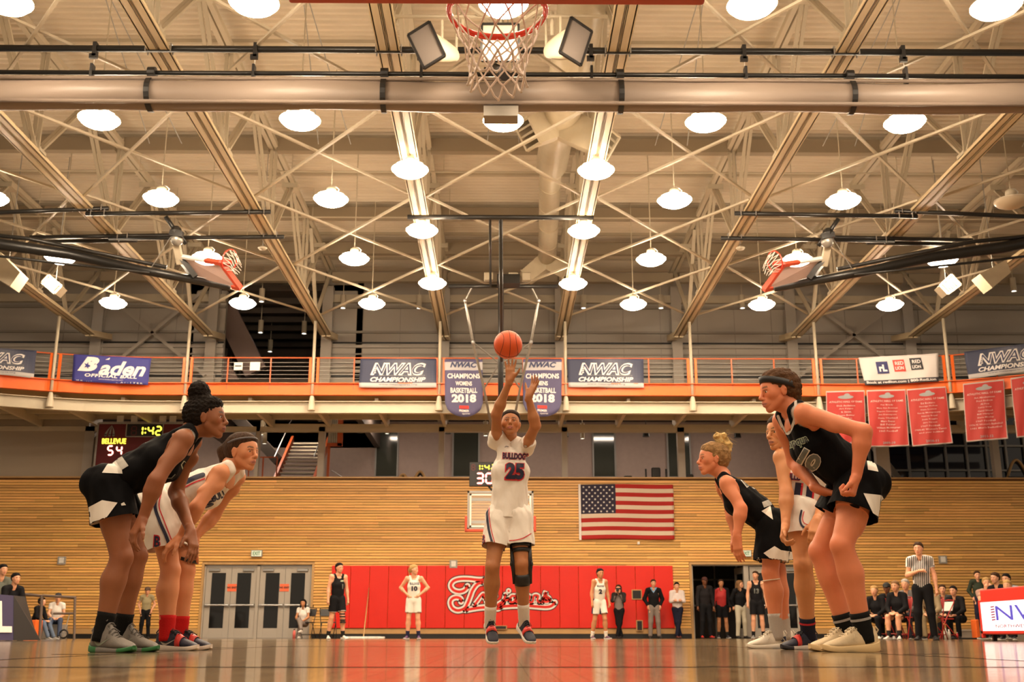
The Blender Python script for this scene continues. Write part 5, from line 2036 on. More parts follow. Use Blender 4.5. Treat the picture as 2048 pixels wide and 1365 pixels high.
# ================================================================== PEOPLE: ENGINE
class Sdf:
    """Smooth union of tapered capsules and ellipsoids, meshed with a voxel remesh and pulled onto the blended surface."""

    def __init__(s):
        s.pr = []

    def cap(s, a, b, ra, rb=None, w=None, sc=1.0, k=.012, cut=None):
        """w: unit direction along which the section is stretched by sc. cut: (point, normal) flat end."""
        s.pr.append(('c', np.array(a, float), np.array(b, float), ra, ra if rb is None else rb, None if w is None else np.array(V(w).normalized()), sc, k, cut))
        return s

    def ell(s, c, R, r, k=.012):
        """R: 3x3 Matrix whose columns are the local axes."""
        s.pr.append(('e', np.array(c, float), np.array(R, float), np.array(r, float), k))
        return s

    def chain(s, pts, rs, k=.012, w=None, sc=1.0):
        for i in range(len(pts) - 1):
            s.cap(pts[i], pts[i + 1], rs[i], rs[i + 1], w, sc, k)
        return s

    @staticmethod
    def _one(p, Q):
        if p[0] == 'c':
            _, a, b, ra, rb, w, sc, k, cut = p
            X = Q - a
            B = b - a
            if w is not None:
                t_ = X @ w
                X = X - np.outer(t_ * (1 - 1 / sc), w)
                B = B - w * (B @ w) * (1 - 1 / sc)
            L2 = max(B @ B, 1e-12)
            h = np.clip((X @ B) / L2, 0, 1)
            D = X - h[:, None] * B
            d = np.sqrt((D * D).sum(1)) - (ra + (rb - ra) * h)
            if cut is not None:
                c0, n0 = np.array(cut[0], float), np.array(cut[1], float)
                d = np.maximum(d, (Q - c0) @ n0)
            return d
        _, c, R, r, k = p
        X = (Q - c) @ R
        k0 = np.sqrt(((X / r) ** 2).sum(1))
        k1 = np.sqrt(((X / (r * r)) ** 2).sum(1)) + 1e-9
        return k0 * (k0 - 1) / k1

    def bbox(s, p, m):
        if p[0] == 'c':
            _, a, b, ra, rb, w, sc, k, cut = p
            r = max(ra, rb) * max(sc, 1) + m
            return np.minimum(a, b) - r, np.maximum(a, b) + r
        _, c, R, r, k = p
        q = r.max() + m
        return c - q, c + q

    def eval(s, Q):
        acc = {}
        for p in s.pr:
            k = p[7] if p[0] == 'c' else p[4]
            lo, hi = s.bbox(p, 5 * k + .01)
            msk = np.all((Q > lo) & (Q < hi), axis=1)
            if not msk.any():
                continue
            idx = np.nonzero(msk)[0]
            d = s._one(p, Q[idx])
            if k not in acc:
                acc[k] = np.zeros(len(Q))
            acc[k][idx] += np.exp(-np.clip(d / k, -60, 60))
        out = np.full(len(Q), 1e3)
        parts = [-k * np.log(np.maximum(a, 1e-26)) for k, a in acc.items()]
        kf = .004
        tot = np.zeros(len(Q))
        m = np.min(parts, axis=0)
        for d in parts:
            tot += np.exp(-np.clip((d - m) / kf, 0, 60))
        return m - kf * np.log(tot)

    def seed_mesh(s):
        """closed blobs, one per primitive, for the remesh."""
        vs_, fs = [], []
        NS, NR = 12, 5
        for p in s.pr:
            o = len(vs_)
            if p[0] == 'e':
                _, c, R, r, k = p
                rows = 8
                for i in range(rows + 1):
                    ph = PI * i / rows
                    for j in range(NS):
                        t = 2 * PI * j / NS
                        q = np.array([math.sin(ph) * math.cos(t), math.sin(ph) * math.sin(t), math.cos(ph)]) * r
                        vs_.append(c + R @ q)
                n = rows + 1
            else:
                _, a, b, ra, rb, w, sc, k, cut = p
                B = b - a
                if w is not None:
                    B = B - w * (B @ w) * (1 - 1 / sc)
                L = math.sqrt(B @ B)
                d = B / L if L > 1e-6 else np.array([0, 0, 1.0])
                d, x, y = [np.array(q) for q in basis(V(d))]
                rings = []
                for i in range(NR):
                    ph = PI / 2 * (1 - i / (NR - 1))
                    rings.append((-ra * math.sin(ph), max(ra * math.cos(ph), ra * .03)))
                for i in range(NR):
                    ph = PI / 2 * i / (NR - 1)
                    rings.append((L + rb * math.sin(ph), max(rb * math.cos(ph), rb * .03)))
                for h, r in rings:
                    for j in range(NS):
                        t = 2 * PI * j / NS
                        q = d * h + (x * math.cos(t) + y * math.sin(t)) * r
                        if w is not None:
                            q = q + w * (q @ w) * (sc - 1)
                        q = a + q
                        if cut is not None:
                            c0, n0 = np.array(cut[0], float), np.array(cut[1], float)
                            e = (q - c0) @ n0
                            if e > 0:
                                q = q - n0 * e
                        vs_.append(q)
                n = 2 * NR
            for i in range(n - 1):
                for j in range(NS):
                    j2 = (j + 1) % NS
                    fs.append((o + i * NS + j, o + i * NS + j2, o + (i + 1) * NS + j2, o + (i + 1) * NS + j))
            fs.append(tuple(range(o, o + NS))[::-1])
            fs.append(tuple(range(o + (n - 1) * NS, o + n * NS)))
        return vs_, fs

    def mesh(s, vox, name='body', relax=1, iters=4):
        vs_, fs = s.seed_mesh()
        me = bpy.data.meshes.new(name)
        me.from_pydata([tuple(v) for v in vs_], [], fs)
        o = bpy.data.objects.new(name, me)
        COL.objects.link(o)
        md = o.modifiers.new('r', 'REMESH')
        md.mode = 'VOXEL'
        md.voxel_size = vox
        md.adaptivity = 0
        dg = bpy.context.evaluated_depsgraph_get()
        m2 = bpy.data.meshes.new_from_object(o.evaluated_get(dg))
        bpy.data.objects.remove(o)
        bpy.data.meshes.remove(me)
        n = len(m2.vertices)
        co = np.empty(n * 3)
        m2.vertices.foreach_get('co', co)
        co = co.reshape(-1, 3)
        ed = np.empty(len(m2.edges) * 2, int)
        m2.edges.foreach_get('vertices', ed)
        ed = ed.reshape(-1, 2)
        deg = np.bincount(ed.ravel(), minlength=n).astype(float)[:, None]
        deg[deg == 0] = 1
        nr = np.empty(n * 3)
        for it in range(iters):
            m2.update()
            m2.vertices.foreach_get('normal', nr)
            d = s.eval(co)
            d = np.clip(d, -vox * 2, vox * 2)
            co = co - nr.reshape(-1, 3) * d[:, None] * .85
            if it < iters - 1 or relax:
                for _ in range(1 if it < iters - 1 else relax):
                    sm = np.zeros_like(co)
                    for ax in range(3):
                        sm[:, ax] = np.bincount(ed[:, 0], co[ed[:, 1], ax], n) + np.bincount(ed[:, 1], co[ed[:, 0], ax], n)
                    co = co * .5 + sm / deg * .5
            m2.vertices.foreach_set('co', co.ravel())
        m2.update()
        return m2, co


def set_vcol(me, cols):
    a = me.color_attributes.new('Col', 'FLOAT_COLOR', 'POINT')
    buf = np.ones((len(me.vertices), 4))
    buf[:, :3] = cols
    a.data.foreach_set('color', buf.ravel())


def drop_faces(me, msk_vert_fn=None, face_msk=None):
    bm = bmesh.new()
    bm.from_mesh(me)
    bm.faces.ensure_lookup_table()
    bmesh.ops.delete(bm, geom=[bm.faces[i] for i in np.nonzero(face_msk)[0]], context='FACES')
    loose = [v for v in bm.verts if not v.link_faces]
    bmesh.ops.delete(bm, geom=loose, context='VERTS')
    bm.to_mesh(me)
    bm.free()


def nrmz(v):
    return V(v).normalized()


def frame_from(f, u):
    """columns: forward, left, up."""
    f = nrmz(f)
    l = nrmz(V(u).cross(f))
    u = f.cross(l).normalized()
    return Matrix((f, l, u)).transposed()


m_eye = mat('eye', (.75, .72, .68), .15)
m_iris = mat('iris', (.05, .025, .012), .12)
m_lace_w = mat('pale lace', (.70, .62, .50), .8)
m_lace_b = mat('black lace', (.02, .02, .025), .8)


def skin_mat(tone):
    return mat('skin %s' % (tone,), rough=.48, vcol=True, sss=.06, bump=.03, bscale=70, var=.05, vscale=9, spec=.45)


def cloth_mat():
    return mat('jersey cloth', rough=.72, vcol=True, bump=.4, bscale=16, spec=.08, stretch=(1, 1, .55))


def hair_mat(col, kind):
    st = (1, 1, 1) if kind == 'curl' else (3, 3, .7)
    return mat('hair %s %s' % (col, kind), col, .65, bump=.8, bscale=90 if kind == 'curl' else 55, stretch=st, var=.35, vscale=30, spec=.12)


def add_hand(S, wrist, d, n, side, sz=1.0, curl=(.25, .35, .3), spread=.10, thumb=.5, k=.003, fing=None, coarse=False):
    """wrist point, d: hand direction, n: palm-facing normal, side: 'L' or 'R'. Returns the middle fingertip."""
    d = nrmz(d)
    n = nrmz(V(n) - d * V(n).dot(d))
    th = d.cross(n) if side == 'R' else n.cross(d)      # towards the thumb
    w = V(wrist)
    if coarse:
        S.cap(w, w + d * .075 * sz, .026 * sz, .030 * sz, th, 1.25, k=.006)
        S.cap(w + d * .08 * sz, w + d * .12 * sz + n * .03 * sz, .022 * sz, .014 * sz, th, 1.5, k=.006)
        S.cap(w + d * .03 * sz, w + d * .075 * sz + th * .05 * sz, .014 * sz, .010 * sz, k=.006)
        return w + d * .15 * sz
    pl = .088 * sz
    for q, wd in ((-.026, .0), (-.009, .0), (.009, .0), (.026, .0)):
        S.cap(w + d * .012 * sz + th * q * .7 * sz, w + d * pl + th * q * sz - n * .002, .0150 * sz, .0105 * sz, k=.006)
    S.cap(w - d * .02 * sz, w + d * .02 * sz, .021 * sz, .018 * sz, th, 1.35, k=.008)
    # thenar
    S.cap(w + d * .02 * sz + th * .018 * sz + n * .006, w + d * .055 * sz + th * .032 * sz + n * .010, .017 * sz, .012 * sz, k=.006)
    lens = [(.040, .026, .020), (.045, .029, .021), (.042, .027, .021), (.032, .020, .018)]
    tip = None
    for i, (off, ln) in enumerate(zip((.026, .009, -.009, -.026), lens)):
        f = fing[i] if fing else curl
        base = w + d * pl + th * off * sz
        a = 0.0
        sp = spread * (1.5 - i)
        dd = (d + th * sp).normalized()
        p = base
        rs = (.0088, .0080, .0072, .0062)
        for j in range(3):
            a += f[j]
            dir_ = dd * math.cos(a) + n * math.sin(a)
            q = p + dir_ * ln[j] * sz
            S.cap(p, q, rs[j] * sz, rs[j + 1] * sz, k=.0025)
            p = q
        if i == 1:
            tip = p
    p = w + d * .028 * sz + th * .026 * sz + n * .004
    dt = (d * .75 + th * .75 + n * .15).normalized()
    q = p + dt * .038 * sz
    S.cap(p, q, .0135 * sz, .0100 * sz, k=.004)
    dt2 = (dt + d * thumb + n * thumb * .6).normalized()
    r = q + dt2 * .030 * sz
    S.cap(q, r, .0100 * sz, .0088 * sz, k=.0025)
    dt3 = (dt2 + d * .35 + n * .2).normalized()
    S.cap(r, r + dt3 * .024 * sz, .0088 * sz, .0068 * sz, k=.0025)
    return tip


def head_prims(S, c, R, s=1.0, female=True, k=.005):
    """skull at c with frame R (forward, left, up); s scales a 0.225 m head."""
    def L(x, y, z):
        return c + R @ V((x, y, z)) * s
    e = lambda x, y, z, rx, ry, rz, kk=k: S.ell(L(x, y, z), R, (rx * s, ry * s, rz * s), kk)
    cp = lambda a, b, ra, rb=None, kk=k, w=None, sc=1.0: S.cap(L(*a), L(*b), ra * s, (ra if rb is None else rb) * s, w, sc, kk)
    e(-.014, 0, .030, .095, .073, .084, .010)           # cranium
    e(.030, 0, .028, .056, .058, .060, .010)            # forehead
    e(.022, 0, -.030, .058, .054, .066, .010)           # face mass
    cp((.010, .047, -.045), (.064, .016, -.092), .016, .014, .010)   # jaw lines
    cp((.010, -.047, -.045), (.064, -.016, -.092), .016, .014, .010)
    e(.071, 0, -.093, .016, .018, .015, .008)           # chin
    for y in (-1, 1):
        e(.050, y * .034, -.020, .024, .022, .022, .014)
        e(.036, y * .044, .004, .032, .020, .034, .014)  # cheek
        cp((.079, y * .012, .023), (.070, y * .043, .020), .0075, .006, .006)   # brow ridge
        cp((.080, y * .018, .0150), (.072, y * .041, .0125), .0046, .0040, .0030)  # upper lid
        cp((.075, y * .019, -.0105), (.069, y * .038, -.009), .0048, .0042, .0035)  # lower lid
        e(-.004, y * .073, -.008, .017, .007, .029, .004)  # ear
        cp((-.004, y * .078, .016), (-.014, y * .082, -.002), .0055, .0045, .003)
        e(.096, y * .0105, -.031, .0085, .0062, .0062, .004)  # nostril wing
    cp((.082, 0, .018), (.106, 0, -.022), .0085, .0095, .005)   # nose bridge
    e(.107, 0, -.025, .0095, .0085, .0078, .004)        # nose tip
    cp((.086, -.004, -.040), (.086, .004, -.040), .012, .012, .006)    # muzzle
    e(.074, 0, -.058, .017, .027, .020, .010)
    cp((.0935, -.013, -.0545), (.0985, 0, -.0525), .0046, .0058, .003)
    cp((.0935, .013, -.0545), (.0985, 0, -.0525), .0046, .0058, .003)
    cp((.090, -.011, -.0665), (.0950, 0, -.0680), .0050, .0064, .003)
    cp((.090, .011, -.0665), (.0950, 0, -.0680), .0050, .0064, .003)
    return L


def head_colors(co, cols, c, R, s, tone, lip, brow):
    X = (co - np.array(c)) @ np.array(R) / s
    x, y, z = X[:, 0], X[:, 1], X[:, 2]
    ay = np.abs(y)

    def mix(msk, col, a=1.0):
        w = (msk * a)[:, None]
        cols[:] = cols * (1 - w) + np.array(col) * w

    def bump(v):
        return np.clip(v, 0, 1)
    cheek = bump(1 - ((x - .07) ** 2 / .03 ** 2 + (ay - .040) ** 2 / .022 ** 2 + (z + .022) ** 2 / .022 ** 2))
    mix(cheek, np.array(tone) * np.array((1.10, .78, .72)), .45)
    lipm = (x > .080) & (np.abs(z + .0605) < .0125 * np.clip(1 - (ay / .026) ** 2, 0, 1) + .001) & (ay < .025)
    mix(lipm.astype(float), lip, .75)
    line = (x > .080) & (np.abs(z + .0602) < .0022) & (ay < .021)
    mix(line.astype(float), np.array(lip) * .3, .8)
    zb = .0265 + .004 * np.sin(np.clip((ay - .010) / .038, 0, 1) * PI)
    bm_ = (x > .055) & (ay > .011) & (ay < .049) & (np.abs(z - zb) < .0042)
    mix(bm_.astype(float), brow, .8)
    em = (x > .060) & (ay > .013) & (ay < .045) & (np.abs(z - .0120) < .0028)
    mix(em.astype(float), np.array(brow) * .5, .75)
    es = bump(1 - ((ay - .030) ** 2 / .022 ** 2 + (z - .006) ** 2 / .016 ** 2)) * (x > .055)
    mix(es, np.array(tone) * .7, .3)
    nm = (x > .090) & (ay > .004) & (ay < .011) & (np.abs(z + .0375) < .0028)
    mix(nm.astype(float), np.array(tone) * .2, .8)
    return cols


class Person:
    pass


def make_person(label, J, H=1.72, tone=(.62, .36, .22), group=None, vox=.0052, face=None, headup=None, shape=1.0, coarse=False,
                hands=None, lip=None, brow=(.03, .018, .010), hairfn=None, chest=1.0, width=1.0, name='person', feet=True, torso_w=None, chestdir=None, arms=True):
    """J: dict of world points. keys: head, neck, shL, shR, elL, elR, wrL, wrR, hipL, hipR, knL, knR, anL, anR."""
    s = H / 1.72
    pr = Person()
    pr.J, pr.s, pr.coarse, pr.vox, pr.hands, pr.chest = J, s, coarse, vox, hands, chest
    base = V(((J['anL'].x + J['anR'].x) / 2, (J['anL'].y + J['anR'].y) / 2, 0))
    root = empty(name, base, label, 'person', group)
    pr.root = root
    S = Sdf()
    shm, hpm = (J['shL'] + J['shR']) / 2, (J['hipL'] + J['hipR']) / 2
    spine = nrmz(shm - hpm)
    latS = nrmz(J['shL'] - J['shR'])
    latH = nrmz(J['hipL'] - J['hipR'])
    fwdS = nrmz(latS.cross(spine))
    fwdH = nrmz(latH.cross(spine))
    if chestdir is not None:
        fwdS = nrmz(chestdir)
    latS = nrmz(spine.cross(fwdS)) * (1)
    if latS.dot(J['shL'] - J['shR']) < 0:
        latS = -latS
    pr.spine, pr.latS, pr.latH, pr.fwdS, pr.fwdH, pr.shm, pr.hpm = spine, latS, latH, fwdS, fwdH, shm, hpm
    L = (shm - hpm).length
    Wt = width * s
    # torso (section stretched sideways)
    cB = hpm + spine * L * .02
    cW = hpm + spine * L * .33 + fwdH * .005 * s
    cR = hpm + spine * L * .62 + fwdS * .008 * s
    cC = hpm + spine * L * .80
    S.cap(cB - fwdH * .004, hpm + spine * L * .14, .088 * s, .086 * s, latH, 1.55 * width, k=.018)
    S.cap(hpm + spine * L * .14, cW, .085 * s, .078 * s, latH, 1.42 * width, k=.018)
    S.cap(cW, cR, .078 * s, .090 * s, latS, 1.40 * width, k=.018)
    S.cap(cR, cC, .092 * s, .084 * s, latS, 1.48 * width, k=.018)
    S.cap(cC, hpm + spine * L * .93, .080 * s, .055 * s, latS, 1.6 * width, k=.018)
    for sg in (-1, 1):
        S.ell(hpm + latH * sg * .070 * s - fwdH * .052 * s - spine * .035 * s, frame_from(fwdH, spine), (.080 * s, .078 * s, .088 * s), .018)
        if chest:
            S.ell(cR + latS * sg * .062 * s + fwdS * .072 * s * chest + spine * .01, frame_from(fwdS, spine), (.048 * s * chest, .058 * s, .055 * s), .018)
    nk = J['neck']
    for a in ('L', 'R'):
        sh = J['sh' + a]
        S.cap(nk - spine * .01, sh - spine * .005, .040 * s, .044 * s, fwdS, .95, k=.015)
        S.cap(cC + (sh - shm) * .25, sh, .062 * s, .050 * s, k=.018)
        S.ell(sh, frame_from(fwdS, spine), (.053 * s, .050 * s, .056 * s), .014)
        if arms:
            el, wr = J['el' + a], J['wr' + a]
            ua = nrmz(el - sh)
            S.cap(sh, el, .047 * s, .0365 * s, k=.012)
            m_ = sh.lerp(el, .42)
            S.ell(m_ + fwdS * .006 * s, frame_from(fwdS, ua if abs(ua.dot(fwdS)) < .95 else latS), (.040 * s, .038 * s, .085 * s), .014)
            S.cap(el, el.lerp(wr, .28), .0365 * s, .039 * s, k=.012)
            S.cap(el.lerp(wr, .28), wr, .038 * s, .0245 * s, k=.012)
            if hands and a in hands:
                h = hands[a]
                pr.__dict__['tip' + a] = add_hand(S, wr, h['d'], h['n'], a, sz=s * h.get('sz', 1.0), curl=h.get('curl', (.25, .35, .3)), spread=h.get('spread', .1),
                                                  thumb=h.get('thumb', .5), fing=h.get('fing'), coarse=coarse)
            elif hands is None:
                add_hand(S, wr, wr - el, -latS if a == 'L' else latS, a, sz=s, coarse=coarse)
        hp, kn, an = J['hip' + a], J['kn' + a], J['an' + a]
        td = nrmz(kn - hp)
        sd = nrmz(an - kn)
        kf = nrmz((td - sd)) if (td - sd).length > .15 else fwdH
        if (td - sd).length > .15 and kf.dot(fwdH) < -.5:
            kf = fwdH
        S.cap(hp, kn, .084 * s, .054 * s, k=.015)
        S.ell(hp.lerp(kn, .36) + kf * .012 * s, frame_from(kf, -td), (.080 * s, .082 * s, .17 * s), .02)
        S.ell(kn + kf * .012 * s, frame_from(kf, -sd), (.046 * s, .050 * s, .058 * s), .012)
        S.cap(kn, kn.lerp(an, .32) - kf * .012 * s, .049 * s, .053 * s, k=.014)
        S.cap(kn.lerp(an, .30) - kf * .014 * s, kn.lerp(an, .78) - kf * .004 * s, .054 * s, .034 * s, k=.014)
        S.cap(kn, an, .042 * s, .033 * s, k=.014)
        if feet and coarse == 'bare':
            fd = J.get('foot' + a) or fwdH
            fd = nrmz(fd)
            S.cap(an, an + fd * .10 * s + V((0, 0, -.035 * s)), .036 * s, .030 * s, k=.01)
    # head and neck
    hc = J['head']
    face = nrmz(face if face is not None else fwdS)
    up = headup if headup is not None else V((0, 0, 1))
    R = frame_from(face, up)
    pr.hc, pr.R = hc, R
    hs = s * (H / 1.72) ** -.6
    pr.hs = hs
    Lh = head_prims(S, hc, R, hs, k=.005 if not coarse else .007)
    S.cap(nk - spine * .015, hc + R @ V((-.022, 0, -.045)) * hs, .053 * s, .052 * s, k=.013)
    S.cap(nk, hc + R @ V((.012, 0, -.062)) * hs, .040 * s, .042 * s, k=.012)
    me, co = S.mesh(vox, 'body', relax=1, iters=3 if coarse else 4)
    cols = np.tile(np.array(tone), (len(co), 1))
    # mild natural variation: redder knees, elbows, hands
    for key in ('knL', 'knR', 'elL', 'elR', 'wrL', 'wrR'):
        if key in J:
            d2 = ((co - np.array(J[key])) ** 2).sum(1)
            w = np.clip(1 - d2 / (.10 * s) ** 2, 0, 1)[:, None] * .35
            cols = cols * (1 - w) + np.array(tone) * np.array((1.02, .80, .76)) * w
    lip = lip or (tone[0] * .85, tone[1] * .45, tone[2] * .48)
    cols = head_colors(co, cols, hc, R, hs, tone, lip, brow)
    set_vcol(me, cols)
    pr.S = S
    pr.body = link_mesh('body', me, skin_mat(tone), root, smooth=True)
    pr.tone = tone
    if not coarse:
        for sg in (-1, 1):
            c = Lh(.0738, sg * .0295, .0035)
            fe = nrmz(face + R @ V((0, sg * .10, 0)))
            MB().sphere(c, (.0100 * hs, .0135 * hs, .0090 * hs), 12, 8, R=R).build('eye', m_eye, root, smooth=True)
            q = c + fe * .0068 * hs
            MB().sphere(q, .0056 * hs, 10, 6).build('iris', m_iris, root, smooth=True)
    return pr


def tuck(pr, G, keep, lo, hi, inset=.014):
    """draw the body in under a garment: between the spine heights lo..hi, except where keep() says bare skin."""
    me = pr.body.data
    n = len(me.vertices)
    co = np.empty(n * 3)
    me.vertices.foreach_get('co', co)
    co = co.reshape(-1, 3)
    off = np.array(pr.root.location) * 0
    L = (pr.shm - pr.hpm).length
    t = ((co - np.array(pr.hpm)) @ np.array(pr.spine)) / L
    kv = keep(co)
    cand = (t > lo) & (t < hi) & (kv > 0)
    idx = np.nonzero(cand)[0]
    if len(idx) == 0:
        return
    q = co[idx]
    e = .004
    for _ in range(3):
        d = G.eval(q)
        g = np.stack([G.eval(q + np.array(v) * e) - d for v in ((1, 0, 0), (0, 1, 0), (0, 0, 1))], 1)
        ln = np.sqrt((g * g).sum(1))[:, None] + 1e-9
        mv = np.clip(d + inset, 0, .05)
        mv[d > .08] = 0
        mv *= np.clip(kv[idx] / .016, 0, 1)
        q = q - g / ln * mv[:, None]
    co[idx] = q
    me.vertices.foreach_set('co', co.ravel())
    me.update()


class arm_keep:
    """tells arm and hand points from torso and leg points: negative where the arm is the nearer limb."""

    def __init__(q, pr):
        A, B = Sdf(), Sdf()
        J, s = pr.J, pr.s
        for a in ('L', 'R'):
            A.cap(J['sh' + a].lerp(J['el' + a], .22), J['el' + a], .044 * s, .038 * s, k=.006)
            A.cap(J['el' + a], J['wr' + a], .038 * s, .026 * s, k=.006)
            d = nrmz(pr.hands[a]['d']) if pr.hands and a in pr.hands else (J['wr' + a] - J['el' + a]).normalized()
            A.cap(J['wr' + a], J['wr' + a] + d * .17 * s, .035, .045, k=.006)
            B.cap(J['hip' + a], J['kn' + a], .092 * s, .060 * s, k=.006)
        B.cap(pr.hpm, pr.shm - pr.spine * .05, .090 * s, .090 * s, pr.latS, 1.45, k=.006)
        LG = Sdf()
        for a in ('L', 'R'):
            LG.cap(J['hip' + a], J['kn' + a], .090 * s, .060 * s, k=.006)
        q.A, q.B, q.legs = A, B, LG

    def eval(q, c):
        a = q.A.eval(c)
        return np.where(a < .03, a - np.clip(q.B.eval(c), -1, .05), 1.0)


def local_noise(co, f, seed=0.0):
    x, y, z = co[:, 0] * f + seed, co[:, 1] * f + seed * 1.7, co[:, 2] * f - seed
    return (np.sin(x * 1.3 + np.sin(y * 1.7 + z)) + np.sin(y * 1.9 + np.sin(z * 1.3 + x * .7)) + np.sin(z * 1.6 + np.sin(x * 1.1 + y * 1.3))) / 3


def hair_mesh(pr, S, m, vox, amp=.004, freq=90.0, name='hair', seed=0.0, parent=None):
    me, co = S.mesh(vox, name, relax=0, iters=3)
    n = len(co)
    nr = np.empty(n * 3)
    me.update()
    me.vertices.foreach_get('normal', nr)
    nr = nr.reshape(-1, 3)
    X = (co - np.array(pr.hc)) @ np.array(pr.R)
    d = local_noise(X, freq, seed) * amp + local_noise(X, freq * 2.3, seed + 3) * amp * .5
    co = co + nr * d[:, None]
    me.vertices.foreach_set('co', co.ravel())
    me.update()
    return link_mesh(name, me, m, parent or pr.root, smooth=True)


def hair_cap(pr, S, thick=1.0, back=0.0, low=0.0):
    c, R, s = pr.hc, pr.R, pr.hs
    L = lambda x, y, z: c + R @ V((x, y, z)) * s
    S.ell(L(-.026 - back, 0, .040), R, (.096 * s * thick, .079 * s * thick, .084 * s * thick), .012)
    S.ell(L(.014, 0, .072), R, (.060 * s * thick, .066 * s * thick, .047 * s), .012)
    S.ell(L(-.050, 0, .005 - low), R, (.062 * s * thick, .070 * s * thick, .072 * s), .012)
    return L


def cloth_shell(pr, S, vox, colfn, name, cutplanes=(), fold=.004, ffreq=28.0, m=None, parent=None, seed=1.0, iters=4):
    me, co = S.mesh(vox, name, relax=1, iters=iters)
    n = len(co)
    nr = np.empty(n * 3)
    me.vertices.foreach_get('normal', nr)
    nr = nr.reshape(-1, 3)
    if fold:
        sc = np.array((1.0, 1.0, .45))
        d = local_noise(co * sc, ffreq, seed) * fold + local_noise(co * sc, ffreq * 2.1, seed + 5) * fold * .4
        co = co + nr * d[:, None]
        me.vertices.foreach_set('co', co.ravel())
    cols = colfn(co, nr)
    set_vcol(me, cols)
    me.update()
    if cutplanes:
        bm = bmesh.new()
        bm.from_mesh(me)
        for (c0, n0, rad) in cutplanes:
            c0, n0 = V(c0), V(n0).normalized()
            fs = []
            for f in bm.faces:
                q = f.calc_center_median() - c0
                e = q.dot(n0)
                if -.05 < e < .05 and (q - n0 * e).length < rad:
                    fs.append(f)
            gm = list({v for f in fs for v in f.verts}) + list({e for f in fs for e in f.edges}) + fs
            if fs:
                bmesh.ops.bisect_plane(bm, geom=gm, plane_co=c0 - n0 * vox * 1.1, plane_no=n0, clear_outer=True)
        bm.to_mesh(me)
        bm.free()
    return link_mesh(name, me, m or cloth_mat(), parent or pr.root, smooth=True)


def sm(e0, e1, x):
    t = np.clip((x - e0) / (e1 - e0), 0, 1)
    return t * t * (3 - 2 * t)


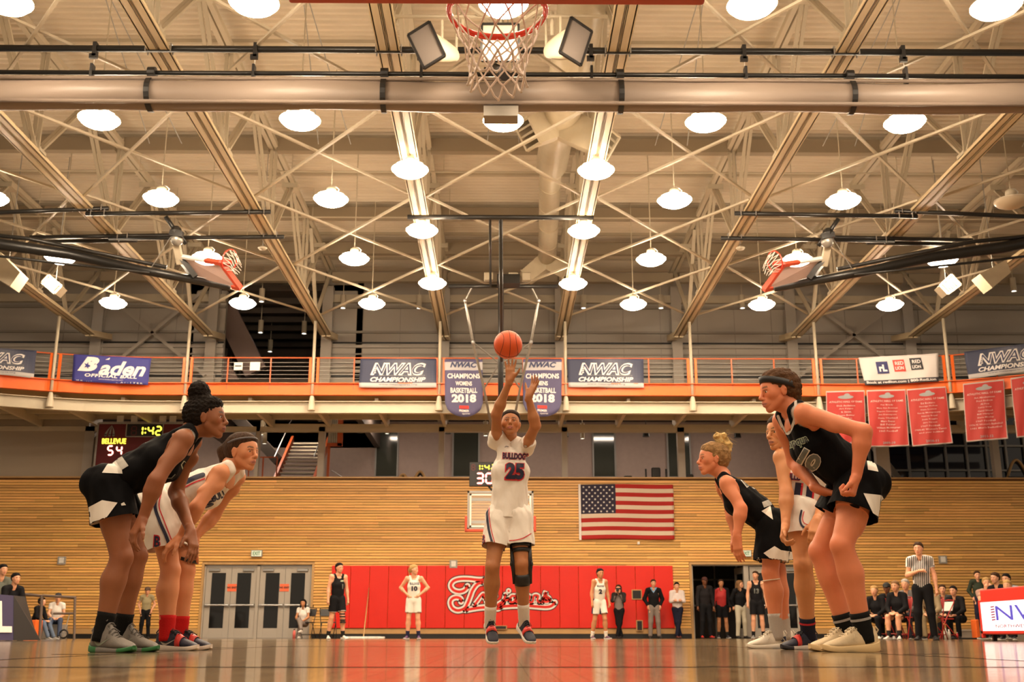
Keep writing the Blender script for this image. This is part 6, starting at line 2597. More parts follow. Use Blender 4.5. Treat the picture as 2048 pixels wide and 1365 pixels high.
def make_jersey(pr, col, trim, side=None, hem=-.04, loose=.012, sleeves=False, vox=None, name='jersey', neckcol=None, wide=1.0, hemflare=0.0, fold=.008, vneck=True):
    J, s, spine, latS, latH, fwdS, fwdH, hpm, shm = pr.J, pr.s, pr.spine, pr.latS, pr.latH, pr.fwdS, pr.fwdH, pr.hpm, pr.shm
    L = (shm - hpm).length
    S = Sdf()
    k = .016
    g = loose
    cW = hpm + spine * L * .33
    cR = hpm + spine * L * .62 + fwdS * .010 * s
    cC = hpm + spine * L * .80
    hc_ = hpm + spine * L * hem
    S.cap(hc_, cW, (.098 + hemflare) * s, (.085 + g * .8) * s, latH, 1.44 * wide, k=k, cut=(hc_, -spine))
    S.cap(cW, cR, (.085 + g * .8) * s, (.094 + g * .6) * s, latS, 1.38 * wide, k=k)
    S.cap(cR, cC, (.096 + g * .6) * s, .090 * s, latS, 1.40 * wide, k=k)
    for sg in (-1, 1):
        S.ell(hpm + latH * sg * .066 * s - fwdH * .055 * s - spine * .03 * s, frame_from(fwdH, spine), (.072 * s, .07 * s, .08 * s), k) if hem < -.02 else None
        S.ell(cR + latS * sg * .055 * s + fwdS * .066 * s * pr.chest + spine * .01, frame_from(fwdS, spine), (.056 * s * pr.chest, .066 * s, .062 * s), k)
        sh = J['shL'] if sg > 0 else J['shR']
        st = J['neck'].lerp(sh, .58) + spine * .018 * s
        S.cap(cC + latS * sg * .055 * s + fwdS * .03 * s, st + fwdS * .02 * s, .058 * s, .030 * s, k=.014)
        S.cap(cC + latS * sg * .055 * s - fwdS * .03 * s, st - fwdS * .02 * s, .056 * s, .030 * s, k=.014)
        if sleeves:
            el = J['elL'] if sg > 0 else J['elR']
            e = sh.lerp(el, sleeves)
            S.cap(sh, e, .060 * s, .056 * s * (1 if sleeves < .9 else .8), k=.014, cut=(e, nrmz(el - sh)) if sleeves < .9 else None)
            S.cap(J['neck'].lerp(sh, .4), sh, .055 * s, .058 * s, k=.014)
            if sleeves > .9:
                wr = J['wrL'] if sg > 0 else J['wrR']
                S.cap(sh, el, .060 * s, .055 * s, k=.014)
                S.cap(el, wr, .055 * s, .044 * s, k=.014, cut=(wr, nrmz(wr - el)))
    col, trim = np.array(col), np.array(trim)
    side_ = None if side is None else np.array(side)
    o = np.array(hpm); sp = np.array(spine); la = np.array(latS); fw = np.array(fwdS)
    nkp = np.array(J['neck'])

    def colfn(co, nr):
        X = co - o
        t = X @ sp / L
        l = X @ la / s
        f = X @ fw / s
        c = np.tile(col, (len(co), 1))
        if side_ is not None:
            w = (np.abs(nr @ la) > .90) & (t < .74)
            c[w] = side_[0] if side_.ndim > 1 else side_
            if side_.ndim > 1:
                w2 = (np.abs(nr @ la) > .80) & (np.abs(nr @ la) <= .90) & (t < .74)
                c[w2] = side_[1]
        if not sleeves:
            # neckline and armhole binding: where the cloth is close to the neck or the shoulder skin
            d1 = pr.S_neck(co)
            w = (1 - sm(.013 * s, .020 * s, d1))[:, None]
            c = c * (1 - w) + trim * w
        return c
    nk, hc = J['neck'], pr.hc
    NS = Sdf()
    NS.cap(nk - spine * .01, hc, .050 * s, .050 * s, k=.01)
    if vneck:
        NS.cap(nk - spine * .012 * s + fwdS * .02 * s, nk - spine * .075 * s + fwdS * .055 * s, .040 * s, .012 * s, k=.01)
    for a in ('L', 'R'):
        NS.ell(J['sh' + a], frame_from(fwdS, spine), (.051 * s, .046 * s, .053 * s), .01)
        NS.cap(J['sh' + a], J['sh' + a].lerp(J['el' + a], .3), .046 * s, .04 * s, k=.01)
    pr.S_neck = lambda co: NS.eval(co)
    cp = [(hc_, -spine, .30)]
    A = arm_keep(pr)
    low = lambda c_: (((c_ - o) @ sp / L) < .45) & (A.legs.eval(c_) < .005) & (((c_ - o) @ sp / L) > .10)
    if sleeves:
        NK = Sdf()
        NK.cap(nk - spine * .01, hc, .052 * s, .052 * s, k=.01)
        tuck(pr, S, lambda c_: np.where(low(c_), -1, np.minimum(NK.eval(c_) - .006, A.eval(c_))), hem, 1.0)
    else:
        tuck(pr, S, lambda c_: np.where(low(c_), -1, np.minimum(NS.eval(c_) - .002, A.eval(c_))), hem, .93)
    ob = cloth_shell(pr, S, vox or pr.vox * 1.25, colfn, name, cp, fold=fold * (0 if pr.coarse else 1), seed=random.random() * 9)
    pr.jersey = ob
    return ob


def make_shorts(pr, colfn_leg, hemt=.62, r0=.108, r1=.125, vox=None, name='shorts', top=.16, waist=None, fold=.009, hem_tilt=0.0, taper_cut=True, flat=1.0):
    """colfn_leg(t, ang, side, z) -> colours; t runs 0..1 from hip to hem, ang: 1 outward .. -1 inward, f: forwardness."""
    J, s, spine, latH, fwdH, hpm, shm = pr.J, pr.s, pr.spine, pr.latH, pr.fwdH, pr.hpm, pr.shm
    L = (shm - hpm).length
    S = Sdf()
    k = .016
    tp = hpm + spine * L * top
    S.cap(hpm - spine * .01, tp, .096 * s, .088 * s, latH, 1.48, k=k, cut=(tp, spine))
    cps = []
    info = []
    for a, sg in (('L', 1), ('R', -1)):
        hp, kn = J['hip' + a], J['kn' + a]
        td = nrmz(kn - hp)
        e = hp + (kn - hp) * hemt
        S.ell(hpm + latH * sg * .070 * s - fwdH * .055 * s - spine * .035 * s, frame_from(fwdH, spine), (.082 * s, .080 * s, .092 * s), k)
        cn = nrmz(td + V((0, 0, -hem_tilt)))
        S.cap(hp, e, r0 * s, r1 * s, k=k, cut=(e, cn))
        cps.append((e, cn, r1 * s * 1.25))
        info.append((np.array(hp), np.array(td), (e - hp).length, np.array(latH) * sg))
    fw = np.array(fwdH)

    def colfn(co, nr):
        d = []
        ts, outs, fs_ = [], [], []
        for hp, td, ln, out in info:
            X = co - hp
            t = X @ td / ln
            q = X - np.outer(X @ td, td)
            dist = np.sqrt((q * q).sum(1)) + 1e-6
            d.append(dist + np.maximum(0, -t) * 0)
            ts.append(t)
            outs.append((q @ out) / dist)
            fs_.append((q @ fw) / dist)
        w = (d[0] <= d[1])
        t = np.where(w, ts[0], ts[1])
        o_ = np.where(w, outs[0], outs[1])
        f_ = np.where(w, fs_[0], fs_[1])
        side = np.where(w, 1, -1)
        return colfn_leg(t, o_, f_, side, co)
    A = arm_keep(pr)
    ends = [(np.array(c0), np.array(n0)) for c0, n0, r_ in cps]

    def keep(c_):
        k_ = A.eval(c_) < 0
        below = np.ones(len(c_), bool)
        for c0, n0 in ends:
            below &= ((c_ - c0) @ n0) > -.012
        tt = ((c_ - np.array(hpm)) @ np.array(spine)) / L
        return np.where(k_ | below | ((tt > top) & (A.legs.eval(c_) > .015)), -1.0, 1.0)
    tuck(pr, S, keep, -3, 9)
    ob = cloth_shell(pr, S, vox or pr.vox * 1.25, colfn, name, cps, fold=fold * (0 if pr.coarse else 1), seed=random.random() * 9)
    pr.shorts = ob
    return ob


def make_trousers(pr, col, belt=None, r0=.098, r1=.060, top=.16, name='trousers', shade=None):
    J, s, spine, latH, fwdH, hpm, shm = pr.J, pr.s, pr.spine, pr.latH, pr.fwdH, pr.hpm, pr.shm
    L = (shm - hpm).length
    S = Sdf()
    tp = hpm + spine * L * top
    S.cap(hpm - spine * .01, tp, .096 * s, .088 * s, latH, 1.46, k=.016, cut=(tp, spine))
    for a, sg in (('L', 1), ('R', -1)):
        hp, kn, an = J['hip' + a], J['kn' + a], J['an' + a]
        S.ell(hpm + latH * sg * .070 * s - fwdH * .05 * s - spine * .035 * s, frame_from(fwdH, spine), (.080 * s, .078 * s, .09 * s), .016)
        S.cap(hp, kn, r0 * s, r1 * 1.15 * s, k=.016)
        e = an + nrmz(an - kn) * .03 * s
        S.cap(kn, e, r1 * 1.12 * s, r1 * s, k=.016, cut=(e, nrmz(an - kn)))
    A = arm_keep(pr)
    tuck(pr, S, lambda q: np.where((A.eval(q) < 0) | ((((q - np.array(hpm)) @ np.array(spine) / L) > top) & (A.legs.eval(q) > .015)), -1.0, 1.0), -9, 9)
    c_ = np.array(col)
    o, sp = np.array(hpm), np.array(spine)

    def colfn(co, nr):
        c = np.tile(c_, (len(co), 1))
        if belt is not None:
            c[((co - o) @ sp / L) > top - .06] = belt
        return c
    return cloth_shell(pr, S, pr.vox * 1.3, colfn, name, (), fold=.003 if pr.coarse else .004, seed=random.random() * 9)


# ------------------------------------------------------------------ shoes
def shoe(pr, an, fd, length=.285, upper=(.3, .3, .3), sole=(.8, .8, .8), sole2=None, tip=None, pitch=0.0, floor_z=0.0, lace=None, mark=None, roll=0.0, collar=.112,
         toecap=None, strap=None, heelx=.065, name='shoe', lat=None, sole_t=.026):
    """an: ankle joint; fd: horizontal toe direction; pitch>0 lifts the heel. The shoe's heel sits heelx behind the ankle."""
    s = length / .285
    f = nrmz(V((fd[0], fd[1], 0)))
    l = V((0, 0, 1)).cross(f)
    Rz = Matrix((f, l, V((0, 0, 1)))).transposed()
    Rp = Rz @ Matrix.Rotation(pitch, 3, 'Y') @ Matrix.Rotation(roll, 3, 'X')
    # origin: heel bottom centre
    if pitch:
        toe_l = V((length * .80, 0, 0))
        org = V((an.x, an.y, an.z)) - Rp @ V((heelx * s, 0, .098 * s))
        low = (org + Rp @ V((length * .95, 0, .004))).z
        org.z += (floor_z - low)
    else:
        org = V((an.x, an.y, floor_z)) - f * heelx * s

    def W(x, y, z):
        return org + Rp @ V((x, y, z))
    xs_ = [0.0, .012, .035, .07, .105, .14, .17, .20, .225, .25, .268, .28, .2845]
    hw = [.012, .026, .034, .037, .035, .036, .041, .046, .0475, .044, .035, .020, .006]
    ht = [.070, .100, collar, collar, collar * .90, .088, .072, .060, .052, .045, .038, .028, .018]
    if not pr.coarse:
        ht = [h_ * (1.22 if x_ < .16 else 1.14) for h_, x_ in zip(ht, xs_)]
        hw = [w_ * 1.06 for w_ in hw]
    cx = [0, 0, 0, 0, 0, .001, .003, .004, .005, .004, .003, .002, .002]
    NS = 16
    up = MB()
    rings = []
    for i, x in enumerate(xs_):
        ring = []
        for j in range(NS):
            a = 2 * PI * j / NS
            ca, sa = math.cos(a), math.sin(a)
            top = ht[i] * s
            zb = sole_t * .6 * s
            hh = (top - zb) / 2
            wy = hw[i] * s
            zz = zb + hh + hh * (abs(sa) ** .85) * (1 if sa > 0 else -1)
            nar = 1 - .50 * max(0, (zz - .035 * s) / (.10 * s)) ** 1.1 if x < .16 else 1 - .30 * max(0, (zz - .03 * s) / (.06 * s))
            yy = wy * (abs(ca) ** .75) * (1 if ca > 0 else -1) * max(nar, .4)
            ring.append(W(x * s, yy + cx[i] * s, zz))
        rings.append(ring)
    vs_ = [p for r in rings for p in r]
    fs = []
    for i in range(len(rings) - 1):
        for j in range(NS):
            j2 = (j + 1) % NS
            fs.append((i * NS + j, i * NS + j2, (i + 1) * NS + j2, (i + 1) * NS + j))
    fs += [tuple(range(NS)), tuple((len(rings) - 1) * NS + j for j in range(NS))[::-1]]
    up.add(vs_, fs)
    root = up.build(name, mat('shoe upper %s' % (upper,), upper, .6, bump=.15, bscale=120, var=.08, vscale=20), pr.root, smooth=True)
    md = root.modifiers.new('ss', 'SUBSURF')
    md.levels = md.render_levels = 1 if pr.coarse else 2
    so = MB()
    xs2 = [-.004, .006, .03, .07, .105, .14, .17, .20, .225, .25, .27, .284, .290]
    hw2 = [.014, .030, .039, .041, .038, .039, .045, .050, .0515, .048, .038, .022, .008]
    zl = [.012, .004, 0, 0, .0, .0, 0, 0, .0, .002, .006, .012, .018]
    th = [.040, .038, .036, .032, .029, .027, .025, .024, .024, .024, .024, .022, .016]
    rr = []
    for i, x in enumerate(xs2):
        ring = []
        wy = hw2[i] * s
        z0, z1 = zl[i] * s, (zl[i] + th[i] * sole_t / .026) * s
        for (yy, zz) in ((-1, z0), (-1.03, (z0 + z1) / 2), (-.97, z1), (0, z1), (.97, z1), (1.03, (z0 + z1) / 2), (1, z0), (0, z0)):
            ring.append(W(x * s, yy * wy + .003 * s, zz))
        rr.append(ring)
    vs_ = [p for r in rr for p in r]
    fs, mi = [], []
    n8 = 8
    for i in range(len(rr) - 1):
        for j in range(n8):
            j2 = (j + 1) % n8
            so_m = 1 if (sole2 is not None and (i < 3 or i > 7)) else 0
            fs.append((i * n8 + j, (i + 1) * n8 + j, (i + 1) * n8 + j2, i * n8 + j2))
            mi.append(so_m)
    so.v = [tuple(p) for p in vs_]
    so.f = fs + [tuple(range(n8))[::-1], tuple((len(rr) - 1) * n8 + j for j in range(n8))]
    so.m = mi + [mi[0], mi[-1]]
    so.c = [None] * len(so.f)
    ms = [mat('sole %s' % (sole,), sole, .45)]
    if sole2 is not None:
        ms.append(mat('sole %s' % (sole2,), sole2, .45))
    so_o = so.build('sole', ms, root, smooth=True)
    md = so_o.modifiers.new('bev', 'BEVEL')
    md.width = .003
    md.segments = 2
    if lace is not None and not pr.coarse:
        lm = MB()
        tl = MB()
        for i in range(6):
            x = .105 + i * .016
            z = np.interp(x, xs_, ht) + .001
            lm.path([W(x * s, -.022 * s, (z - .014) * s), W((x + .006) * s, -.008 * s, (z + .002) * s), W((x + .002) * s, .010 * s, (z + .002) * s), W((x + .008) * s, .024 * s, (z - .014) * s)], .0028, 6)
            lm.path([W((x + .008) * s, -.022 * s, (z - .016) * s), W(x * s, .0, (z + .003) * s), W(x * s, .022 * s, (z - .014) * s)], .0026, 6)
        for sg in (-1, 1):
            lm.path([W(.10 * s, 0, .108 * s), W(.125 * s, sg * .022 * s, .118 * s), W(.15 * s, sg * .034 * s, .100 * s), W(.135 * s, sg * .020 * s, .088 * s), W(.108 * s, 0, .106 * s)], .0024, 6)
            lm.path([W(.105 * s, 0, .106 * s), W(.13 * s, sg * .03 * s, .080 * s), W(.14 * s, sg * .045 * s, .062 * s)], .0024, 6)
        lm.build('laces', lace, root, smooth=True)
        tl.path([W(.105 * s, 0, .095 * s), W(.088 * s, 0, .120 * s), W(.080 * s, 0, .140 * s)], [.020 * s, .022 * s, .017 * s], 10, flat=.35)
        tl.build('tongue', mat('shoe upper %s' % (upper,), upper), root, smooth=True)
        pl_ = MB()
        pl_.path([W(.006 * s, 0, .085 * s), W(-.008 * s, 0, .105 * s), W(.006 * s, 0, .122 * s)], .004, 6)
        pl_.build('pull_loop', mat('shoe upper %s' % (upper,), upper), root, smooth=True)
    if strap is not None:
        b = bvh_eval(root)
        pts = []
        st = MB()
        seg_n = 12
        row0, row1 = [], []
        for i in range(seg_n + 1):
            a = PI * (-.08 + 1.16 * i / seg_n)
            for xx, row in ((.150, row0), (.188, row1)):
                c0 = W((xx) * s, 0, .035 * s)
                dv = Rp @ V((0, math.cos(a), math.sin(a)))
                h = b.ray_cast(c0 + dv * .2, -dv, .2)
                p = (h[0] if h[0] else c0 + dv * .045) + dv * .003
                row.append(p)
        st.add(row0 + row1, [(i, i + 1, seg_n + 2 + i, seg_n + 1 + i) for i in range(seg_n)])
        o = st.build('strap', mat('shoe strap', strap, .4), root, smooth=True)
        md = o.modifiers.new('t', 'SOLIDIFY')
        md.thickness = .003
        md.offset = 1
    if mark is not None and not pr.coarse:
        # curved side mark on both flanks
        b = bvh_eval(root)
        for sg in (-1, 1):
            pol = catmull([(.05, .052), (.075, .038), (.10, .042), (.155, .068)], 5)
            ws_ = list(np.interp(range(len(pol)), [0, len(pol) * .3, len(pol) - 1], [.004, .014, .001]))
            vs2, fs2 = poly_geo(ribbon(pol, [float(q) for q in ws_]))
            mb = MB()
            out = []
            for v in vs2:
                p = W(v.x * s, sg * .10, v.y * s)
                dv = Rp @ V((0, -sg, 0))
                h = b.ray_cast(p, dv, .12)
                out.append((h[0] if h[0] else W(v.x * s, sg * .03, v.y * s)) - dv * .0015)
            mb.add(out, fs2)
            mb.build('side_mark', mark, root)
    return root


def bvh_eval(o):
    dg = bpy.context.evaluated_depsgraph_get()
    e = o.evaluated_get(dg)
    me = e.to_mesh()
    mw = world_of(o)
    b = BVHTree.FromPolygons([mw @ v.co for v in me.vertices], [tuple(p.vertices) for p in me.polygons])
    e.to_mesh_clear()
    return b


def sock(pr, an, kn, h, col, low=-.045, stripe=None, r=.037, name='sock'):
    d = nrmz(kn - an)
    s = pr.s
    p0 = an + d * low * s
    n = 7
    pts = [p0.lerp(an + d * h, i / n) for i in range(n + 1)]
    rs = [(r + .004 + (.002 if i % 2 else 0) + .006 * i / n) * s for i in range(n + 1)]
    kf = d
    o = MB().path(pts, rs, 16, cap=True).build(name, mat('sock %s' % (col,), col, .8, bump=.25, bscale=150, spec=.12), pr.root, smooth=True)
    if stripe is not None:
        q0, q1 = an + d * h * .62, an + d * h * .74
        MB().path([q0, q1], [(r + .0125) * s] * 2, 16, cap=False).build('stripe', mat('sock stripe %s' % (stripe,), stripe, .8), o)
    return o

# ================================================================== PEOPLE: THE SIX NEAR PLAYERS
CAMP = V((0, 0, CAM_Z))


def px_dir(u, v):
    return (P(u, v, 1.0) - CAMP).normalized()


def px_decal(name, geo, m, parent, bvh, off=.0055, cut=.007, Y=7.0, rng_=(3, 12)):
    """Lay marks traced in the frame onto the surface they belong to."""
    vs_, fs = geo
    bm = bmesh.new()
    bv = [bm.verts.new((v[0], v[1], 0)) for v in vs_]
    for f in fs:
        try:
            bm.faces.new([bv[i] for i in f])
        except ValueError:
            pass
    bmesh.ops.triangulate(bm, faces=bm.faces[:])
    for _ in range(4):
        es = [e for e in bm.edges if e.calc_length() > cut * FPX / Y]
        if not es:
            break
        bmesh.ops.subdivide_edges(bm, edges=es, cuts=1)
        bmesh.ops.triangulate(bm, faces=[f for f in bm.faces if len(f.verts) > 3])
    bad = []
    for v in bm.verts:
        d = px_dir(v.co.x, v.co.y)
        h = bvh.ray_cast(CAMP + d * rng_[0], d, rng_[1])
        if h[0]:
            v.co = h[0] - d * off
        else:
            bad.append(v)
    if bad:
        bmesh.ops.delete(bm, geom=bad, context='VERTS')
    if len(bm.faces) == 0:
        bm.free()
        return None
    me = bpy.data.meshes.new(name)
    bm.to_mesh(me)
    bm.free()
    return link_mesh(name, me, m, parent)


def px_text(txt, cx, cy_, w, h, rot=0.0, bold=.03, shear=0.0):
    vs_, fs = fit(text_geo(txt, 1, bold, shear), w, h)
    c, s = math.cos(rot), math.sin(rot)
    return [(cx + v.x * c + v.y * s * 1, cy_ - (v.y * c - v.x * s) * 1) if False else (cx + v.x * c - v.y * s, cy_ - (v.x * s + v.y * c)) for v in vs_], fs


def px_poly(*polys):
    vs_, fs = [], []
    for p in polys:
        o = len(vs_)
        vs_ += [tuple(q) for q in p]
        fs.append(tuple(range(o, o + len(p))))
    return vs_, fs


def px_line(pts, w, sub=6):
    return px_poly(*ribbon(catmull(pts, sub), w))


def joints(Y0, **kw):
    J = {}
    for k, q in kw.items():
        J[k] = P(q[0], q[1], Y0 + (q[2] if len(q) > 2 else 0))
    return J


def ank(u, Y, z=.098):
    p = P(u, 1262, Y)
    return V((p.x, Y, z))


INK_NAVY = mat('print navy', (.012, .014, .045), .6)
INK_RED = mat('print red', (.62, .02, .03), .6)
INK_WHITE = mat('print white', (.72, .68, .62), .6)
INK_GREY = mat('print grey', (.14, .15, .14), .6)
INK_GREEN = mat('print pale green', (.42, .48, .32), .6)
BLACK_C = (.005, .005, .006)
WHITE_C = (.86, .80, .73)
TRIM_C = (.62, .58, .54)
NAVY_C = (.014, .016, .045)
RED_C = (.55, .02, .03)

# ---------------------------------------------------------------- 1: left player in black, hands on knees
Y = 6.1
J = joints(Y, head=(414, 838, 0), neck=(389, 856, 0), shR=(366, 880, -.16), shL=(383, 884, .16), elR=(312, 962, -.26), elL=(352, 985, .26),
           wrR=(286, 1036, -.24), wrL=(381, 1062, .10), hipR=(218, 975, -.09), hipL=(224, 977, .09), knR=(243, 1116, -.10), knL=(273, 1112, .14))
J['anR'] = ank(205, Y - .12)
J['anL'] = ank(243, Y + .16)
J['footR'], J['footL'] = V((1, -.55, 0)), V((1, -.25, 0))
a = make_person('player in black jersey with large curly hair bun leaning on her knees, grey shoes', J, 1.80, (.30, .105, .043), face=(1, .05, .02), lip=(.30, .10, .08), brow=(.01, .007, .005), width=1.05, shape=1,
                hands={'R': dict(d=(-.38, -.15, -.9), n=(.75, .65, -.2), curl=(.35, .55, .3), spread=.12, thumb=.3),
                       'L': dict(d=(.30, -.25, -.92), n=(-.75, .3, -.35), curl=(.25, .35, .25), spread=.10, thumb=.4)})
S = Sdf()
L_ = hair_cap(a, S, 1.04, .004, .0)
S.ell(L_(-.052, 0, .155), a.R, (.060, .060, .058), .012)
S.ell(L_(-.030, 0, .100), a.R, (.062, .060, .040), .016)
S.cap(L_(-.075, 0, .02), L_(-.06, 0, -.055), .045, .030, k=.012)
S.ell(L_(.030, 0, .085), a.R, (.050, .062, .030), .014)
hair_mesh(a, S, hair_mat((.012, .008, .006), 'curl'), .0055, .0060, 150)
make_jersey(a, BLACK_C, TRIM_C, hem=-.07, loose=.018)


def lb_shorts(t, o, f, side, co):
    c = np.tile(np.array(BLACK_C), (len(t), 1))
    return c


make_shorts(a, lb_shorts, hemt=.50, r0=.112, r1=.118)
bj, bs_ = bvh_of([a.jersey]), bvh_of([a.shorts, a.jersey])
px_decal('waist_label', px_poly([(229, 918), (243, 936), (245, 948), (204, 946), (214, 930)]), INK_WHITE, a.shorts, bs_)
px_decal('waist_label', px_poly([(229, 919), (243, 912), (257, 932), (244, 940)]), mat('print label', (.45, .42, .38), .6), a.shorts, bs_, off=.009)
px_decal('hem_panel', px_poly([(168, 1020), (204, 1001), (235, 1006), (206, 1045), (172, 1055)]), mat('white panel cloth', WHITE_C, .7), a.shorts, bs_, cut=.009)
px_decal('brand_mark', px_poly([(242, 1008), (248, 1005), (252, 1011), (243, 1012)]), INK_WHITE, a.shorts, bs_)
px_decal('number', px_poly(*ribbon([(281, 872), (299, 880), (292, 886), (279, 880)], 2.2)), INK_GREY, a.jersey, bj)
px_decal('team_name', px_poly(*ribbon([(366, 940), (363, 930), (368, 923), (374, 927), (371, 936)], 2.0)), INK_GREEN, a.jersey, bj)
px_decal('number', px_poly(*ribbon([(318, 967), (330, 957), (343, 957), (350, 950)], 2.2)), INK_GREY, a.jersey, bj)
GR, GRN = (.20, .18, .16), (.03, .17, .05)
for k_, fd in (('R', (1, -.55)), ('L', (1, -.28))):
    shoe(a, J['an' + k_], fd, .30, GR, GR, GRN, lace=mat('grey lace', (.18, .17, .16), .8), mark=mat('shoe mark green grey', (.30, .36, .28), .4), collar=.150, sole_t=.021)
    sock(a, J['an' + k_], J['kn' + k_], .105, (.008, .008, .008))

# ---------------------------------------------------------------- 2: left player in white leaning on her knees
Y = 6.75
J = joints(Y, head=(486, 906, -.02), neck=(466, 928, 0), shR=(440, 948, -.16), shL=(473, 955, .16), elR=(393, 1016, -.26), elL=(428, 1030, .22),
           wrR=(362, 1074, -.20), wrL=(388, 1078, .12), hipR=(318, 1010, -.09), hipL=(326, 1012, .09), knR=(341, 1142, -.10), knL=(371, 1142, .12))
J['anR'] = ank(334, Y - .12)
J['anL'] = ank(361, Y + .12)
a = make_person('player in white jersey with thin headband leaning on her knees, red socks', J, 1.74, (.70, .285, .135), face=(.86, -.48, -.06), lip=(.55, .20, .17), brow=(.05, .03, .02),
                hands={'R': dict(d=(-.72, -.15, -.68), n=(.6, .55, -.45), curl=(.30, .45, .3), spread=.08, thumb=.2),
                       'L': dict(d=(.05, -.3, -.95), n=(-.1, .9, -.3), curl=(.3, .4, .2), spread=.08, thumb=.3)})
S = Sdf()
L_ = hair_cap(a, S, 1.03, .002)
S.cap(L_(-.09, 0, .045), L_(-.150, 0, .01), .044, .040, k=.012)
S.cap(L_(-.150, 0, .01), L_(-.150, 0, -.09), .040, .016, k=.012)
h = hair_mesh(a, S, hair_mat((.060, .030, .016), 'straight'), .0055, .0018, 60)
hb = [L_(.0965 * math.cos(t) - .016, .0845 * math.sin(t), .062 + .026 * math.cos(t)) for t in [2 * PI * k / 40 for k in range(40)]]
MB().path(hb, .0040, 8, closed=True, flat=1.6).build('headband', mat('grey band', (.12, .11, .12), .5), a.root, smooth=True)
make_jersey(a, WHITE_C, WHITE_C, hem=-.07, loose=.018)


def wl_shorts(t, o, f, side, co):
    c = np.tile(np.array(WHITE_C), (len(t), 1))
    return c


make_shorts(a, wl_shorts, hemt=.68, r0=.110, r1=.120, hem_tilt=.25)
bj, bs_ = bvh_of([a.jersey]), bvh_of([a.shorts])
px_decal('stripe', px_line([(406, 950), (388, 956), (366, 967)], 9), INK_NAVY, a.jersey, bj)
px_decal('stripe', px_line([(409, 958), (390, 965), (369, 975)], 2.6), INK_RED, a.jersey, bj)
px_decal('stripe', px_line([(316, 981), (310, 1012), (318, 1040), (331, 1070), (341, 1097)], 6.5), INK_NAVY, a.shorts, bs_)
px_decal('stripe', px_line([(323, 986), (318, 1012), (328, 1042), (346, 1088)], 2.2), INK_RED, a.shorts, bs_)
px_decal('letter_outline', px_text('B', 314, 1084, 15, 27, -.08, .09), INK_RED, a.shorts, bs_)
px_decal('letter', px_text('B', 314, 1084, 11, 22, -.08, .03), INK_NAVY, a.shorts, bs_, off=.009)
px_decal('team_name', px_text('BULL', 438, 993, 32, 14, .42, .05), INK_NAVY, a.jersey, bj)
px_decal('number', px_text('5', 416, 1010, 24, 12, .3, .08), INK_NAVY, a.jersey, bj)
for k_, fd in (('R', (1, -.35)), ('L', (1, -.30))):
    shoe(a, J['an' + k_], fd, .275, (.020, .020, .045), (.75, .66, .58), lace=m_lace_b, mark=mat('shoe mark silver', (.5, .47, .44), .3), strap=(.70, .04, .03))
    sock(a, J['an' + k_], J['kn' + k_], .10, (.55, .015, .015))
kb = a.J['knL']
MB().path([kb + V((0, 0, .055)), kb + V((0.005, 0, .075))], [.067, .068], 18).build('knee_band', m_black, a.root, smooth=True)

# ---------------------------------------------------------------- 3: shooter
Y = 8.95
J = joints(Y, head=(1021, 850, -.03), neck=(1020, 884, .02), shR=(993, 884, 0), shL=(1051, 896, .0), elR=(993, 829, -.24), elL=(1071, 852, -.22),
           wrR=(1019, 763, -.36), wrL=(1057, 795, -.30), hipR=(999, 1036, 0), hipL=(1038, 1036, 0), knR=(985, 1134, -.10), knL=(1043, 1129, -.06))
J['anR'] = P(980, 1244, Y + .06)
J['anL'] = P(1048, 1240, Y + .10)
J['footR'], J['footL'] = V((.2, -.6, -.8)), V((.3, -.6, -.7))
a = make_person('player in white jersey 25 shooting the ball with both arms raised, knee brace', J, 1.75, (.44, .18, .07), chest=.75, face=(-.02, -.97, .18), headup=V((.03, .05, 1)), lip=(.45, .15, .13), brow=(.02, .012, .008),
                hands={'R': dict(d=(.05, -.10, 1), n=(-.1, -.75, .55), curl=(-.10, .25, .25), spread=.16, thumb=.2),
                       'L': dict(d=(.42, -.1, .90), n=(-.72, -.62, .1), curl=(.10, .15, .15), spread=.2, thumb=.1)})
S = Sdf()
L_ = hair_cap(a, S, 1.02, .006)
S.ell(L_(-.105, 0, .03), a.R, (.040, .045, .045), .012)
hair_mesh(a, S, hair_mat((.030, .016, .010), 'straight'), .006, .0015, 60)
make_jersey(a, WHITE_C, WHITE_C, hem=-.02, loose=.022, sleeves=.30, hemflare=.018, wide=.92, fold=.011)


def s_shorts(t, o, f, side, co):
    c = np.tile(np.array(WHITE_C), (len(t), 1))
    return c


make_shorts(a, s_shorts, hemt=.62, r0=.106, r1=.106, fold=.010)
bj, bs_ = bvh_of([a.jersey]), bvh_of([a.shorts])
px_decal('team_name_outline', px_text('BULLDOGS', 1031, 913, 53, 14, -.05, .085), INK_RED, a.jersey, bj)
px_decal('team_name', px_text('BULLDOGS', 1031, 913, 51, 12, -.05, .04), INK_NAVY, a.jersey, bj, off=.009)
px_decal('number_outline', px_text('25', 1029.5, 944, 41, 37, -.04, .10), INK_RED, a.jersey, bj)
px_decal('number', px_text('25', 1030, 943, 37, 33, -.04, .055), INK_NAVY, a.jersey, bj, off=.009)
px_decal('brand_mark', px_poly(*ribbon([(1010, 895), (1012, 893), (1017, 894)], 1.2)), INK_NAVY, a.jersey, bj)
px_decal('stripe', px_line([(975, 1004), (974, 1030), (977, 1058), (984, 1085), (990, 1098), (1011, 1101)], 4.5), INK_NAVY, a.shorts, bs_)
px_decal('stripe', px_line([(979, 1008), (978, 1030), (982, 1058), (989, 1084), (994, 1093), (1012, 1095)], 1.6), INK_RED, a.shorts, bs_)
px_decal('stripe', px_line([(1019, 1082), (1030, 1081), (1046, 1077), (1062, 1068)], 1.8), INK_RED, a.shorts, bs_)
